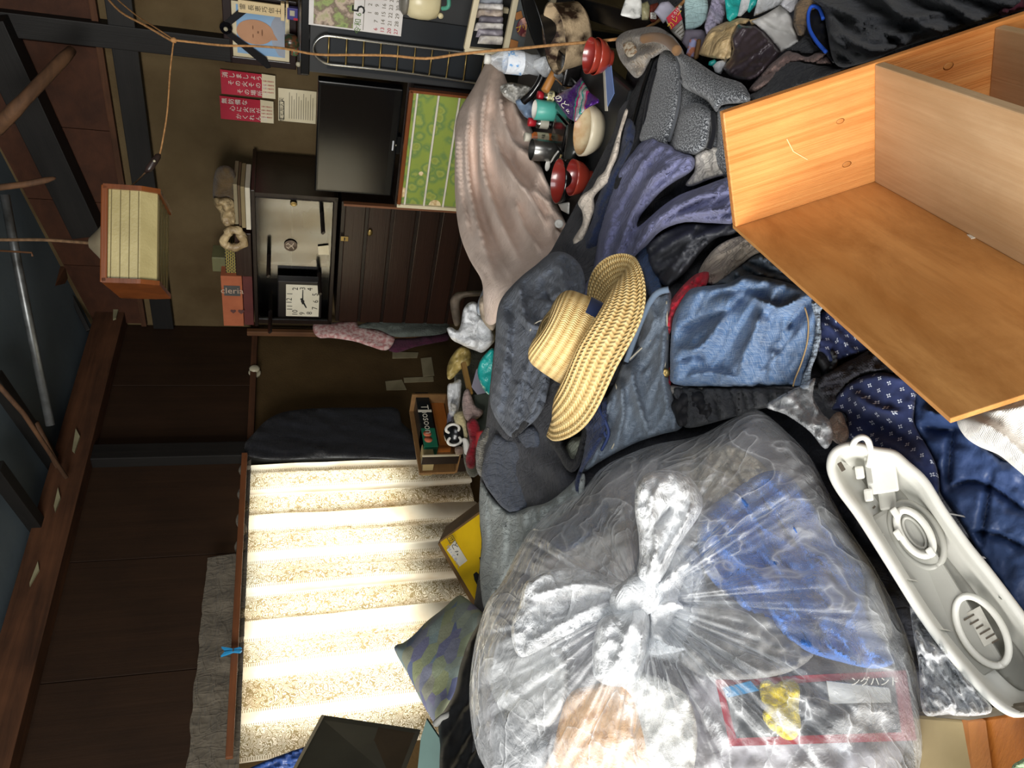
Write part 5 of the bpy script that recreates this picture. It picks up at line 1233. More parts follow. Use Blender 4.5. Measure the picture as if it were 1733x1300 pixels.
for k in range(6): hbox('label_line', 1640+k*9, 1045+k*8, 3, 20-3*(k % 3), 60, -0.0196, -0.019, dirt, bev=0)
for x, y, a in [(1472,898,58),(1530,978,58),(1585,1062,58),(1614,1110,58),(1605,868,-12),(1640,938,-12),(1690,1012,-12)]:
    q = math.radians(a)
    prism('stiffening_rib', [hp(x-12*math.sin(q)*0, y, -0.03), hp(x+26*math.cos(math.radians(-8)), y+4, -0.03), hp(x+26, y+5, -0.024), hp(x, y, 0.0)], hp(x+3, y+3, 0)-hp(x, y, 0), fxm, housing)
lathe('screw_boss', [(0.009, 0), (0.009, 0.016), (0.005, 0.016), (0.005, 0.006), (0, 0.006)], hp(1668, 1173, -0.03), -FW, fxm, housing, n=18)
hbox('oval_hole', 1424, 790, 16, 8, 60, 0.0075, 0.0088, dirt, bev=0.001)
rng = random.Random(4)
for k in range(26):
    x, y = 1470+rng.random()*220, 0; y = 830 + (x-1470)*1.45 + rng.uniform(-55, 45)
    if not inside(np.array([x]), np.array([y]), inset(30))[0]: continue
    hbox('grime_speck', x, y, 3+3*rng.random(), 1.5+2*rng.random(), rng.random()*180, -0.0305, -0.0285, dirt, bev=0)
tube('lamp_wire', spline([hp(1440, 760, 0.0), hp(1448, 745, 0.02), hp(1460, 740, 0.03), hp(1470, 748, 0.025), hp(1474, 770, 0.0), hp(1470, 790, -0.01)], 6), 0.004, fxm, housing, n=8)
cloth('clear_wrap', [(1380,640),(1376,670),(1392,700),(1404,712),(1410,740),(1396,760),(1370,730),(1330,702),(1296,688),(1330,665),(1362,650)], None, Z=None, lift=0.05, step=4, edge=(10, 0.03), noise=(0.03, 18), label='small clear plastic wrapper corner above the rubbish bag', cat='plastic bag').data.materials.append(None)

def plastic(name, base=0.3, edge=0.75, tint=(0.93, 0.95, 0.97, 1), crinkle=0.006, cs=28.0, rough=0.16):
    t = NT(name); v = t.coord('Object')
    n1 = t.noise(v, cs, 5, 0.6, 1.2); n2 = t.noise(v, cs*4, 3, 0.6, 0.8)
    nm = t.bump(n1, crinkle); nm = t.bump(n2, crinkle*0.25, 1, nm)
    tp = t.n('ShaderNodeBsdfTransparent'); tp.inputs[0].default_value = tint
    p = t.n('ShaderNodeBsdfPrincipled'); p.inputs['Base Color'].default_value = (0.86, 0.88, 0.9, 1); p.inputs['Roughness'].default_value = rough; p.inputs['Specular IOR Level'].default_value = 0.8
    t.l(nm, p.inputs['Normal'])
    lw = t.n('ShaderNodeLayerWeight'); lw.inputs[0].default_value = 0.35; t.l(nm, lw.inputs['Normal'])
    f_ = t.math('MULTIPLY_ADD', lw.outputs[1], edge-base, base)
    f_ = t.math('ADD', f_, t.math('MULTIPLY', t.math('SUBTRACT', t.noise(v, 9, 4), 0.5), 0.5))
    for st in ((4, 12, 7), (13, 5, 9)):                 # whitened creases in the film
        r_ = t.math('SUBTRACT', 1.0, t.math('ABSOLUTE', t.math('MULTIPLY_ADD', t.noise(t.coord('Object', st), 0.75, 2, 0.45, 1.0), 2.0, -1.0)))
        ln = t.math('POWER', r_, 60.0); nm = t.bump(t.math('POWER', r_, 14.0), crinkle*0.22, 1, nm)
        f_ = t.math('ADD', f_, t.math('MULTIPLY', ln, 0.3))
    t.l(nm, p.inputs['Normal'])
    f_ = t.math('MINIMUM', t.math('MAXIMUM', f_, 0.1), 0.95)
    mx = t.n('ShaderNodeMixShader'); t.l(f_, mx.inputs[0]); t.l(tp.outputs[0], mx.inputs[1]); t.l(p.outputs[0], mx.inputs[2])
    return t.done(mx.outputs[0])
pl_bag = plastic('thin bag film', 0.13, 0.62, crinkle=0.008, cs=16, rough=0.1); pl_knot = plastic('gathered bag film', 0.4, 0.9, crinkle=0.008, cs=34)
pl_wrap = plastic('clear wrapper', 0.1, 0.6, crinkle=0.006)
for o in bpy.data.objects:
    if o.name.startswith('clear_wrap'): o.data.materials.clear(); o.data.materials.append(pl_wrap)
bo = [(1282,694),(1330,730),(1372,775),(1400,830),(1440,900),(1482,965),(1520,1040),(1545,1110),(1560,1200),(1562,1300),(1500,1380),(1300,1400),(1050,1390),(880,1360),(815,1290),(795,1200),(800,1110),(822,1025),(850,985),(880,925),(905,890),(950,850),(985,830),(1022,790),(1100,755),(1180,738),(1240,708)]
KN = np.array([1085.0, 1018.0])
BO = spline(np.array(bo, float), 8, closed=True)
ang = np.arctan2(BO[:, 1]-KN[1], BO[:, 0]-KN[0]); rad = np.hypot(BO[:, 0]-KN[0], BO[:, 1]-KN[1])
o_ = np.argsort(ang); ang, rad = ang[o_], rad[o_]
NA, NR_ = 480, 60
th = np.linspace(-math.pi, math.pi, NA, endpoint=False)
RR = np.interp(th, np.r_[ang-2*math.pi, ang, ang+2*math.pi], np.r_[rad, rad, rad])
rimz = tps([(1282,694,1.22),(1400,830,1.12),(1545,1110,0.98),(1562,1300,0.9),(1300,1400,0.92),(880,1360,1.25),(800,1110,1.45),(880,925,1.5),(1022,790,1.42),(1180,738,1.32)])
def bag_depth(x, y, t):
    "front of the full bag: domed, drawn in to the neck"
    return rimz(x, y) - 0.20*np.sqrt(np.maximum(0, 1-t**2.2))*(0.75+0.25*np.clip(t*3, 0, 1))
V = []
for k in range(NR_+1):
    t = k/NR_; tt = np.full(NA, max(t, 0.035))
    x = KN[0]+RR*tt*np.cos(th); y = KN[1]+RR*tt*np.sin(th)
    z = bag_depth(x, y, tt)
    pl = np.clip(1-tt*0.85, 0.08, 1)*np.clip(tt*4, 0.2, 1)
    ph = th*11+2.0*fbm(np.cos(th)*2+5, np.sin(th)*2+5, 3, 3)*3
    ple = (np.abs(np.sin(ph*1.0+0.8*np.sin(tt*5)))**0.7)*0.034 + (np.abs(np.sin(ph*2.3+1))**0.6)*0.02*vnoise(th*3, tt*3, 8) + (np.abs(np.sin(ph*5.1+2))**0.7)*0.006
    z = z - pl*ple - 0.022*fbm(x/60, y/60, 21, 4)*np.clip(tt*3, 0, 1)*np.clip((1-tt)*6, 0.2, 1)
    V.append(EYE + z[:, None]*(FW + ((650-y)/FPX)[:, None]*RT - ((x-866.5)/FPX)[:, None]*UP))
for bk, sc in [(0.06, 0.99), (0.16, 0.94), (0.28, 0.82), (0.36, 0.5), (0.38, 0.05)]:      # sides and base of the bag
    x = KN[0]+60+(KN[0]+RR*np.cos(th)-KN[0]-60)*sc; y = KN[1]+30+(RR*np.sin(th)-30)*sc
    z = rimz(x, y)+bk
    V.append(EYE + z[:, None]*(FW + ((650-y)/FPX)[:, None]*RT - ((x-866.5)/FPX)[:, None]*UP))
NV = len(V); Vb = np.vstack(V)
bag = thing('rubbish_bag', 'bulging clear plastic rubbish bag knotted at the top', 'rubbish bag', at(1200, 1050, 1.3))
obj('bag_film', Vb, [(k*NA+i, k*NA+(i+1) % NA, (k+1)*NA+(i+1) % NA, (k+1)*NA+i) for k in range(NV-1) for i in range(NA)], pl_bag, bag, smooth=True)
zk = float(bag_depth(np.array([1085.0]), np.array([1018.0]), np.array([0.0]))[0])
def lobe(nm, poly, z0, dome, amp=0.012, folds=(), mat=None):
    return cloth(nm, poly, mat or pl_knot, Z=[(a_, b_, c_-0.045) for a_, b_, c_ in z0], step=4, edge=(10, 0.01), dome=dome, noise=(amp, 16), folds=folds, skirt=0.05, parent=bag)
lobe('knot_ear', [(1078,978),(1082,940),(1080,900),(1074,860),(1078,820),(1098,800),(1130,795),(1165,806),(1186,835),(1188,862),(1172,890),(1150,920),(1135,955),(1120,985),(1100,992)], [(1090,985,zk-0.03),(1130,810,zk-0.06),(1180,860,zk-0.05)], (36, 0.05), folds=[([(1095,980),(1110,920),(1100,850),(1120,815)],0.02,7),([(1105,985),(1130,930),(1160,880),(1170,840)],0.02,7),([(1100,900),(1140,850)],-0.02,6)])
lobe('knot_ear', [(1058,1032),(1090,1030),(1100,1050),(1098,1085),(1092,1120),(1082,1150),(1060,1162),(1028,1160),(1006,1146),(1002,1110),(1006,1075),(1020,1045)], [(1080,1035,zk-0.03),(1045,1160,zk-0.03),(1010,1100,zk-0.02)], (30, 0.045), folds=[([(1080,1040),(1060,1080),(1040,1140)],0.018,7),([(1090,1050),(1084,1100),(1070,1150)],0.015,6)])
lobe('knot_ear', [(1098,1010),(1115,975),(1130,945),(1152,922),(1180,935),(1192,970),(1200,1010),(1212,1040),(1208,1080),(1200,1105),(1165,1112),(1140,1122),(1110,1115),(1094,1100),(1100,1060)], [(1105,1010,zk-0.02),(1160,930,zk-0.0),(1190,1100,zk+0.02)], (30, 0.03), folds=[([(1110,1000),(1150,960),(1180,950)],0.02,7),([(1110,1030),(1140,1020),(1190,1050)],0.018,7),([(1105,1060),(1130,1090),(1180,1100)],0.018,7)])
lobe('knot_ear', [(866,1060),(880,1020),(890,985),(930,965),(980,962),(1030,975),(1062,990),(1056,1020),(1030,1045),(990,1062),(950,1080),(905,1105),(880,1112),(868,1090)], [(1050,1005,zk+0.02),(880,1000,zk+0.12),(880,1100,zk+0.10)], (26, 0.012), 0.014, mat=plastic('crinkled bag film', 0.26, 0.8, crinkle=0.014, cs=30, rough=0.12), folds=[([(1050,1000),(980,990),(900,1010)],0.015,7),([(1045,1015),(980,1040),(900,1090)],0.015,7)])
tube('knot', spline([at(1050, 1030, zk-0.06), at(1068, 1018, zk-0.075), at(1090, 1002, zk-0.08), at(1112, 984, zk-0.065)], 5), [0.014, 0.02, 0.024, 0.026, 0.027, 0.027, 0.027, 0.027, 0.027, 0.028, 0.028, 0.028, 0.027, 0.025, 0.02, 0.012], pl_knot, bag, n=16)
tube('knot_wrap', spline([at(1066, 1040, zk-0.05), at(1060, 1020, zk-0.09), at(1072, 1000, zk-0.1), at(1090, 990, zk-0.08)], 5), 0.016, pl_knot, bag, n=12)
# what shows through the film
def binz(off):
    def f(x, y):
        q = np.arctan2(y-KN[1], x-KN[0]); R = np.interp(q, np.r_[ang-2*math.pi, ang, ang+2*math.pi], np.r_[rad, rad, rad])
        return bag_depth(x, y, np.clip(np.hypot(x-KN[0], y-KN[1])/R, 0, 1)) + 0.065 + off
    return f
bi0 = cloth('pale_backing', [(p_[0], p_[1]) for p_ in (KN+(np.array(bo, float)-KN)*0.93)], mt('pale backing film', '#a9a5a6', '#7d7a80', rough=0.5, kind='UV', vs=7), Z=lambda x, y: binz(0.085)(x, y), step=9, edge=(30, 0.02), noise=(0.03, 60), skirt=0.05, label='added pale backing that brightens the inside of the rubbish bag', cat='plastic')  # pale sheet added behind the film to brighten the bag
bluek = fabric('light blue knit', '#4f86d6', '#3a6fc4', weave=500, bump=0.0015)
def bi(nm, poly, mat, off, label, cat, **k):
    a = dict(step=6, edge=(14, 0.03), noise=(0.015, 35), skirt=0.05); a.update(k)
    return cloth(nm, poly, mat, Z=binz(off), label=label, cat=cat, **a)
bi('blue_jumper', [(1180,900),(1200,860),(1240,830),(1290,800),(1330,800),(1365,840),(1400,890),(1440,940),(1462,970),(1468,1040),(1500,1090),(1515,1120),(1480,1132),(1420,1120),(1360,1100),(1300,1060),(1230,1010),(1190,960)], bluek, 0.0, 'light blue knitted jumper inside the clear rubbish bag', 'clothing', auto=(0.025, 40, 50, 0.9))
bi('cream_lining', [(1400,890),(1435,905),(1475,960),(1500,1020),(1510,1075),(1495,1085),(1470,1060),(1466,985),(1440,940)], linen, 0.0, 'cream cloth beside the blue jumper inside the rubbish bag', 'clothing')
pkz = [(x_, y_, float(binz(0.0)(np.array([x_*1.0]), np.array([y_*1.0]))[0])) for x_, y_ in ((1215,1150),(1500,1145),(1505,1245),(1235,1262))]
pk = thing('glove_packet', 'black packet with red border and yellow gloves inside the rubbish bag', 'packet', at(1380, 1200, 0.92))
def pkq(nm, pts, up, mat):
    zfn = tps(pkz); return prism(nm, [at(x, y, float(zfn(x, y)[0])-up-0.0) for x, y in pts], -FW*0.002*1.0, mat, pk)
blkp = mt('black card', '#2a2c30', '#1f2124', rough=0.4)
pkq('packet_back', [(1210,1150),(1532,1134),(1550,1252),(1235,1262)], 0.0, redp); pkq('packet_card', [(1224,1164),(1512,1146),(1524,1238),(1246,1248)], 0.003, blkp)
pkq('packet_stripe', [(1222,1164),(1270,1152),(1284,1168),(1230,1180)], 0.006, pegm)
pkq('packet_label', [(1398,1152),(1504,1164),(1508,1188),(1404,1190)], 0.006, white_p)
zz_ = float(tps(pkz)(1470, 1158)[0])-0.010
text('packet_lettering', 'ングハンド', at(1480, 1154, zz_), iv(1, 0), iv(0, -1), 0.012, white_p, pk); text('packet_lettering', '綿 100%', at(1486, 1177, zz_), iv(1, 0), iv(0, -1), 0.008, ink, pk)
cloth('clear_sheet', [(1540,1010),(1565,1040),(1600,1090),(1640,1150),(1680,1200),(1650,1212),(1600,1210),(1562,1206),(1555,1130),(1545,1070)], pl_wrap, lift=0.0, step=4, edge=(10, 0.02), auto=(0.02, 22, 60, 0.8), noise=(0.03, 22), label='wrinkled clear plastic between rubbish bag and lamp housing', cat='plastic sheet')
yel = fabric('yellow glove', '#e8cf2a', '#c7ad18')
cloth('yellow_gloves', [(1286,1158),(1300,1150),(1312,1158),(1322,1152),(1336,1150),(1348,1154),(1354,1170),(1352,1200),(1356,1230),(1346,1250),(1330,1252),(1312,1240),(1296,1226),(1290,1208),(1296,1196),(1288,1184)], yel, Z=pkz, lift=0.008, step=4, edge=(10, 0.02), noise=(0.012, 18), parent=pk)
bi('cardboard_sheet', [(960,1180),(1000,1160),(1060,1150),(1110,1160),(1140,1200),(1160,1290),(1150,1340),(920,1340),(935,1270)], mt('speckled card', '#c79a66', '#a97a48', kind='UV', rough=0.85, vs=60, contrast=(0.5, 0.62)), 0.02, 'tan speckled cardboard inside the rubbish bag', 'cardboard', edge=(6, 0.008), noise=(0.004, 60))
bi('white_paper', [(1040,1150),(1090,1140),(1140,1160),(1170,1190),(1180,1260),(1160,1340),(1110,1330),(1090,1250),(1070,1180)], linen, 0.0, 'crumpled white paper inside the rubbish bag', 'paper', noise=(0.03, 30))
bi('dark_box', [(830,1230),(845,1205),(870,1212),(930,1255),(900,1310),(870,1330),(835,1300)], mt('dark grey card', '#55585c', '#45484c', kind='UV'), 0.0, 'dark grey box showing through the rubbish bag side', 'box', edge=(4, 0.006), noise=None, sm=1)
bi('white_lump', [(820,1110),(850,1080),(900,1070),(950,1100),(960,1170),(930,1230),(880,1220),(840,1190)], mt('off white foam', '#c9c8c4', '#aaa9a6', kind='UV'), 0.03, 'pale wad of paper against the rubbish bag side', 'paper')
bi('cream_wad', [(1140,790),(1170,760),(1220,750),(1270,770),(1300,800),(1270,830),(1220,850),(1180,860),(1150,830)], paperbag('cream crumple', '#e0d4bd', '#8f8674'), 0.03, 'crumpled cream wad inside the rubbish bag near its top', 'paper', noise=(0.05, 18), step=4)
bi('navy_rag', [(930,900),(960,870),(1000,850),(1030,850),(1020,890),(970,930),(940,930)], fabric('navy rag', '#3b4a68', '#2a3650'), 0.03, 'navy rag inside the rubbish bag by the pale trousers', 'clothing')
bi('grey_rag', [(1130,1050),(1180,1010),(1260,1020),(1330,1060),(1380,1100),(1330,1140),(1220,1150),(1150,1120)], mt('grey film', '#8d8a86', '#6f6c69', kind='UV', vs=20), 0.0, 'grey rag in the middle of the rubbish bag', 'clothing', noise=(0.03, 30))
bi('pale_paper', [(900,960),(950,920),(1020,900),(1070,880),(1080,940),(1060,990),(980,1010),(910,1020)], mt('pale print paper', '#cfc9c0', '#b8aca6', kind='UV', vs=12), 0.04, 'pale paper inside the rubbish bag above the knot', 'paper', noise=(0.02, 30))
# wooden box at the lower right corner of the picture
e_a = unit(iv(1, -0.12, 0.25)); 
p0 = at(1548, 1212, 0.920); p1 = at(1640, 1222, 0.840); p2 = at(1760, 1208, 0.760)
wb = thing('wooden_box', 'worn wooden box corner with pale card side below the lamp housing', 'box', at(1660, 1300, 0.790))
dn = iv(0.1, 1.0, -0.25)*0.2
prism('card_side', [at(1548, 1216, 0.910), at(1640, 1224, 0.840), at(1650, 1340, 0.800), at(1560, 1340, 0.860)], -FW*-0.01, mt('pale card side', '#b3a078', '#95835c', rough=0.8), wb)
prism('corner_post', [at(1638, 1222, 0.840), at(1668, 1220, 0.820), at(1684, 1340, 0.780), at(1650, 1340, 0.800)], FW*0.012, wood('box corner wood', '#b5773c', '#94592a', axis=0), wb)
prism('wood_side', [at(1668, 1220, 0.825), at(1770, 1204, 0.760), at(1790, 1340, 0.720), at(1684, 1340, 0.785)], FW*0.012, wood('box side wood', '#b8702c', '#8f501c', axis=0), wb)
prism('box_lip', [at(1548, 1212, 0.915), at(1640, 1219, 0.840), at(1770, 1200, 0.760), at(1770, 1192, 0.780), at(1640, 1208, 0.870), at(1560, 1204, 0.940)], FW*0.01, mt('grey lip', '#8d8474', '#6f6656'), wb)
cloth('green_cloth', [(1712,1300),(1725,1288),(1750,1280),(1760,1340),(1715,1340)], fabric('light green', '#b9d8a8'), Z=0.69, step=5, edge=(8, 0.02), label='corner of light green cloth on the wooden box', cat='cloth')

# ================================================================ LOW TABLE AND WHAT STANDS ON IT
TZ = 0.68
tc = HZ(1066, 152, TZ); tu = unit(HZ(905, 14, TZ)-tc); tv_ = np.array([-tu[1], tu[0], 0])
tbl = thing('low_table', 'black low table crowded with bowls and bottles', 'table', np.array([tc[0], tc[1], 0])+tu*0.5+tv_*0.45)
tblm = mt('black table top', '#2a2c2e', '#1f2123', rough=0.42, vs=5)
box('table_top', tc-Z3*0.03, tu*1.0, tv_*0.85, Z3*0.03, tblm, tbl, bev=0.01, seg=3)
box('apron', tc+tu*0.05+tv_*0.05-Z3*0.1, tu*0.9, tv_*0.75, Z3*0.07, tvb, tbl)
for a, b in [(0.04, 0.04), (0.92, 0.04), (0.04, 0.78), (0.92, 0.78)]: box('table_leg', tc+tu*a+tv_*b-Z3*TZ, tu*0.05, tv_*0.05, Z3*(TZ-0.03), tvb, tbl, bev=0.006)
def T(x, y, up=0.0): return HZ(x, y, TZ+up) + Z3*0.0
redl = mt('red lacquer', '#8e2b24', '#7a211c', rough=0.28, spec=0.6, coat=0.4); redo = mt('worn red lacquer', '#a8402f', '#8a3024', rough=0.3, coat=0.3); blkl = mt('black lacquer', '#141212', '#0c0b0b', rough=0.2, coat=0.4)
def bowl(name, p, r, h, out, inn, label, tilt=(0, 0, 1), group='red lacquer bowls'):
    b = thing(name, label, 'bowl', p, group=group)
    lathe('bowl_body', [(0, 0.004), (r*0.42, 0.0), (r*0.46, 0.0), (r*0.44, h*0.16), (r*0.62, h*0.28), (r*0.86, h*0.55), (r*0.97, h*0.85), (r, h), (r*0.975, h*1.005)], p, tilt, out, b, n=40)
    lathe('bowl_inside', [(r*0.975, h*1.005), (r*0.93, h*0.85), (r*0.8, h*0.56), (r*0.5, h*0.3), (0, h*0.24)], p, tilt, inn, b, n=40)
    return b
bowl('soup_bowl', T(978, 309), 0.064, 0.062, blkl, redl, 'wide red lined soup bowl with black outside, beside the dark jar')
bowl('soup_bowl', T(1000, 303), 0.050, 0.058, redo, redl, 'smaller all red soup bowl nearest the cream strap')
p = T(1034, 99); bowl('soup_bowl', p, 0.046, 0.045, redo, redl, 'worn red soup bowl by the table corner, lower of two nested'); bowl('soup_bowl', p+Z3*0.018, 0.045, 0.045, redo, redl, 'worn red soup bowl by the table corner, upper of two nested')
dishm = mt('stained cream glaze', '#e2d8bf', '#d3c6a8', rough=0.3); stainm = mt('stained dish inside', '#dccba6', '#b0742c', rough=0.35, vs=14, contrast=(0.4, 0.7))
p = T(1012, 222); d_ = thing('gratin_dish', 'cream oval dish with brown food stains in front of the snack bag', 'dish', p)
lathe('dish_body', [(0, 0.003), (0.045, 0.0), (0.05, 0.0), (0.062, 0.018), (0.068, 0.03), (0.07, 0.046), (0.066, 0.047)], p, Z3, dishm, d_, n=44, sx=1.0, xdir=RT)
lathe('dish_inside', [(0.066, 0.047), (0.062, 0.034), (0.05, 0.014), (0, 0.010)], p, Z3, stainm, d_, n=44)
teal = mt('teal glaze', '#5cb6a6', '#4a9f90', rough=0.35); whi = mt('white glaze', '#dedbd2', rough=0.35)
p = T(940, 189); c_ = thing('teal_mug', 'pale teal cup with white inside, open top', 'cup', p)
lathe('cup_body', [(0, 0.002), (0.028, 0), (0.03, 0.004), (0.031, 0.068), (0.028, 0.07)], p, Z3, teal, c_, n=28); lathe('cup_inside', [(0.028, 0.07), (0.027, 0.01), (0, 0.008)], p, Z3, whi, c_, n=28)
def bottle(name, p, r, h, caph, bodym, capm, label, labm=None, txt=None):
    b = thing(name, label, 'bottle', p)
    lathe('bottle_body', [(0, 0), (r*0.95, 0), (r, 0.004), (r, h*0.82), (r*0.7, h*0.9), (r*0.68, h)], p, Z3, bodym, b, n=24)
    lathe('bottle_cap', [(r*0.78, h*0.96), (r*0.78, h+caph), (r*0.72, h+caph*1.05), (0, h+caph*1.05)], p, Z3, capm, b, n=24)
    if labm: 
        lb = lathe('bottle_label', [(r*1.02, h*0.2), (r*1.02, h*0.72)], p, Z3, labm, b, n=24)
        if txt: 
            c = unit(np.array([-p[0], -p[1], 0])); text('label_lettering', txt, p+c*r*1.04+Z3*h*0.46, np.array([-c[1], c[0], 0]), Z3, r*0.8, ink, b)
    return b
clearp = glassm('clear plastic', (0.8, 0.82, 0.8, 1), 0.3, 0.15)
redcap = mt('red cap', '#c22a35', '#a51f2a', rough=0.4); orng = mt('orange plastic', '#d97a3c', '#c2652c', rough=0.4); ylab = mt('yellow label', '#d8c83a', '#e8e2c8', vs=30)
bottle('spice_bottle', T(940, 165), 0.018, 0.045, 0.014, clearp, redcap, 'small spice bottle with red cap next to the wooden pan handle', ylab, '七味')
bottle('spice_bottle', T(932, 210), 0.017, 0.055, 0.02, clearp, redcap, 'spice bottle with tall red cap beside the fleece blanket', white_p)
bottle('sauce_bottle', T(934, 236), 0.018, 0.075, 0.016, orng, white_p, 'orange bottle with white cap behind the steel tumbler', cream, '一味')
steel = mt('dull steel', '#9d9c98', '#7b7a76', rough=0.28, metal=0.9)
p = T(944, 257); s_ = thing('steel_tumbler', 'dull steel tumbler between orange bottle and red bowls', 'cup', p)
lathe('tumbler_body', [(0, 0.001), (0.028, 0), (0.031, 0.004), (0.034, 0.085), (0.032, 0.087)], p, Z3, steel, s_, n=32); lathe('tumbler_inside', [(0.032, 0.087), (0.029, 0.01), (0, 0.008)], p, Z3, mt('tumbler dark', '#4a4946', rough=0.35, metal=0.8), s_, n=32)
a, b = T(975, 212, 0.026), T(972, 272, 0.026); dj_ = thing('dark_jar', 'dark cylindrical jar lying on its side behind the oval dish', 'jar', (a+b)/2-Z3*0.026)
tube('jar_body', [a, a+(b-a)*0.02, a+(b-a)*0.55, a+(b-a)*0.6, b], [0.022, 0.027, 0.027, 0.029, 0.029], mt('smoky jar', '#2e2f2c', '#1d1e1c', rough=0.25), dj_, n=24); tube('jar_cap', [b, b+(b-a)*0.18], 0.03, blkl, dj_, n=24)
# black lacquer trays and boxes at the back
for (x, y, lx, ly, h, lb) in [(968, 165, 0.16, 0.12, 0.02, 'black lacquer box under the snack bag'), (955, 225, 0.12, 0.08, 0.02, 'black lacquer tray box behind the dark jar'), (975, 118, 0.1, 0.08, 0.05, 'small black lacquer box near the red soup bowls at the table corner')]:
    p = T(x, y); box('lacquer_box', p-tu*lx/2-tv_*ly/2, tu*lx, tv_*ly, Z3*h, blkl, bev=0.006, label=lb, cat='box')
p = T(950, 205, 0.0); lathe('pan_lid', [(0.04, 0), (0.042, 0.004), (0.036, 0.01), (0.01, 0.014), (0.01, 0.02), (0, 0.022)], p, unit(Z3-0.2*tv_), steel, n=32, label='small steel lid lying behind the snack bag', cat='lid')
# snack bag
def snack():
    t = NT('snack bag print'); uv = t.coord('UV'); sx = t.n('ShaderNodeSeparateXYZ'); t.l(uv, sx.inputs[0])
    dg = t.math('ADD', t.math('MULTIPLY', sx.outputs[0], 0.94), t.math('MULTIPLY', sx.outputs[1], -0.34))
    c = t.n('ShaderNodeValToRGB'); c.color_ramp.interpolation = 'CONSTANT'
    t.l(t.math('MULTIPLY_ADD', dg, 7.5, 0.5), c.inputs[0]); e = c.color_ramp.elements
    st = [(0.0, '#4a1a78'), (0.52, '#2f9a8c'), (0.57, '#c03a78'), (0.62, '#b9b6b8'), (0.70, '#2f9a8c'), (0.75, '#b9b6b8'), (0.84, '#c03a78'), (0.9, '#4a1a78')]
    while len(e) < len(st): e.new(0.5)
    for i, (q, h) in enumerate(st): e[i].position = q; e[i].color = lin(h)
    nm = t.bump(t.noise(uv, 90, 4, 0.6, 1.0), 0.004)
    return t.done(t.pbr(c.outputs[0], 0.22, 0.2, nm, 0.7))
szz = [(940,165,2.2),(984,130,2.12),(1014,170,1.98),(972,208,2.06)]
sb = cloth('snack_bag', [(936,165),(958,152),(968,148),(984,130),(990,142),(998,156),(1014,168),(1014,174),(1000,180),(990,186),(980,200),(974,207),(962,200),(948,182)], snack(), Z=szz, lift=0.02, step=2.6, edge=(10, 0.02), noise=(0.02, 12), sm=1, label='purple, pink and teal striped snack bag on the table', cat='snack bag', uvrot=0)
zs = float(tps(szz)(957, 175)[0])-0.06
text('bag_lettering', 'のどあめ', at(959, 183, zs), iv(0.67, 0.74), iv(0.74, -0.67), 0.022, white_p, sb)
prism('blue_card', [T(1022, 106), T(1034, 100), T(1040, 158), T(1026, 186)], Z3*0.002, mt('blue card', '#7f97c9', '#6b84b8', rough=0.4), label='pale blue card lying by the table edge', cat='card')
prism('card_border', [T(1021, 105, 0.0006), T(1024, 103, 0.0006), T(1029, 188, 0.0006), T(1025, 188, 0.0006)], Z3*0.0024, white_p, bpy.data.objects['blue_card'])
plw = mt('white plastic', '#e6e4dc', rough=0.4)
sp_ = thing('plastic_spoon', 'small white plastic spoon beside the steel tumbler', 'spoon', T(935, 268, 0.03))
tube('spoon_handle', spline([T(945, 256, 0.035), T(938, 265, 0.035), T(932, 275, 0.03)], 4), 0.003, plw, sp_, n=6)
lathe('spoon_bowl', [(0, 0), (0.006, 0.001), (0.011, 0.004), (0.012, 0.006)], T(929, 281, 0.028), (0.1, -0.4, 1), plw, sp_, n=18, sx=1.5, xdir=RT)
for i, (x0, y0, x1, y1) in enumerate([(950, 262, 934, 305), (955, 270, 940, 318)]): tube('chopstick', [T(x0, y0, 0.008), T(x1, y1, 0.006)], [0.0035, 0.002], wood('chopstick wood', '#e0c890', '#cdb277'), label=['wooden chopstick lying behind the wide red bowl, upper of two', 'wooden chopstick lying behind the wide red bowl, lower of two'][i], cat='chopstick', group='pair of chopsticks', n=6)
cloth('tissue', [(944,345),(964,342),(963,363),(950,356)], mt('tissue paper', '#d8d5ce', '#c8c5bd', kind='UV'), Z=[(944,345,2.3),(964,342,2.2),(963,363,2.22)], lift=0.03, step=3, edge=(3, 0.004), noise=(0.004, 10), sm=1, label='folded white tissue by the blanket edge', cat='tissue')
lathe('plastic_ring', [(0.012, 0), (0.013, 0.003), (0.008, 0.004), (0.006, 0.002)], at(946, 379, 2.2), -FW, plw, n=20, label='white plastic button ring on the blanket edge', cat='button')
cloth('blue_bag', [(872,172),(885,166),(902,170),(908,190),(900,202),(886,196)], mt('blue grey film', '#7e92ab', '#5f7188', rough=0.3, kind='UV'), Z=2.55, step=4, edge=(8, 0.03), noise=(0.02, 10), label='small blue grey plastic bag next to the teal cup', cat='plastic bag')
# bottle, wraps, pans
petm = plastic('bottle film', 0.18, 0.7, crinkle=0.004, cs=40)
p = T(922, 112); pb_ = thing('water_bottle', 'crumpled clear water bottle with white cap and blue label', 'bottle', p)
H = 0.20
lathe('bottle_body', [(0.0, 0.002), (0.03, 0), (0.034, 0.01), (0.030, 0.05), (0.036, 0.08), (0.037, 0.13), (0.03, 0.155), (0.014, 0.18), (0.013, 0.19)], p, Z3, petm, pb_, n=28)
lathe('bottle_cap', [(0.0155, 0.186), (0.0155, 0.204), (0, 0.205)], p, Z3, plw, pb_, n=20)
def blab():
    t = NT('water label'); v = t.coord('Object'); c = t.ramp(t.noise(v, 28, 3), [(0.4, '#e6eaf0'), (0.55, '#dfe6ee'), (0.6, '#4f9ad8'), (0.66, '#e6eaf0')]); return t.done(t.pbr(c, 0.3, 0, t.bump(t.noise(v, 60, 3), 0.004)))
lathe('bottle_label', [(0.0375, 0.078), (0.038, 0.135)], p, Z3, blab(), pb_, n=28)
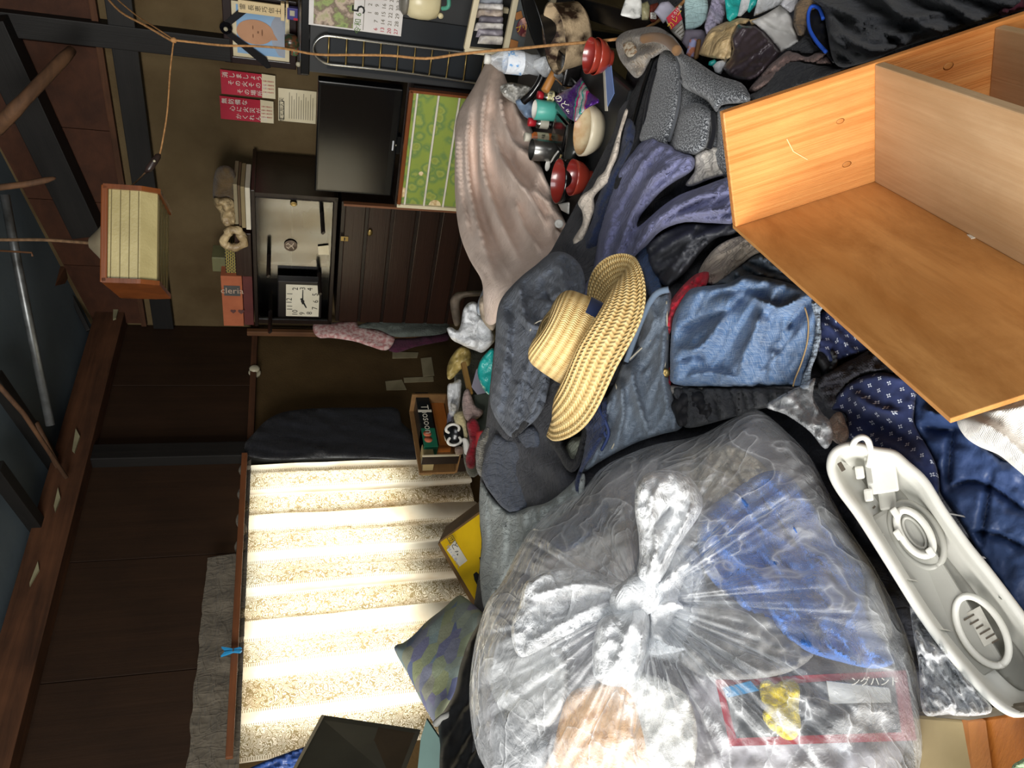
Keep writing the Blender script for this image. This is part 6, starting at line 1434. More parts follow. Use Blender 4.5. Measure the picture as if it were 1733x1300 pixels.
p = T(952, 118); lathe('crushed_bottle', [(0, 0), (0.03, 0), (0.034, 0.012), (0.026, 0.03), (0.033, 0.05), (0.024, 0.07), (0.012, 0.09), (0, 0.092)], p, unit(Z3+0.4*tu), petm, n=22, label='crushed empty clear bottle behind the wooden pan handle', cat='bottle')
cloth('wrap_wad', [(846,148),(860,140),(880,142),(900,150),(898,165),(880,178),(866,172),(852,162)], paperbag('grey crinkle wrap', '#c9c7c0', '#6f6c66'), Z=2.6, step=3, edge=(8, 0.03), noise=(0.05, 9), label='crinkled grey food wrap beside the water bottle', cat='plastic wrap')
burnt = mt('burnt enamel', '#bfa887', '#2a1a12', rough=0.5, vs=16, contrast=(0.42, 0.6), bump=0.002, bs=60)
p = T(985, 58); pan = thing('saucepan', 'burnt cream saucepan with a wooden handle at the far table corner', 'saucepan', p)
ax_ = unit(Z3 + 0.25*tv_ - 0.1*tu)
lathe('pan_body', [(0, 0), (0.075, 0), (0.088, 0.012), (0.092, 0.085), (0.096, 0.088), (0.088, 0.086), (0.08, 0.02), (0, 0.016)], p, ax_, burnt, pan, n=40)
h0 = at(957, 88, 2.34); h1 = at(952, 96, 2.33); h2 = at(922, 154, 2.32)
tube('handle_socket', [h0, h1], [0.014, 0.012], mt('burnt socket', '#2c1c14', rough=0.4), pan, n=12); tube('pan_handle', [h1, h1+(h2-h1)*0.1, h2, h2+(h2-h1)*0.01], [0.010, 0.0115, 0.013, 0.008], wood('handle wood', '#b07a3c', '#8d5a26', axis=0), pan, n=14)
tube('pan_rivet', [at(978, 88, 2.30), at(980, 91, 2.28)], 0.012, ceram, pan, n=12)
p = T(958, 32); fp = thing('frying_pan', 'black frying pan with a curved black handle behind the saucepan', 'frying pan', p)
lathe('pan_body', [(0, 0), (0.09, 0), (0.115, 0.045), (0.12, 0.046), (0.11, 0.04), (0.088, 0.008), (0, 0.008)], p+Z3*0.06, unit(Z3+0.5*tv_), mt('black iron', '#141414', '#0a0a0a', rough=0.35), fp, n=40)
tube('pan_handle', spline([at(935, 88, 2.4), at(925, 105, 2.4), at(915, 135, 2.42), at(900, 158, 2.44), at(885, 172, 2.46)], 5), [0.011]*15+[0.013]*6, blkl, fp, n=10)

# ------------------------------------------------ crate of magazines right of the table, kettle above
creamw = wood('cream crate slat', '#d6cbae', '#b7aa8a', axis=0, rough=0.6)
cr = thing('magazine_crate', 'cream slatted crate holding magazines beside the dark grey cabinet', 'crate', WR(925, 40, 0.98))
def cw(x, y, o=0.0): return WR(x, y, 0.98+o)
for (x0, y0, x1, y1) in [(789, 82, 810, -20), (854, 89, 876, -20), (917, 95, 940, -20)]: beam('crate_rail', cw(x0, y0), cw(x1, y1), 0.02, 0.022, creamw, cr, bev=0.002)
beam('crate_post', cw(786, 84), cw(919, 97), 0.022, 0.022, creamw, cr, upv=tuple(NR), bev=0.002)
beam('crate_rail', cw(805, 10, -0.2), cw(860, 18, -0.2), 0.02, 0.02, creamw, cr, upv=tuple(NR), bev=0.002)
prism('crate_panel', [cw(858, 88, -0.008), cw(876, -20, -0.008), cw(938, -20, -0.008), cw(918, 94, -0.008)], -NR*0.006, mt('grey crate panel', '#5d6264', '#4c5052', rough=0.3), cr)
prism('crate_back', [cw(770, 60, -0.3), cw(790, -60, -0.3), cw(900, -60, -0.3), cw(870, 60, -0.3)], -NR*0.01, tvb, cr)
tape = mt('brown tape', '#a8713f', '#8f5c30', rough=0.5)
for q in ([(871,22),(882,18),(885,30),(873,34)], [(864,66),(877,70),(875,83),(862,80)]): prism('tape_piece', [cw(x, y, -0.002) for x, y in q], NR*0.002, tape, cr)
prism('tape_strip', [cw(x, y, -0.004) for x, y in [(903,25),(917,22),(905,92),(896,90)]], NR*0.003, cream, cr)
lidc = cw(888, 46, 0.004); ld_ = thing('foil_lid', 'round maroon food lid with yellow lettering stuck on the crate panel', 'lid', lidc)
lathe('lid_disc', [(0.0, 0.002), (0.036, 0.002), (0.037, 0)], lidc, NR, mt('maroon lid', '#5a1f2c', '#d09a88', rough=0.4, vs=22, contrast=(0.5, 0.62)), ld_, n=32, sx=0.9, xdir=Z3)
text('lid_lettering', 'プリン', lidc+NR*0.003, -Z3*0.9+DR*0.4, DR*0.9+Z3*0.4, 0.026, mt('lid yellow', '#e0b83a'), ld_)
mags = ['#c9c3ba', '#8d8790', '#d8d3cc', '#6f6a72', '#b8a898', '#e0dcd6', '#9aa0a8']
for i, cst in enumerate(mags):
    y = 70-i*11; a = cw(812+i*0.6, y, -0.03-0.012*i); b = cw(850, y-4, -0.02-0.012*i)
    cloth('magazine', [(808-(i % 3)*3, y+4), (812-(i % 3)*3, y-10), (852, y-8), (850, y+6)], mt('magazine '+cst, cst, '#5a5560', rough=0.4, kind='UV', vs=14, contrast=(0.45, 0.7)), Z=planeZ(KX+NR*(0.97-0.02*i), NR), step=4, edge=(3, 0.006), noise=(0.015, 14), sm=1, skirt=0.1,
          label='%s magazine in the cream crate counting from the blanket side' % ['first', 'second', 'third', 'fourth', 'fifth', 'sixth', 'seventh'][i], cat='magazine', group='magazines in the crate')
kp = WR(744, 4, 0.92); kt = thing('plastic_jug', 'cream plastic jug standing above the crate, right of the calendar', 'jug', kp)
jugm = mt('cream jug plastic', '#d6cba6', '#c4b890', rough=0.3)
lathe('jug_body', [(0, 0), (0.04, 0), (0.058, 0.01), (0.068, 0.04), (0.07, 0.075), (0.066, 0.11), (0.055, 0.125), (0, 0.128)], kp, Z3, jugm, kt, n=36); lathe('jug_lid', [(0.058, 0.124), (0.062, 0.136), (0.046, 0.15), (0, 0.153)], kp, Z3, mt('grey lid', '#77736a', rough=0.4), kt, n=36)
tube('jug_strap', spline([kp+Z3*0.0+NR*0.068, kp-Z3*0.02+NR*0.085+DR*0.02, kp-Z3*0.01+NR*0.05+DR*0.08], 6), 0.008, mt('green strap', '#4f9a82', rough=0.5), kt, n=8)
lathe('jug_knob', [(0.01, 0), (0.01, 0.012), (0, 0.014)], kp+NR*0.05-DR*0.03, NR, jugm, kt, n=12)

# ================================================================ FLOOR CHAIR AND CLUTTER AT THE RIGHT
def tweed():
    t = NT('grey tweed'); uv = t.coord('UV'); n1 = t.noise(uv, 300, 1, 0.9); n2 = t.noise(uv, 12, 4)
    c = t.ramp(n1, [(0.36, '#1f2124'), (0.5, '#54575c'), (0.62, '#b4b7ba')]); c = t.mix(0.12, c, t.ramp(n2, [(0.3, '#33363a'), (0.7, '#5a5d62')]))
    return t.done(t.pbr(c, 0.95, 0, t.bump(n1, 0.0012), 0.1, sheen=0.2))
twd = tweed()
cz = [(1122,84,1.78),(1108,129,1.78),(1086,218,1.74),(1180,250,1.52),(1235,275,1.42),(1268,165,1.42),(1215,127,1.54),(1160,170,1.6)]
ch = thing('floor_chair', 'legless floor chair in grey tweed with black piped sides', 'chair', at(1160, 190, 1.75))
def cp_(nm, poly, mat, **k):
    a = dict(Z=cz, step=4.5, edge=(16, 0.03), skirt=0.06, noise=(0.003, 40), parent=ch); a.update(k); return cloth(nm, poly, mat, **a)
cp_('backrest_side', [(1116,97),(1095,108),(1080,138),(1066,165),(1050,215),(1034,278),(1044,330),(1060,300),(1085,238),(1088,215),(1098,182),(1108,130)], blackcloth, lift=-0.02, edge=(12, 0.03), skirt=0.14)
cp_('backrest_cushion', [(1122,84),(1135,84),(1146,92),(1152,115),(1154,140),(1150,175),(1145,205),(1134,235),(1128,250),(1085,240),(1086,218),(1095,185),(1102,155),(1110,120),(1115,97)], twd, dome=(34, 0.03))
cp_('bolster', [(1140,86),(1172,99),(1215,127),(1254,140),(1268,160),(1268,172),(1250,175),(1222,178),(1212,190),(1196,170),(1160,150),(1152,138),(1148,110)], twd, lift=0.01, dome=(26, 0.035))
cp_('seat_panel', [(1150,138),(1170,146),(1200,165),(1212,185),(1214,230),(1212,260),(1195,275),(1165,275),(1130,265),(1125,245),(1142,200),(1150,170)], twd, lift=-0.02)
cp_('head_pad', [(1148,200),(1155,184),(1166,176),(1182,174),(1198,182),(1205,196),(1202,222),(1198,246),(1180,262),(1150,262),(1135,250),(1142,225)], twd, lift=0.005, dome=(18, 0.035), edge=(10, 0.03))
cp_('seat_edge', [(1212,190),(1222,178),(1250,175),(1272,172),(1285,240),(1250,300),(1225,300),(1205,270),(1214,235)], twd, lift=-0.015, dome=(20, 0.02))
for pts in [[(1144,92),(1150,130),(1148,180),(1132,240)], [(1150,136),(1180,152),(1212,172),(1240,168),(1266,160)]]: seam(ch, pts, cz, r=0.004, mat=twd, lift=0.028)
seam(ch, [(1206,192),(1208,222),(1200,252)], cz, r=0.006, mat=blackcloth, lift=0.02); seam(ch, [(1110,118),(1098,160),(1090,210)], cz, r=0.004, mat=blackcloth, lift=0.015)
seam(ch, [(1104,100),(1088,150),(1070,215)], cz, r=0.005, mat=tvb, lift=0.02)

# plush, packets, cloths and bags
plush = fabric('brown plush', '#a89a88', '#7d6c58', weave=140, bump=0.006, vs=26, sheen=0.6, rough=1.0)
ph_ = cloth('plush_hat', [(1042,70),(1055,55),(1080,48),(1110,45),(1135,58),(1150,75),(1158,92),(1150,96),(1130,86),(1115,92),(1100,104),(1088,125),(1076,132),(1062,118),(1048,98)], plush, Z=[(1042,70,1.98),(1100,45,1.9),(1155,92,1.72),(1076,130,1.86)], lift=0.03, step=4, edge=(18, 0.06), noise=(0.02, 22), skirt=0.1, folds=[([(1070,62),(1105,58),(1135,75),(1148,92)],0.03,6),([(1060,110),(1080,95),(1100,90)],0.02,8)], label='brown fluffy plush hat wedged behind the grey floor chair', cat='hat')
zq = tps([(1042,70,1.98),(1100,45,1.9),(1155,92,1.72),(1076,130,1.86)])
P_ = spline(np.array([(1088,66),(1110,63),(1130,70),(1146,86)], float), 6); tube('plush_trim', [at(x, y, float(zq(x, y)[0])-0.115) for x, y in P_], 0.011, fabric('brown plush trim', '#8a6a4a', '#6a4c30', weave=140, bump=0.006), ph_, n=8)
cloth('embroidered_patch', [(1054,76),(1068,70),(1078,84),(1074,94),(1062,96)], mt('embroidery', '#c9bda8', '#8a6a4c', kind='UV', vs=90, contrast=(0.45, 0.6)), Z=lambda x, y: zq(x, y), lift=0.085, step=3, edge=(4, 0.006), parent=ph_)
beam('stool_rail', at(982, 10, 2.25), at(1112, 50, 1.93), 0.05, 0.05, tvb, label='black square stool rail at the far right of the table', cat='stool')
def packet(nm, poly, z, mat, label, **k):
    a = dict(step=3.5, edge=(3, 0.006), noise=(0.014, 26), skirt=0.04, sm=1); a.update(k); return cloth(nm, poly, mat, Z=z, label=label, cat='packet', **a)
prt = mt('printed white packet', '#d6d6d2', '#8e918f', rough=0.4, kind='UV', vs=40, contrast=(0.55, 0.7))
packet('white_packet', [(1052,18),(1060,-6),(1084,-6),(1088,12),(1086,30),(1072,32),(1050,26)], 1.95, prt, 'white printed packet at the far right behind the plush hat')
packet('olive_packet', [(1086,6),(1096,2),(1104,18),(1098,34),(1086,34)], 1.92, mt('olive foil', '#6a6a4a', '#b9b08a', rough=0.3, kind='UV', vs=20), 'olive foil packet between the white and brown packets')
kpk = packet('brown_packet', [(1099,30),(1100,8),(1114,4),(1118,20),(1112,40),(1102,38)], 1.88, mt('red brown print', '#7a3428', '#4a2018', rough=0.4, kind='UV'), 'red brown packet with black characters beside the lilac card')
prism('packet_label', [at(1101, 21, 1.855), at(1110, 21, 1.85), at(1111, 32, 1.85), at(1101, 31, 1.855)], FW*0.003, whi, kpk)
text('packet_lettering', '小松', at(1106, 26, 1.848), iv(0, -1), iv(-1, 0), 0.011, ink, kpk)
packet('lilac_card', [(1107,20),(1118,4),(1132,2),(1145,16),(1135,30),(1122,40),(1114,28)], 1.82, mt('lilac card', '#a8a6b8', '#96949f', rough=0.6, kind='UV'), 'lilac paper card next to the red and yellow packet', noise=(0.004, 20))
rp = packet('red_yellow_packet', [(1128,30),(1140,14),(1150,12),(1155,35),(1161,62),(1153,70),(1136,54),(1128,38)], 1.78, mt('packet white', '#d9d4cc', '#c2bdb4', kind='UV', rough=0.4), 'white packet with red band and yellow lettering by the twine end')
zr_ = 1.745
prism('red_band', [at(1128, 30, zr_), at(1147, 11, zr_), at(1155, 32, zr_), at(1136, 50, zr_)], FW*0.003, redp, rp)
text('band_lettering', 'カレー', at(1143, 33, zr_-0.004), iv(0.6, -0.8), iv(-0.8, -0.6), 0.017, mt('lid yellow', '#e0b83a'), rp)
text('band_lettering', 'とろける', at(1145, 20, zr_-0.004), iv(0.6, -0.8), iv(-0.8, -0.6), 0.009, white_p, rp)
for k in range(4): prism('print_line', [at(1141+k*4, 52+k*3, zr_), at(1154+k*1.5, 40+k*6, zr_), at(1155+k*1.5, 41+k*6, zr_), at(1142+k*4, 53+k*3, zr_)], FW*0.002, mt('faint ink', '#6e6858'), rp)
packet('pale_blue_cloth', [(1158,8),(1160,-8),(1196,-8),(1199,12),(1196,32),(1186,44),(1170,51),(1160,50)], 1.74, fabric('pale blue nonwoven', '#a9c4c4', '#94b0b2'), 'pale blue fabric mask hanging beside lilac cloth', noise=(0.006, 20))
packet('lilac_cloth', [(1196,30),(1202,10),(1206,-8),(1228,-8),(1228,20),(1222,40),(1212,48),(1204,52),(1196,60),(1192,45)], 1.68, fabric('lilac jersey', '#a9a3b8', '#8f89a0'), 'lilac cloth crumpled next to the teal bag', auto=(0.012, 10, 60, 0.9))
tealf = mt('teal film', '#2aa6a0', '#1f8f8a', rough=0.25, kind='UV', bump=0.004, bs=60)
packet('teal_bag', [(1226,-8),(1258,-8),(1256,12),(1250,26),(1236,38),(1230,32),(1228,14)], 1.62, tealf, 'shiny teal plastic bag at the top edge by the paper bag')
packet('teal_strip', [(1270,-8),(1284,-8),(1280,8),(1268,22),(1264,18)], 1.6, tealf, 'narrow strip of teal plastic beside the white paper')
packet('clear_film', [(1256,-8),(1272,-8),(1266,16),(1254,28),(1248,28)], 1.6, plastic('grey film', 0.5, 0.9), 'cloudy clear film between the two teal plastics')
packet('grey_film', [(1284,-8),(1330,-8),(1322,8),(1290,22),(1275,28)], 1.58, plastic('grey film 2', 0.6, 0.9, tint=(0.7, 0.7, 0.7, 1)), 'grey plastic film above the white paper')
packet('mauve_card', [(1154,72),(1160,50),(1188,50),(1200,58),(1198,66),(1188,84),(1180,92),(1165,86)], 1.72, mt('mauve dim card', '#6a6470', '#544f5a', kind='UV'), 'mauve grey card behind the small picture box', noise=(0.004, 20))
packet('picture_box', [(1161,92),(1168,66),(1180,65),(1174,98),(1166,96)], 1.7, mt('picture print', '#a8684c', '#8d93b8', kind='UV', vs=50, contrast=(0.45, 0.55)), 'small colourful printed box standing behind the chair', noise=None, sm=1)
packet('brown_booklet', [(1174,98),(1180,66),(1187,66),(1183,98),(1177,102)], 1.69, mt('brown booklet', '#7a5a34', '#5c4226', kind='UV'), 'thin brown booklet beside the small printed box', noise=None, sm=1)
packet('teal_scrap', [(1200,104),(1210,100),(1214,104),(1206,113),(1198,110)], 1.6, tealf, 'scrap of teal plastic below the beige paper bag')
packet('white_scrap', [(1206,112),(1214,104),(1232,100),(1226,116),(1220,126),(1210,122)], 1.58, plastic('milky scrap', 0.6, 0.9), 'milky plastic scrap beneath the beige paper bag')
kraft = paperbag('beige paper bag', '#d8bf92', '#b89a6a')
packet('beige_paper_bag', [(1182,92),(1186,80),(1198,55),(1204,48),(1230,36),(1252,30),(1270,32),(1262,42),(1248,44),(1240,60),(1238,85),(1236,98),(1228,101),(1204,98),(1190,95)], [(1182,92,1.66),(1204,48,1.66),(1268,32,1.58),(1230,101,1.56)], kraft, 'crumpled beige paper bag right of the floor chair', edge=(5, 0.012), noise=(0.012, 40), step=3.5, auto=(0.012, 30, -55, 0.6))
packet('beige_paper_fold', [(1268,34),(1290,28),(1300,34),(1284,42),(1272,44)], 1.56, kraft, 'rolled lip of beige paper next to the white paper')
packet('brown_plastic', [(1236,62),(1250,40),(1262,44),(1280,43),(1295,56),(1308,72),(1321,88),(1312,105),(1300,117),(1285,130),(1270,137),(1250,135),(1236,130),(1222,115),(1236,98),(1240,82)], [(1236,62,1.58),(1300,60,1.5),(1320,88,1.46),(1250,135,1.5)], mt('dark brown film', '#4b4146', '#372f34', rough=0.3, kind='UV', bump=0.0015, bs=25), 'dark brown glossy plastic bag between beige and white paper', edge=(9, 0.02), noise=(0.02, 40), step=3.5, auto=(0.016, 34, -40, 0.7))
packet('white_paper_sheet', [(1271,36),(1296,24),(1322,8),(1334,18),(1340,32),(1346,52),(1352,70),(1338,80),(1322,89),(1308,72),(1295,56),(1281,43)], [(1271,36,1.54),(1322,8,1.5),(1352,70,1.42),(1322,89,1.45)], mt('white bag paper', '#dcdad6', '#c9c6c1', kind='UV', rough=0.7), 'white paper bag next to the dark brown plastic', edge=(4, 0.01), noise=(0.012, 40), sm=1, step=3.5, auto=(0.01, 34, 35, 0.6))
packet('brown_kraft', [(1342,40),(1345,10),(1360,-8),(1392,-8),(1394,22),(1378,18),(1368,40),(1360,62),(1350,60)], 1.42, fabric('tan cotton', '#8a745a', '#6a5640'), 'tan crumpled cloth between white paper and charcoal jacket', edge=(8, 0.03))
packet('silver_wrap', [(1320,8),(1330,-8),(1352,-8),(1348,14),(1338,22)], 1.46, paperbag('silver crinkle', '#c4c4c8', '#77777c'), 'silver crinkled wrapper at the top edge beside tan cloth')
cloth('mauve_cloth', [(1267,154),(1280,135),(1298,114),(1315,100),(1334,86),(1350,88),(1365,95),(1393,83),(1405,98),(1412,112),(1390,112),(1342,108),(1318,128),(1290,152)], fabric('mauve flannel', '#8a736c', '#6f5a55'), lift=0.02, step=4.5, edge=(8, 0.025), noise=(0.01, 24), auto=(0.01, 16, -35, 0.8), label='dusty mauve cloth above the shelf plank', cat='clothing')
cloth('black_cloth', [(1266,164),(1290,148),(1306,124),(1322,110),(1342,102),(1370,106),(1392,110),(1422,114),(1440,112),(1400,128),(1340,150),(1290,172)], fabric('black wool', '#2b2c30', '#1f2023'), lift=0.03, step=4.5, edge=(9, 0.03), noise=(0.01, 22), label='black cloth lying along the outside of the shelf plank', cat='clothing')
cloth('black_scrap', [(1330,84),(1345,76),(1366,58),(1378,72),(1398,84),(1376,92),(1355,92)], fabric('black wool', '#2b2c30'), lift=0.02, step=4.5, edge=(8, 0.03), noise=(0.01, 18), label='black cloth scrap between mauve cloth and blue piped jacket', cat='clothing')
bj = cloth('piped_jacket', [(1366,20),(1374,8),(1386,10),(1396,26),(1400,55),(1408,90),(1420,112),(1408,108),(1394,92),(1380,74),(1370,50)], mt('black nylon', '#1c1d21', '#121316', rough=0.45, kind='UV'), lift=0.03, step=4, edge=(9, 0.03), noise=(0.008, 16), label='black jacket edge with bright blue piping', cat='clothing')
seam(bj, [(1393,32),(1386,14),(1374,11),(1368,24),(1370,48),(1382,70),(1398,88)], None, r=0.0035, mat=mt('blue piping', '#2d62d8'), lift=0.065, name='piping')
chc = fabric('charcoal nylon', '#4c4e52', '#3a3c40', rough=0.7, spec=0.3)
cloth('charcoal_jacket', [(1394,-20),(1800,-40),(1760,-5),(1696,24),(1617,52),(1523,82),(1483,100),(1450,110),(1424,114),(1408,100),(1401,60),(1395,24)], chc, lift=0.03, step=5, edge=(18, 0.05), auto=(0.03, 44, 25, 0.8), noise=(0.012, 50), skirt=0.1,
      folds=[([(1405,20),(1430,60),(1480,85),(1540,70)],0.03,9),([(1440,10),(1460,45),(1520,60),(1600,40)],0.028,9),([(1500,5),(1530,30),(1600,20)],0.025,8),([(1410,60),(1440,90),(1480,98)],0.02,7)], label='large charcoal jacket heaped beyond the shelf unit', cat='clothing')
cloth('maroon_cloth', [(1690,26),(1705,0),(1720,-20),(1800,-20),(1780,0),(1733,16)], fabric('maroon wool', '#6a2a3a', '#4e1d2a'), lift=0.06, step=5, edge=(8, 0.03), noise=(0.01, 16), label='maroon cloth at the far edge above the shelf plank', cat='clothing')

# ================================================================ CLUTTER ALONG THE LEFT WALL
def flat(nm, poly, Z, mat, thick, label, cat, parent=None):
    "thin stiff sheet given real thickness"
    zf = tps(Z) if not callable(Z) and not np.isscalar(Z) else ((lambda x, y: np.array([Z])) if np.isscalar(Z) else Z)
    P = [at(x, y, float(zf(np.array([float(x)]), np.array([float(y)]))[0])) for x, y in poly]
    return prism(nm, P, FW*thick, mat, parent, label=label, cat=cat)
def px(side, x0, y0, x1, y1, off): return Face(side, x0, y0, x1, y1, off)
# low black shelf with the boxes
f = px('L', 706, 668, 766, 772, 0.62)
sh = thing('low_shelf', 'small black shelf with boxes under the black garment', 'shelf', f.pt(.5, 0, -.1))
brs = wood('brown shelf inside', '#7a5a36', '#5c4226', axis=0, rough=0.5)
f.box('shelf_back', 0, 0, 1, 1, -0.12, 0.015, brs, sh); f.box('shelf_side', -0.02, 0, 0.0, 1, 0, 0.05, lacquer, sh); f.box('shelf_side', 1.0, 0, 1.02, 1, 0, 0.13, brs, sh)
f.box('shelf_bottom', 0, -0.06, 1, 0.0, 0, 0.13, brs, sh); f.box('shelf_edge', -0.01, 0, 0.012, 1, 0.004, 0.006, cream, sh)
box('shelf_base', f.pt(0, 0, -0.02)-Z3*f.o[2], DL*f.w, Z3*(f.o[2]-0.01), -NL*0.1, lacquer, sh)
g = px('L', 710, 664, 733, 756, 0.60)
gb = thing('product_box', 'long green and black box with white lettering on top of the low shelf', 'box', g.pt(.5, 0, -.1))
g.box('carton', 0, 0, 1, 1, 0, 0.12, mt('black carton', '#15181a', '#0e1012', rough=0.35), gb, bev=0.003)
g.box('green_end', 0.0, 0.0, 0.32, 1.0, 0.0012, 0.1, mt('green carton', '#1f6a4f', '#185540', rough=0.35), gb)
g.box('white_stripe', 0.62, 0.0, 0.66, 1.0, 0.0014, 0.002, white_p, gb)
text('box_lettering', 'Thosoon', g.pt(0.48, 0.5, 0.003), -DL, -Z3, 0.055, white_p, gb)
for u in (0.12, 0.22): lathe('box_badge', [(0.0, 0.002), (0.02, 0.002), (0.02, 0)], g.pt(u, 0.62, 0.001), NL, mt('orange badge', '#c06a4a'), gb, n=16)
g = px('L', 735, 668, 757, 752, 0.56)
g.box('amber_box', 0, 0, 1, 1, 0, 0.15, wood('amber wood', '#9a5c28', '#7a4218', axis=0, rough=0.3, coat=0.3), bev=0.004, label='amber brown wooden box inside the low shelf', cat='box')
g = px('L', 716, 752, 734, 778, 0.58)
g.box('plain_card_box', 0, 0, 1, 1, 0, 0.12, mt('plain card', '#8f7f58', '#776845'), label='plain tan card box at the window end of the low shelf', cat='box', bev=0.003)
# mask-faced plush
p0 = at(771, 734, 3.05); up_ = unit(iv(-1, 0.15)); sd = unit(iv(0.15, 1))
ow_ = thing('ball_toy', 'round black toy with two white ringed eyes', 'toy', p0)
lathe('toy_body', [(0, -0.055), (0.03, -0.045), (0.045, -0.02), (0.048, 0.0), (0.045, 0.02), (0.03, 0.045), (0, 0.055)], p0, sd, mt('black gloss', '#0f0f10', rough=0.2), ow_, n=28, sx=0.75, xdir=FW)
for k, dx in enumerate((-0.022, 0.026)):
    c = p0 + sd*dx - FW*0.036 + up_*0.006
    ring = [c + sd*0.017*math.cos(q) + up_*0.026*math.sin(q) + FW*0.012*abs(math.cos(q)) for q in np.linspace(0, 2*math.pi, 20, endpoint=False)]
    tube('eye_ring', ring, 0.006, whi, ow_, n=8, closed=True)
def lump(nm, poly, Z, mat, label, cat='cloth', **k):
    a = dict(step=3.2, edge=(8, 0.03), noise=(0.02, 12), skirt=0.06, sm=3); a.update(k); return cloth(nm, poly, mat, Z=Z, label=label, cat=cat, **a)
lump('clear_packet', [(757,654),(766,648),(780,642),(780,668),(776,695),(770,705),(760,700)], 3.1, plastic('cloudy wrap', 0.4, 0.85), 'cloudy clear wrapper on the low shelf beside pink cloth', 'plastic wrap')
lump('barcode_card', [(762,682),(772,684),(773,697),(763,696)], 3.02, mt('barcode card', '#b9b6ae', '#5a5854', kind='UV', vs=90), 'small white barcode card in the cloudy wrapper', 'card', edge=(3, 0.004), noise=None, sm=1)
lump('lilac_film', [(758,700),(766,698),(770,712),(766,738),(760,748),(756,730)], 3.12, mt('lilac film', '#8d8a9c', '#74717f', kind='UV', rough=0.3), 'lilac grey film behind the round black toy', 'plastic wrap')
lump('pink_cap', [(786,662),(794,660),(804,686),(816,694),(817,700),(810,708),(798,714),(790,712),(784,700),(782,680)], 2.95, fabric('dusty pink felt', '#a8938e', '#8a7772'), 'dusty pink felt cap above the red cloth', 'hat')
lump('cream_strip', [(769,700),(784,696),(788,706),(790,728),(792,738),(786,744),(782,722),(770,716)], 3.0, fabric('cream felt', '#c9bd92', '#b0a47a'), 'cream felt strip folded over beside the black toy')
lump('white_tag', [(782,742),(792,745),(796,770),(786,768),(784,752)], 2.98, whi, 'white paper tag hanging below the cream felt strip', 'tag', noise=(0.004, 10), edge=(3, 0.004))
lump('beige_cup', [(770,758),(782,756),(784,768),(772,770)], 3.02, mt('beige cup', '#8f7c6c', '#75645a', kind='UV'), 'small beige pot beneath the white paper tag', 'pot', dome=(6, 0.02))
redf = fabric('red felt', '#9a2230', '#7a1822')
lump('red_cloth', [(790,716),(800,708),(810,716),(812,735),(806,760),(804,790),(792,792),(788,775),(795,750),(792,730)], 2.9, redf, 'dark red cloth hanging beside the fuzzy grey scarf', auto=(0.012, 9, 10, 0.8))
lump('red_box', [(806,730),(822,728),(820,745),(808,765),(804,752)], 2.7, mt('red box', '#a52a2c', '#8a2024', kind='UV'), 'small red box behind the fuzzy grey scarf', 'box', noise=None, edge=(3, 0.01), sm=1)
flat('green_board', [(802,668),(834,666),(836,700),(830,722),(812,728),(806,700)], 3.0, mt('dark green board', '#3a4238', '#2c332b'), 0.02, 'dark green board leaning behind the pink felt cap', 'board')
beam('short_stick', at(784, 614, 3.0), at(796, 668, 2.95), 0.02, 0.02, wood('yellow stick', '#8a6a34', '#6a4e24', axis=0), label='short yellow brown stick beside the teal bag', cat='stick')
lump('yellow_bag', [(757,640),(757,620),(766,600),(780,586),(792,588),(797,600),(795,618),(784,622),(772,634),(764,642)], 3.1, mt('yellow clear bag', '#b09c60', '#8a7844', kind='UV', rough=0.35, vs=20), 'yellowish bag of cloth beside the white plastic bag', 'plastic bag', auto=(0.014, 9, -50, 0.9))
lump('white_plastic_bag', [(756,556),(764,554),(774,560),(780,548),(784,524),(794,512),(806,512),(812,525),(822,540),(836,560),(838,575),(828,588),(816,597),(806,594),(790,588),(778,582),(764,574)], 2.95, plastic('white carrier film', 0.75, 0.97, crinkle=0.01, cs=24, rough=0.3), 'crumpled white plastic carrier bag below the grey green shirt', 'plastic bag', noise=(0.05, 16), edge=(12, 0.06))
lump('clear_tub', [(762,508),(770,497),(780,494),(815,492),(816,500),(784,504),(778,520),(780,545),(770,552),(764,530)], 3.15, mt('dim tub paper', '#6f6152', '#4e463c', kind='UV', vs=20), 'open tub of papers in the dim corner by the plank cabinet', 'tub', noise=(0.01, 12))
lump('grey_wrap', [(806,520),(820,482),(828,454),(838,448),(842,460),(836,490),(822,525),(812,535)], 2.6, mt('grey blue wrap', '#9aa2ac', '#7c848e', kind='UV', rough=0.3), 'pale grey wrap showing under the end of the fleece blanket', 'plastic wrap')
lump('printed_bag', [(812,505),(826,496),(840,500),(846,520),(842,540),(834,560),(820,548),(812,530)], 2.5, mt('beige printed bag', '#b5a592', '#8f8170', kind='UV', vs=30), 'beige printed bag between the blanket and white carrier bag', 'bag')
lump('teal_sack', [(808,632),(812,612),(822,598),(836,590),(838,630),(834,664),(826,668),(816,655)], 2.5, tealf, 'teal plastic bag beside the charcoal shirt', 'plastic bag', noise=(0.02, 16))
flat('lilac_sheet', [(798,655),(806,626),(816,616),(818,640),(828,664),(808,668)], 2.9, mt('lilac sheet', '#75737f', '#605e6a'), 0.004, 'lilac grey paper sheet behind the teal plastic bag', 'paper')
lump('dim_heap', [(772,600),(800,590),(830,600),(836,660),(838,720),(812,800),(790,800),(780,740),(770,680)], 3.35, fabric('dim cloth heap', '#4a4a3e', '#33332c'), 'dim olive cloth heaped behind the low shelf', 'clothing', step=6, skirt=0.3, edge=(14, 0.08))
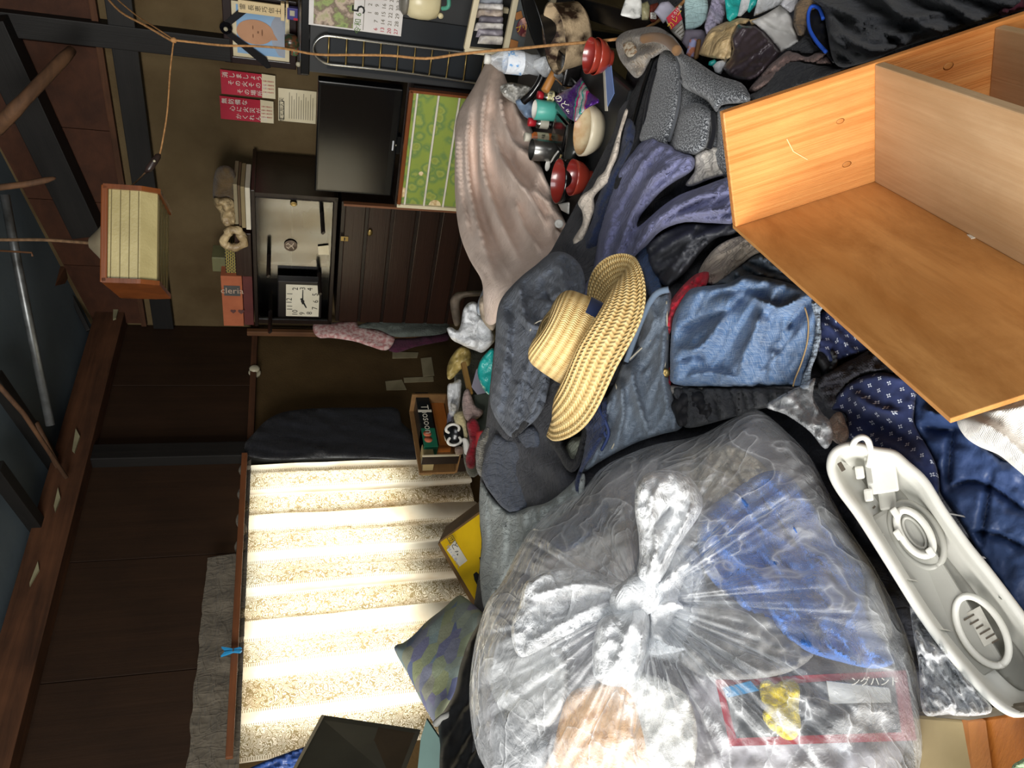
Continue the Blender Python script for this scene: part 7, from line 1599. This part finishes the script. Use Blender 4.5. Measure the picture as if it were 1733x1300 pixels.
# yellow carton
ye = mt('yellow carton', '#dcb414', '#c29c0c', rough=0.5); kr = mt('carton kraft edge', '#7a5c36', '#5e4526')
yz = [(745,918,2.42),(812,870,2.30),(826,960,2.22),(818,1040,2.28)]
yz3 = tps(yz[:2]+yz[3:])
yc = thing('yellow_carton', 'yellow cardboard carton with a white label tipped against the curtain', 'box', at(790, 960, 2.4))
def yq(nm, pts, up, mat, th=0.004): return prism(nm, [at(x, y, float(yz3(np.array([x*1.0]), np.array([y*1.0]))[()] if np.ndim(yz3(1.0, 1.0)) == 0 else yz3(x, y))-up) for x, y in pts], FW*th, mat, yc)
yq('carton_face', [(745,918),(813,869),(850,880),(850,1040),(818,1040)], 0.0, ye); yq('carton_edge', [(743,916),(811,866),(813,869),(745,918)], 0.002, kr, 0.25); yq('carton_edge', [(745,918),(818,1040),(806,1036),(741,921)], -0.002, kr, 0.25)
yq('carton_label', [(756,931),(770,915),(791,949),(778,959)], 0.004, white_p)
zl = float(np.ravel(yz3(774.0, 938.0))[0])-0.006
text('label_lettering', '団とルーム', at(776, 936, zl), iv(0.5, 0.86), iv(0.86, -0.5), 0.024, ink, yc); text('label_lettering', 'TM・くらふと', at(768, 943, zl), iv(0.5, 0.86), iv(0.86, -0.5), 0.013, mt('blue ink', '#5a6aa0'), yc)
yq('hand_hole', [(801,972),(806,968),(812,974),(818,992),(818,1000),(812,998),(803,982)], 0.003, ink); yq('carton_badge', [(811,944),(820,940),(823,952),(814,956)], 0.003, ink)
# patchwork cushion
def patchw():
    t = NT('hexagon patchwork'); uv = t.coord('UV'); v = t.n('ShaderNodeTexVoronoi'); v.inputs['Scale'].default_value = 19; v.inputs['Randomness'].default_value = 0.6; t.l(uv, v.inputs['Vector'])
    hs = t.n('ShaderNodeSeparateColor'); t.l(v.outputs[1], hs.inputs[0])
    c = t.ramp(hs.outputs[0], [(0.0, '#8a8aa8'), (0.2, '#97a190'), (0.35, '#a3aa80'), (0.5, '#9f96a6'), (0.65, '#70789c'), (0.8, '#8aa0a6'), (1.0, '#acac8c')])
    return t.done(t.pbr(c, 0.9, 0, t.bump(t.noise(uv, 120, 3), 0.001), 0.1))
cloth('patchwork_cushion', [(667,1097),(672,1091),(682,1088),(700,1075),(722,1052),(750,1030),(772,1010),(782,1008),(800,1022),(820,1042),(815,1062),(800,1090),(790,1120),(778,1170),(760,1205),(742,1228),(735,1225),(712,1185),(690,1140),(675,1115)], patchw(), Z=[(667,1097,2.25),(780,1008,2.2),(820,1042,2.0),(740,1228,1.9),(780,1120,1.95)], step=5, edge=(24, 0.06), noise=(0.01, 40), skirt=0.1, label='muted hexagon patchwork cushion propped in front of the curtain', cat='cushion')
flat('teal_folder', [(712,1250),(722,1218),(748,1256),(752,1310),(706,1310)], 1.75, mt('dark teal folder', '#3d5550', '#2f4440'), 0.01, 'dark teal folder standing between the board and black bags', 'folder')
# black bin liners
binl = mt('black bin liner', '#1d1e20', '#121314', rough=0.55, spec=0.5, kind='UV', bump=0.0008, bs=14)
lump('black_bin_bag', [(822,1040),(806,1062),(792,1088),(778,1130),(770,1170),(756,1196),(742,1222),(745,1262),(752,1320),(840,1320),(830,1260),(812,1200),(806,1130),(818,1070)], [(820,1045,1.9),(742,1222,1.75),(760,1310,1.55),(825,1300,1.45),(800,1130,1.75)], binl, 'black plastic bin bag squeezed between cushion and clear bag', 'plastic bag', step=4, auto=(0.02, 26, 112, 0.6), edge=(12, 0.04), noise=(0.008, 40), crease=0.4)
tube('bag_strap', [at(737, 1225, 1.72), at(750, 1214, 1.7), at(762, 1210, 1.69)], 0.008, mt('grey strap', '#8a8a86'), label='short grey strap on the black bin bag', cat='strap', n=6)
# large board and tarp in the lower left
bd = thing('dark_board', 'dark green brown board leaning at the bottom left of the window', 'board', at(600, 1280, 1.6))
bz = [(545,1217,1.75),(710,1242,1.68),(690,1310,1.45),(490,1310,1.5)]
bfn = tps(bz)
def bq(nm, pts, up, mat, th): return prism(nm, [at(x, y, float(np.ravel(bfn(float(x), float(y)))[0])-up) for x, y in pts], FW*th, mat, bd)
bq('board_face', [(545,1217),(710,1242),(676,1330),(482,1330)], 0, mt('dark green hardboard', '#4a4a3e', '#3a3a32', rough=0.6), 0.02)
bq('brown_panel', [(640,1232),(708,1243),(676,1330),(606,1330)], 0.003, mt('brown hardboard', '#54432e', '#41331f'), 0.003)
bq('pale_edge', [(541,1216),(546,1217),(486,1330),(480,1330)], 0.002, cream, 0.02)
cloth('blue_tarp', [(415,1310),(440,1292),(475,1278),(512,1265),(530,1262),(515,1290),(500,1320)], mt('blue tarp', '#33508c', '#22386a', rough=0.4, kind='UV'), Z=1.9, step=5, edge=(8, 0.02), auto=(0.012, 12, -25, 0.7), label='strip of blue tarpaulin below the curtain rail end', cat='tarpaulin')
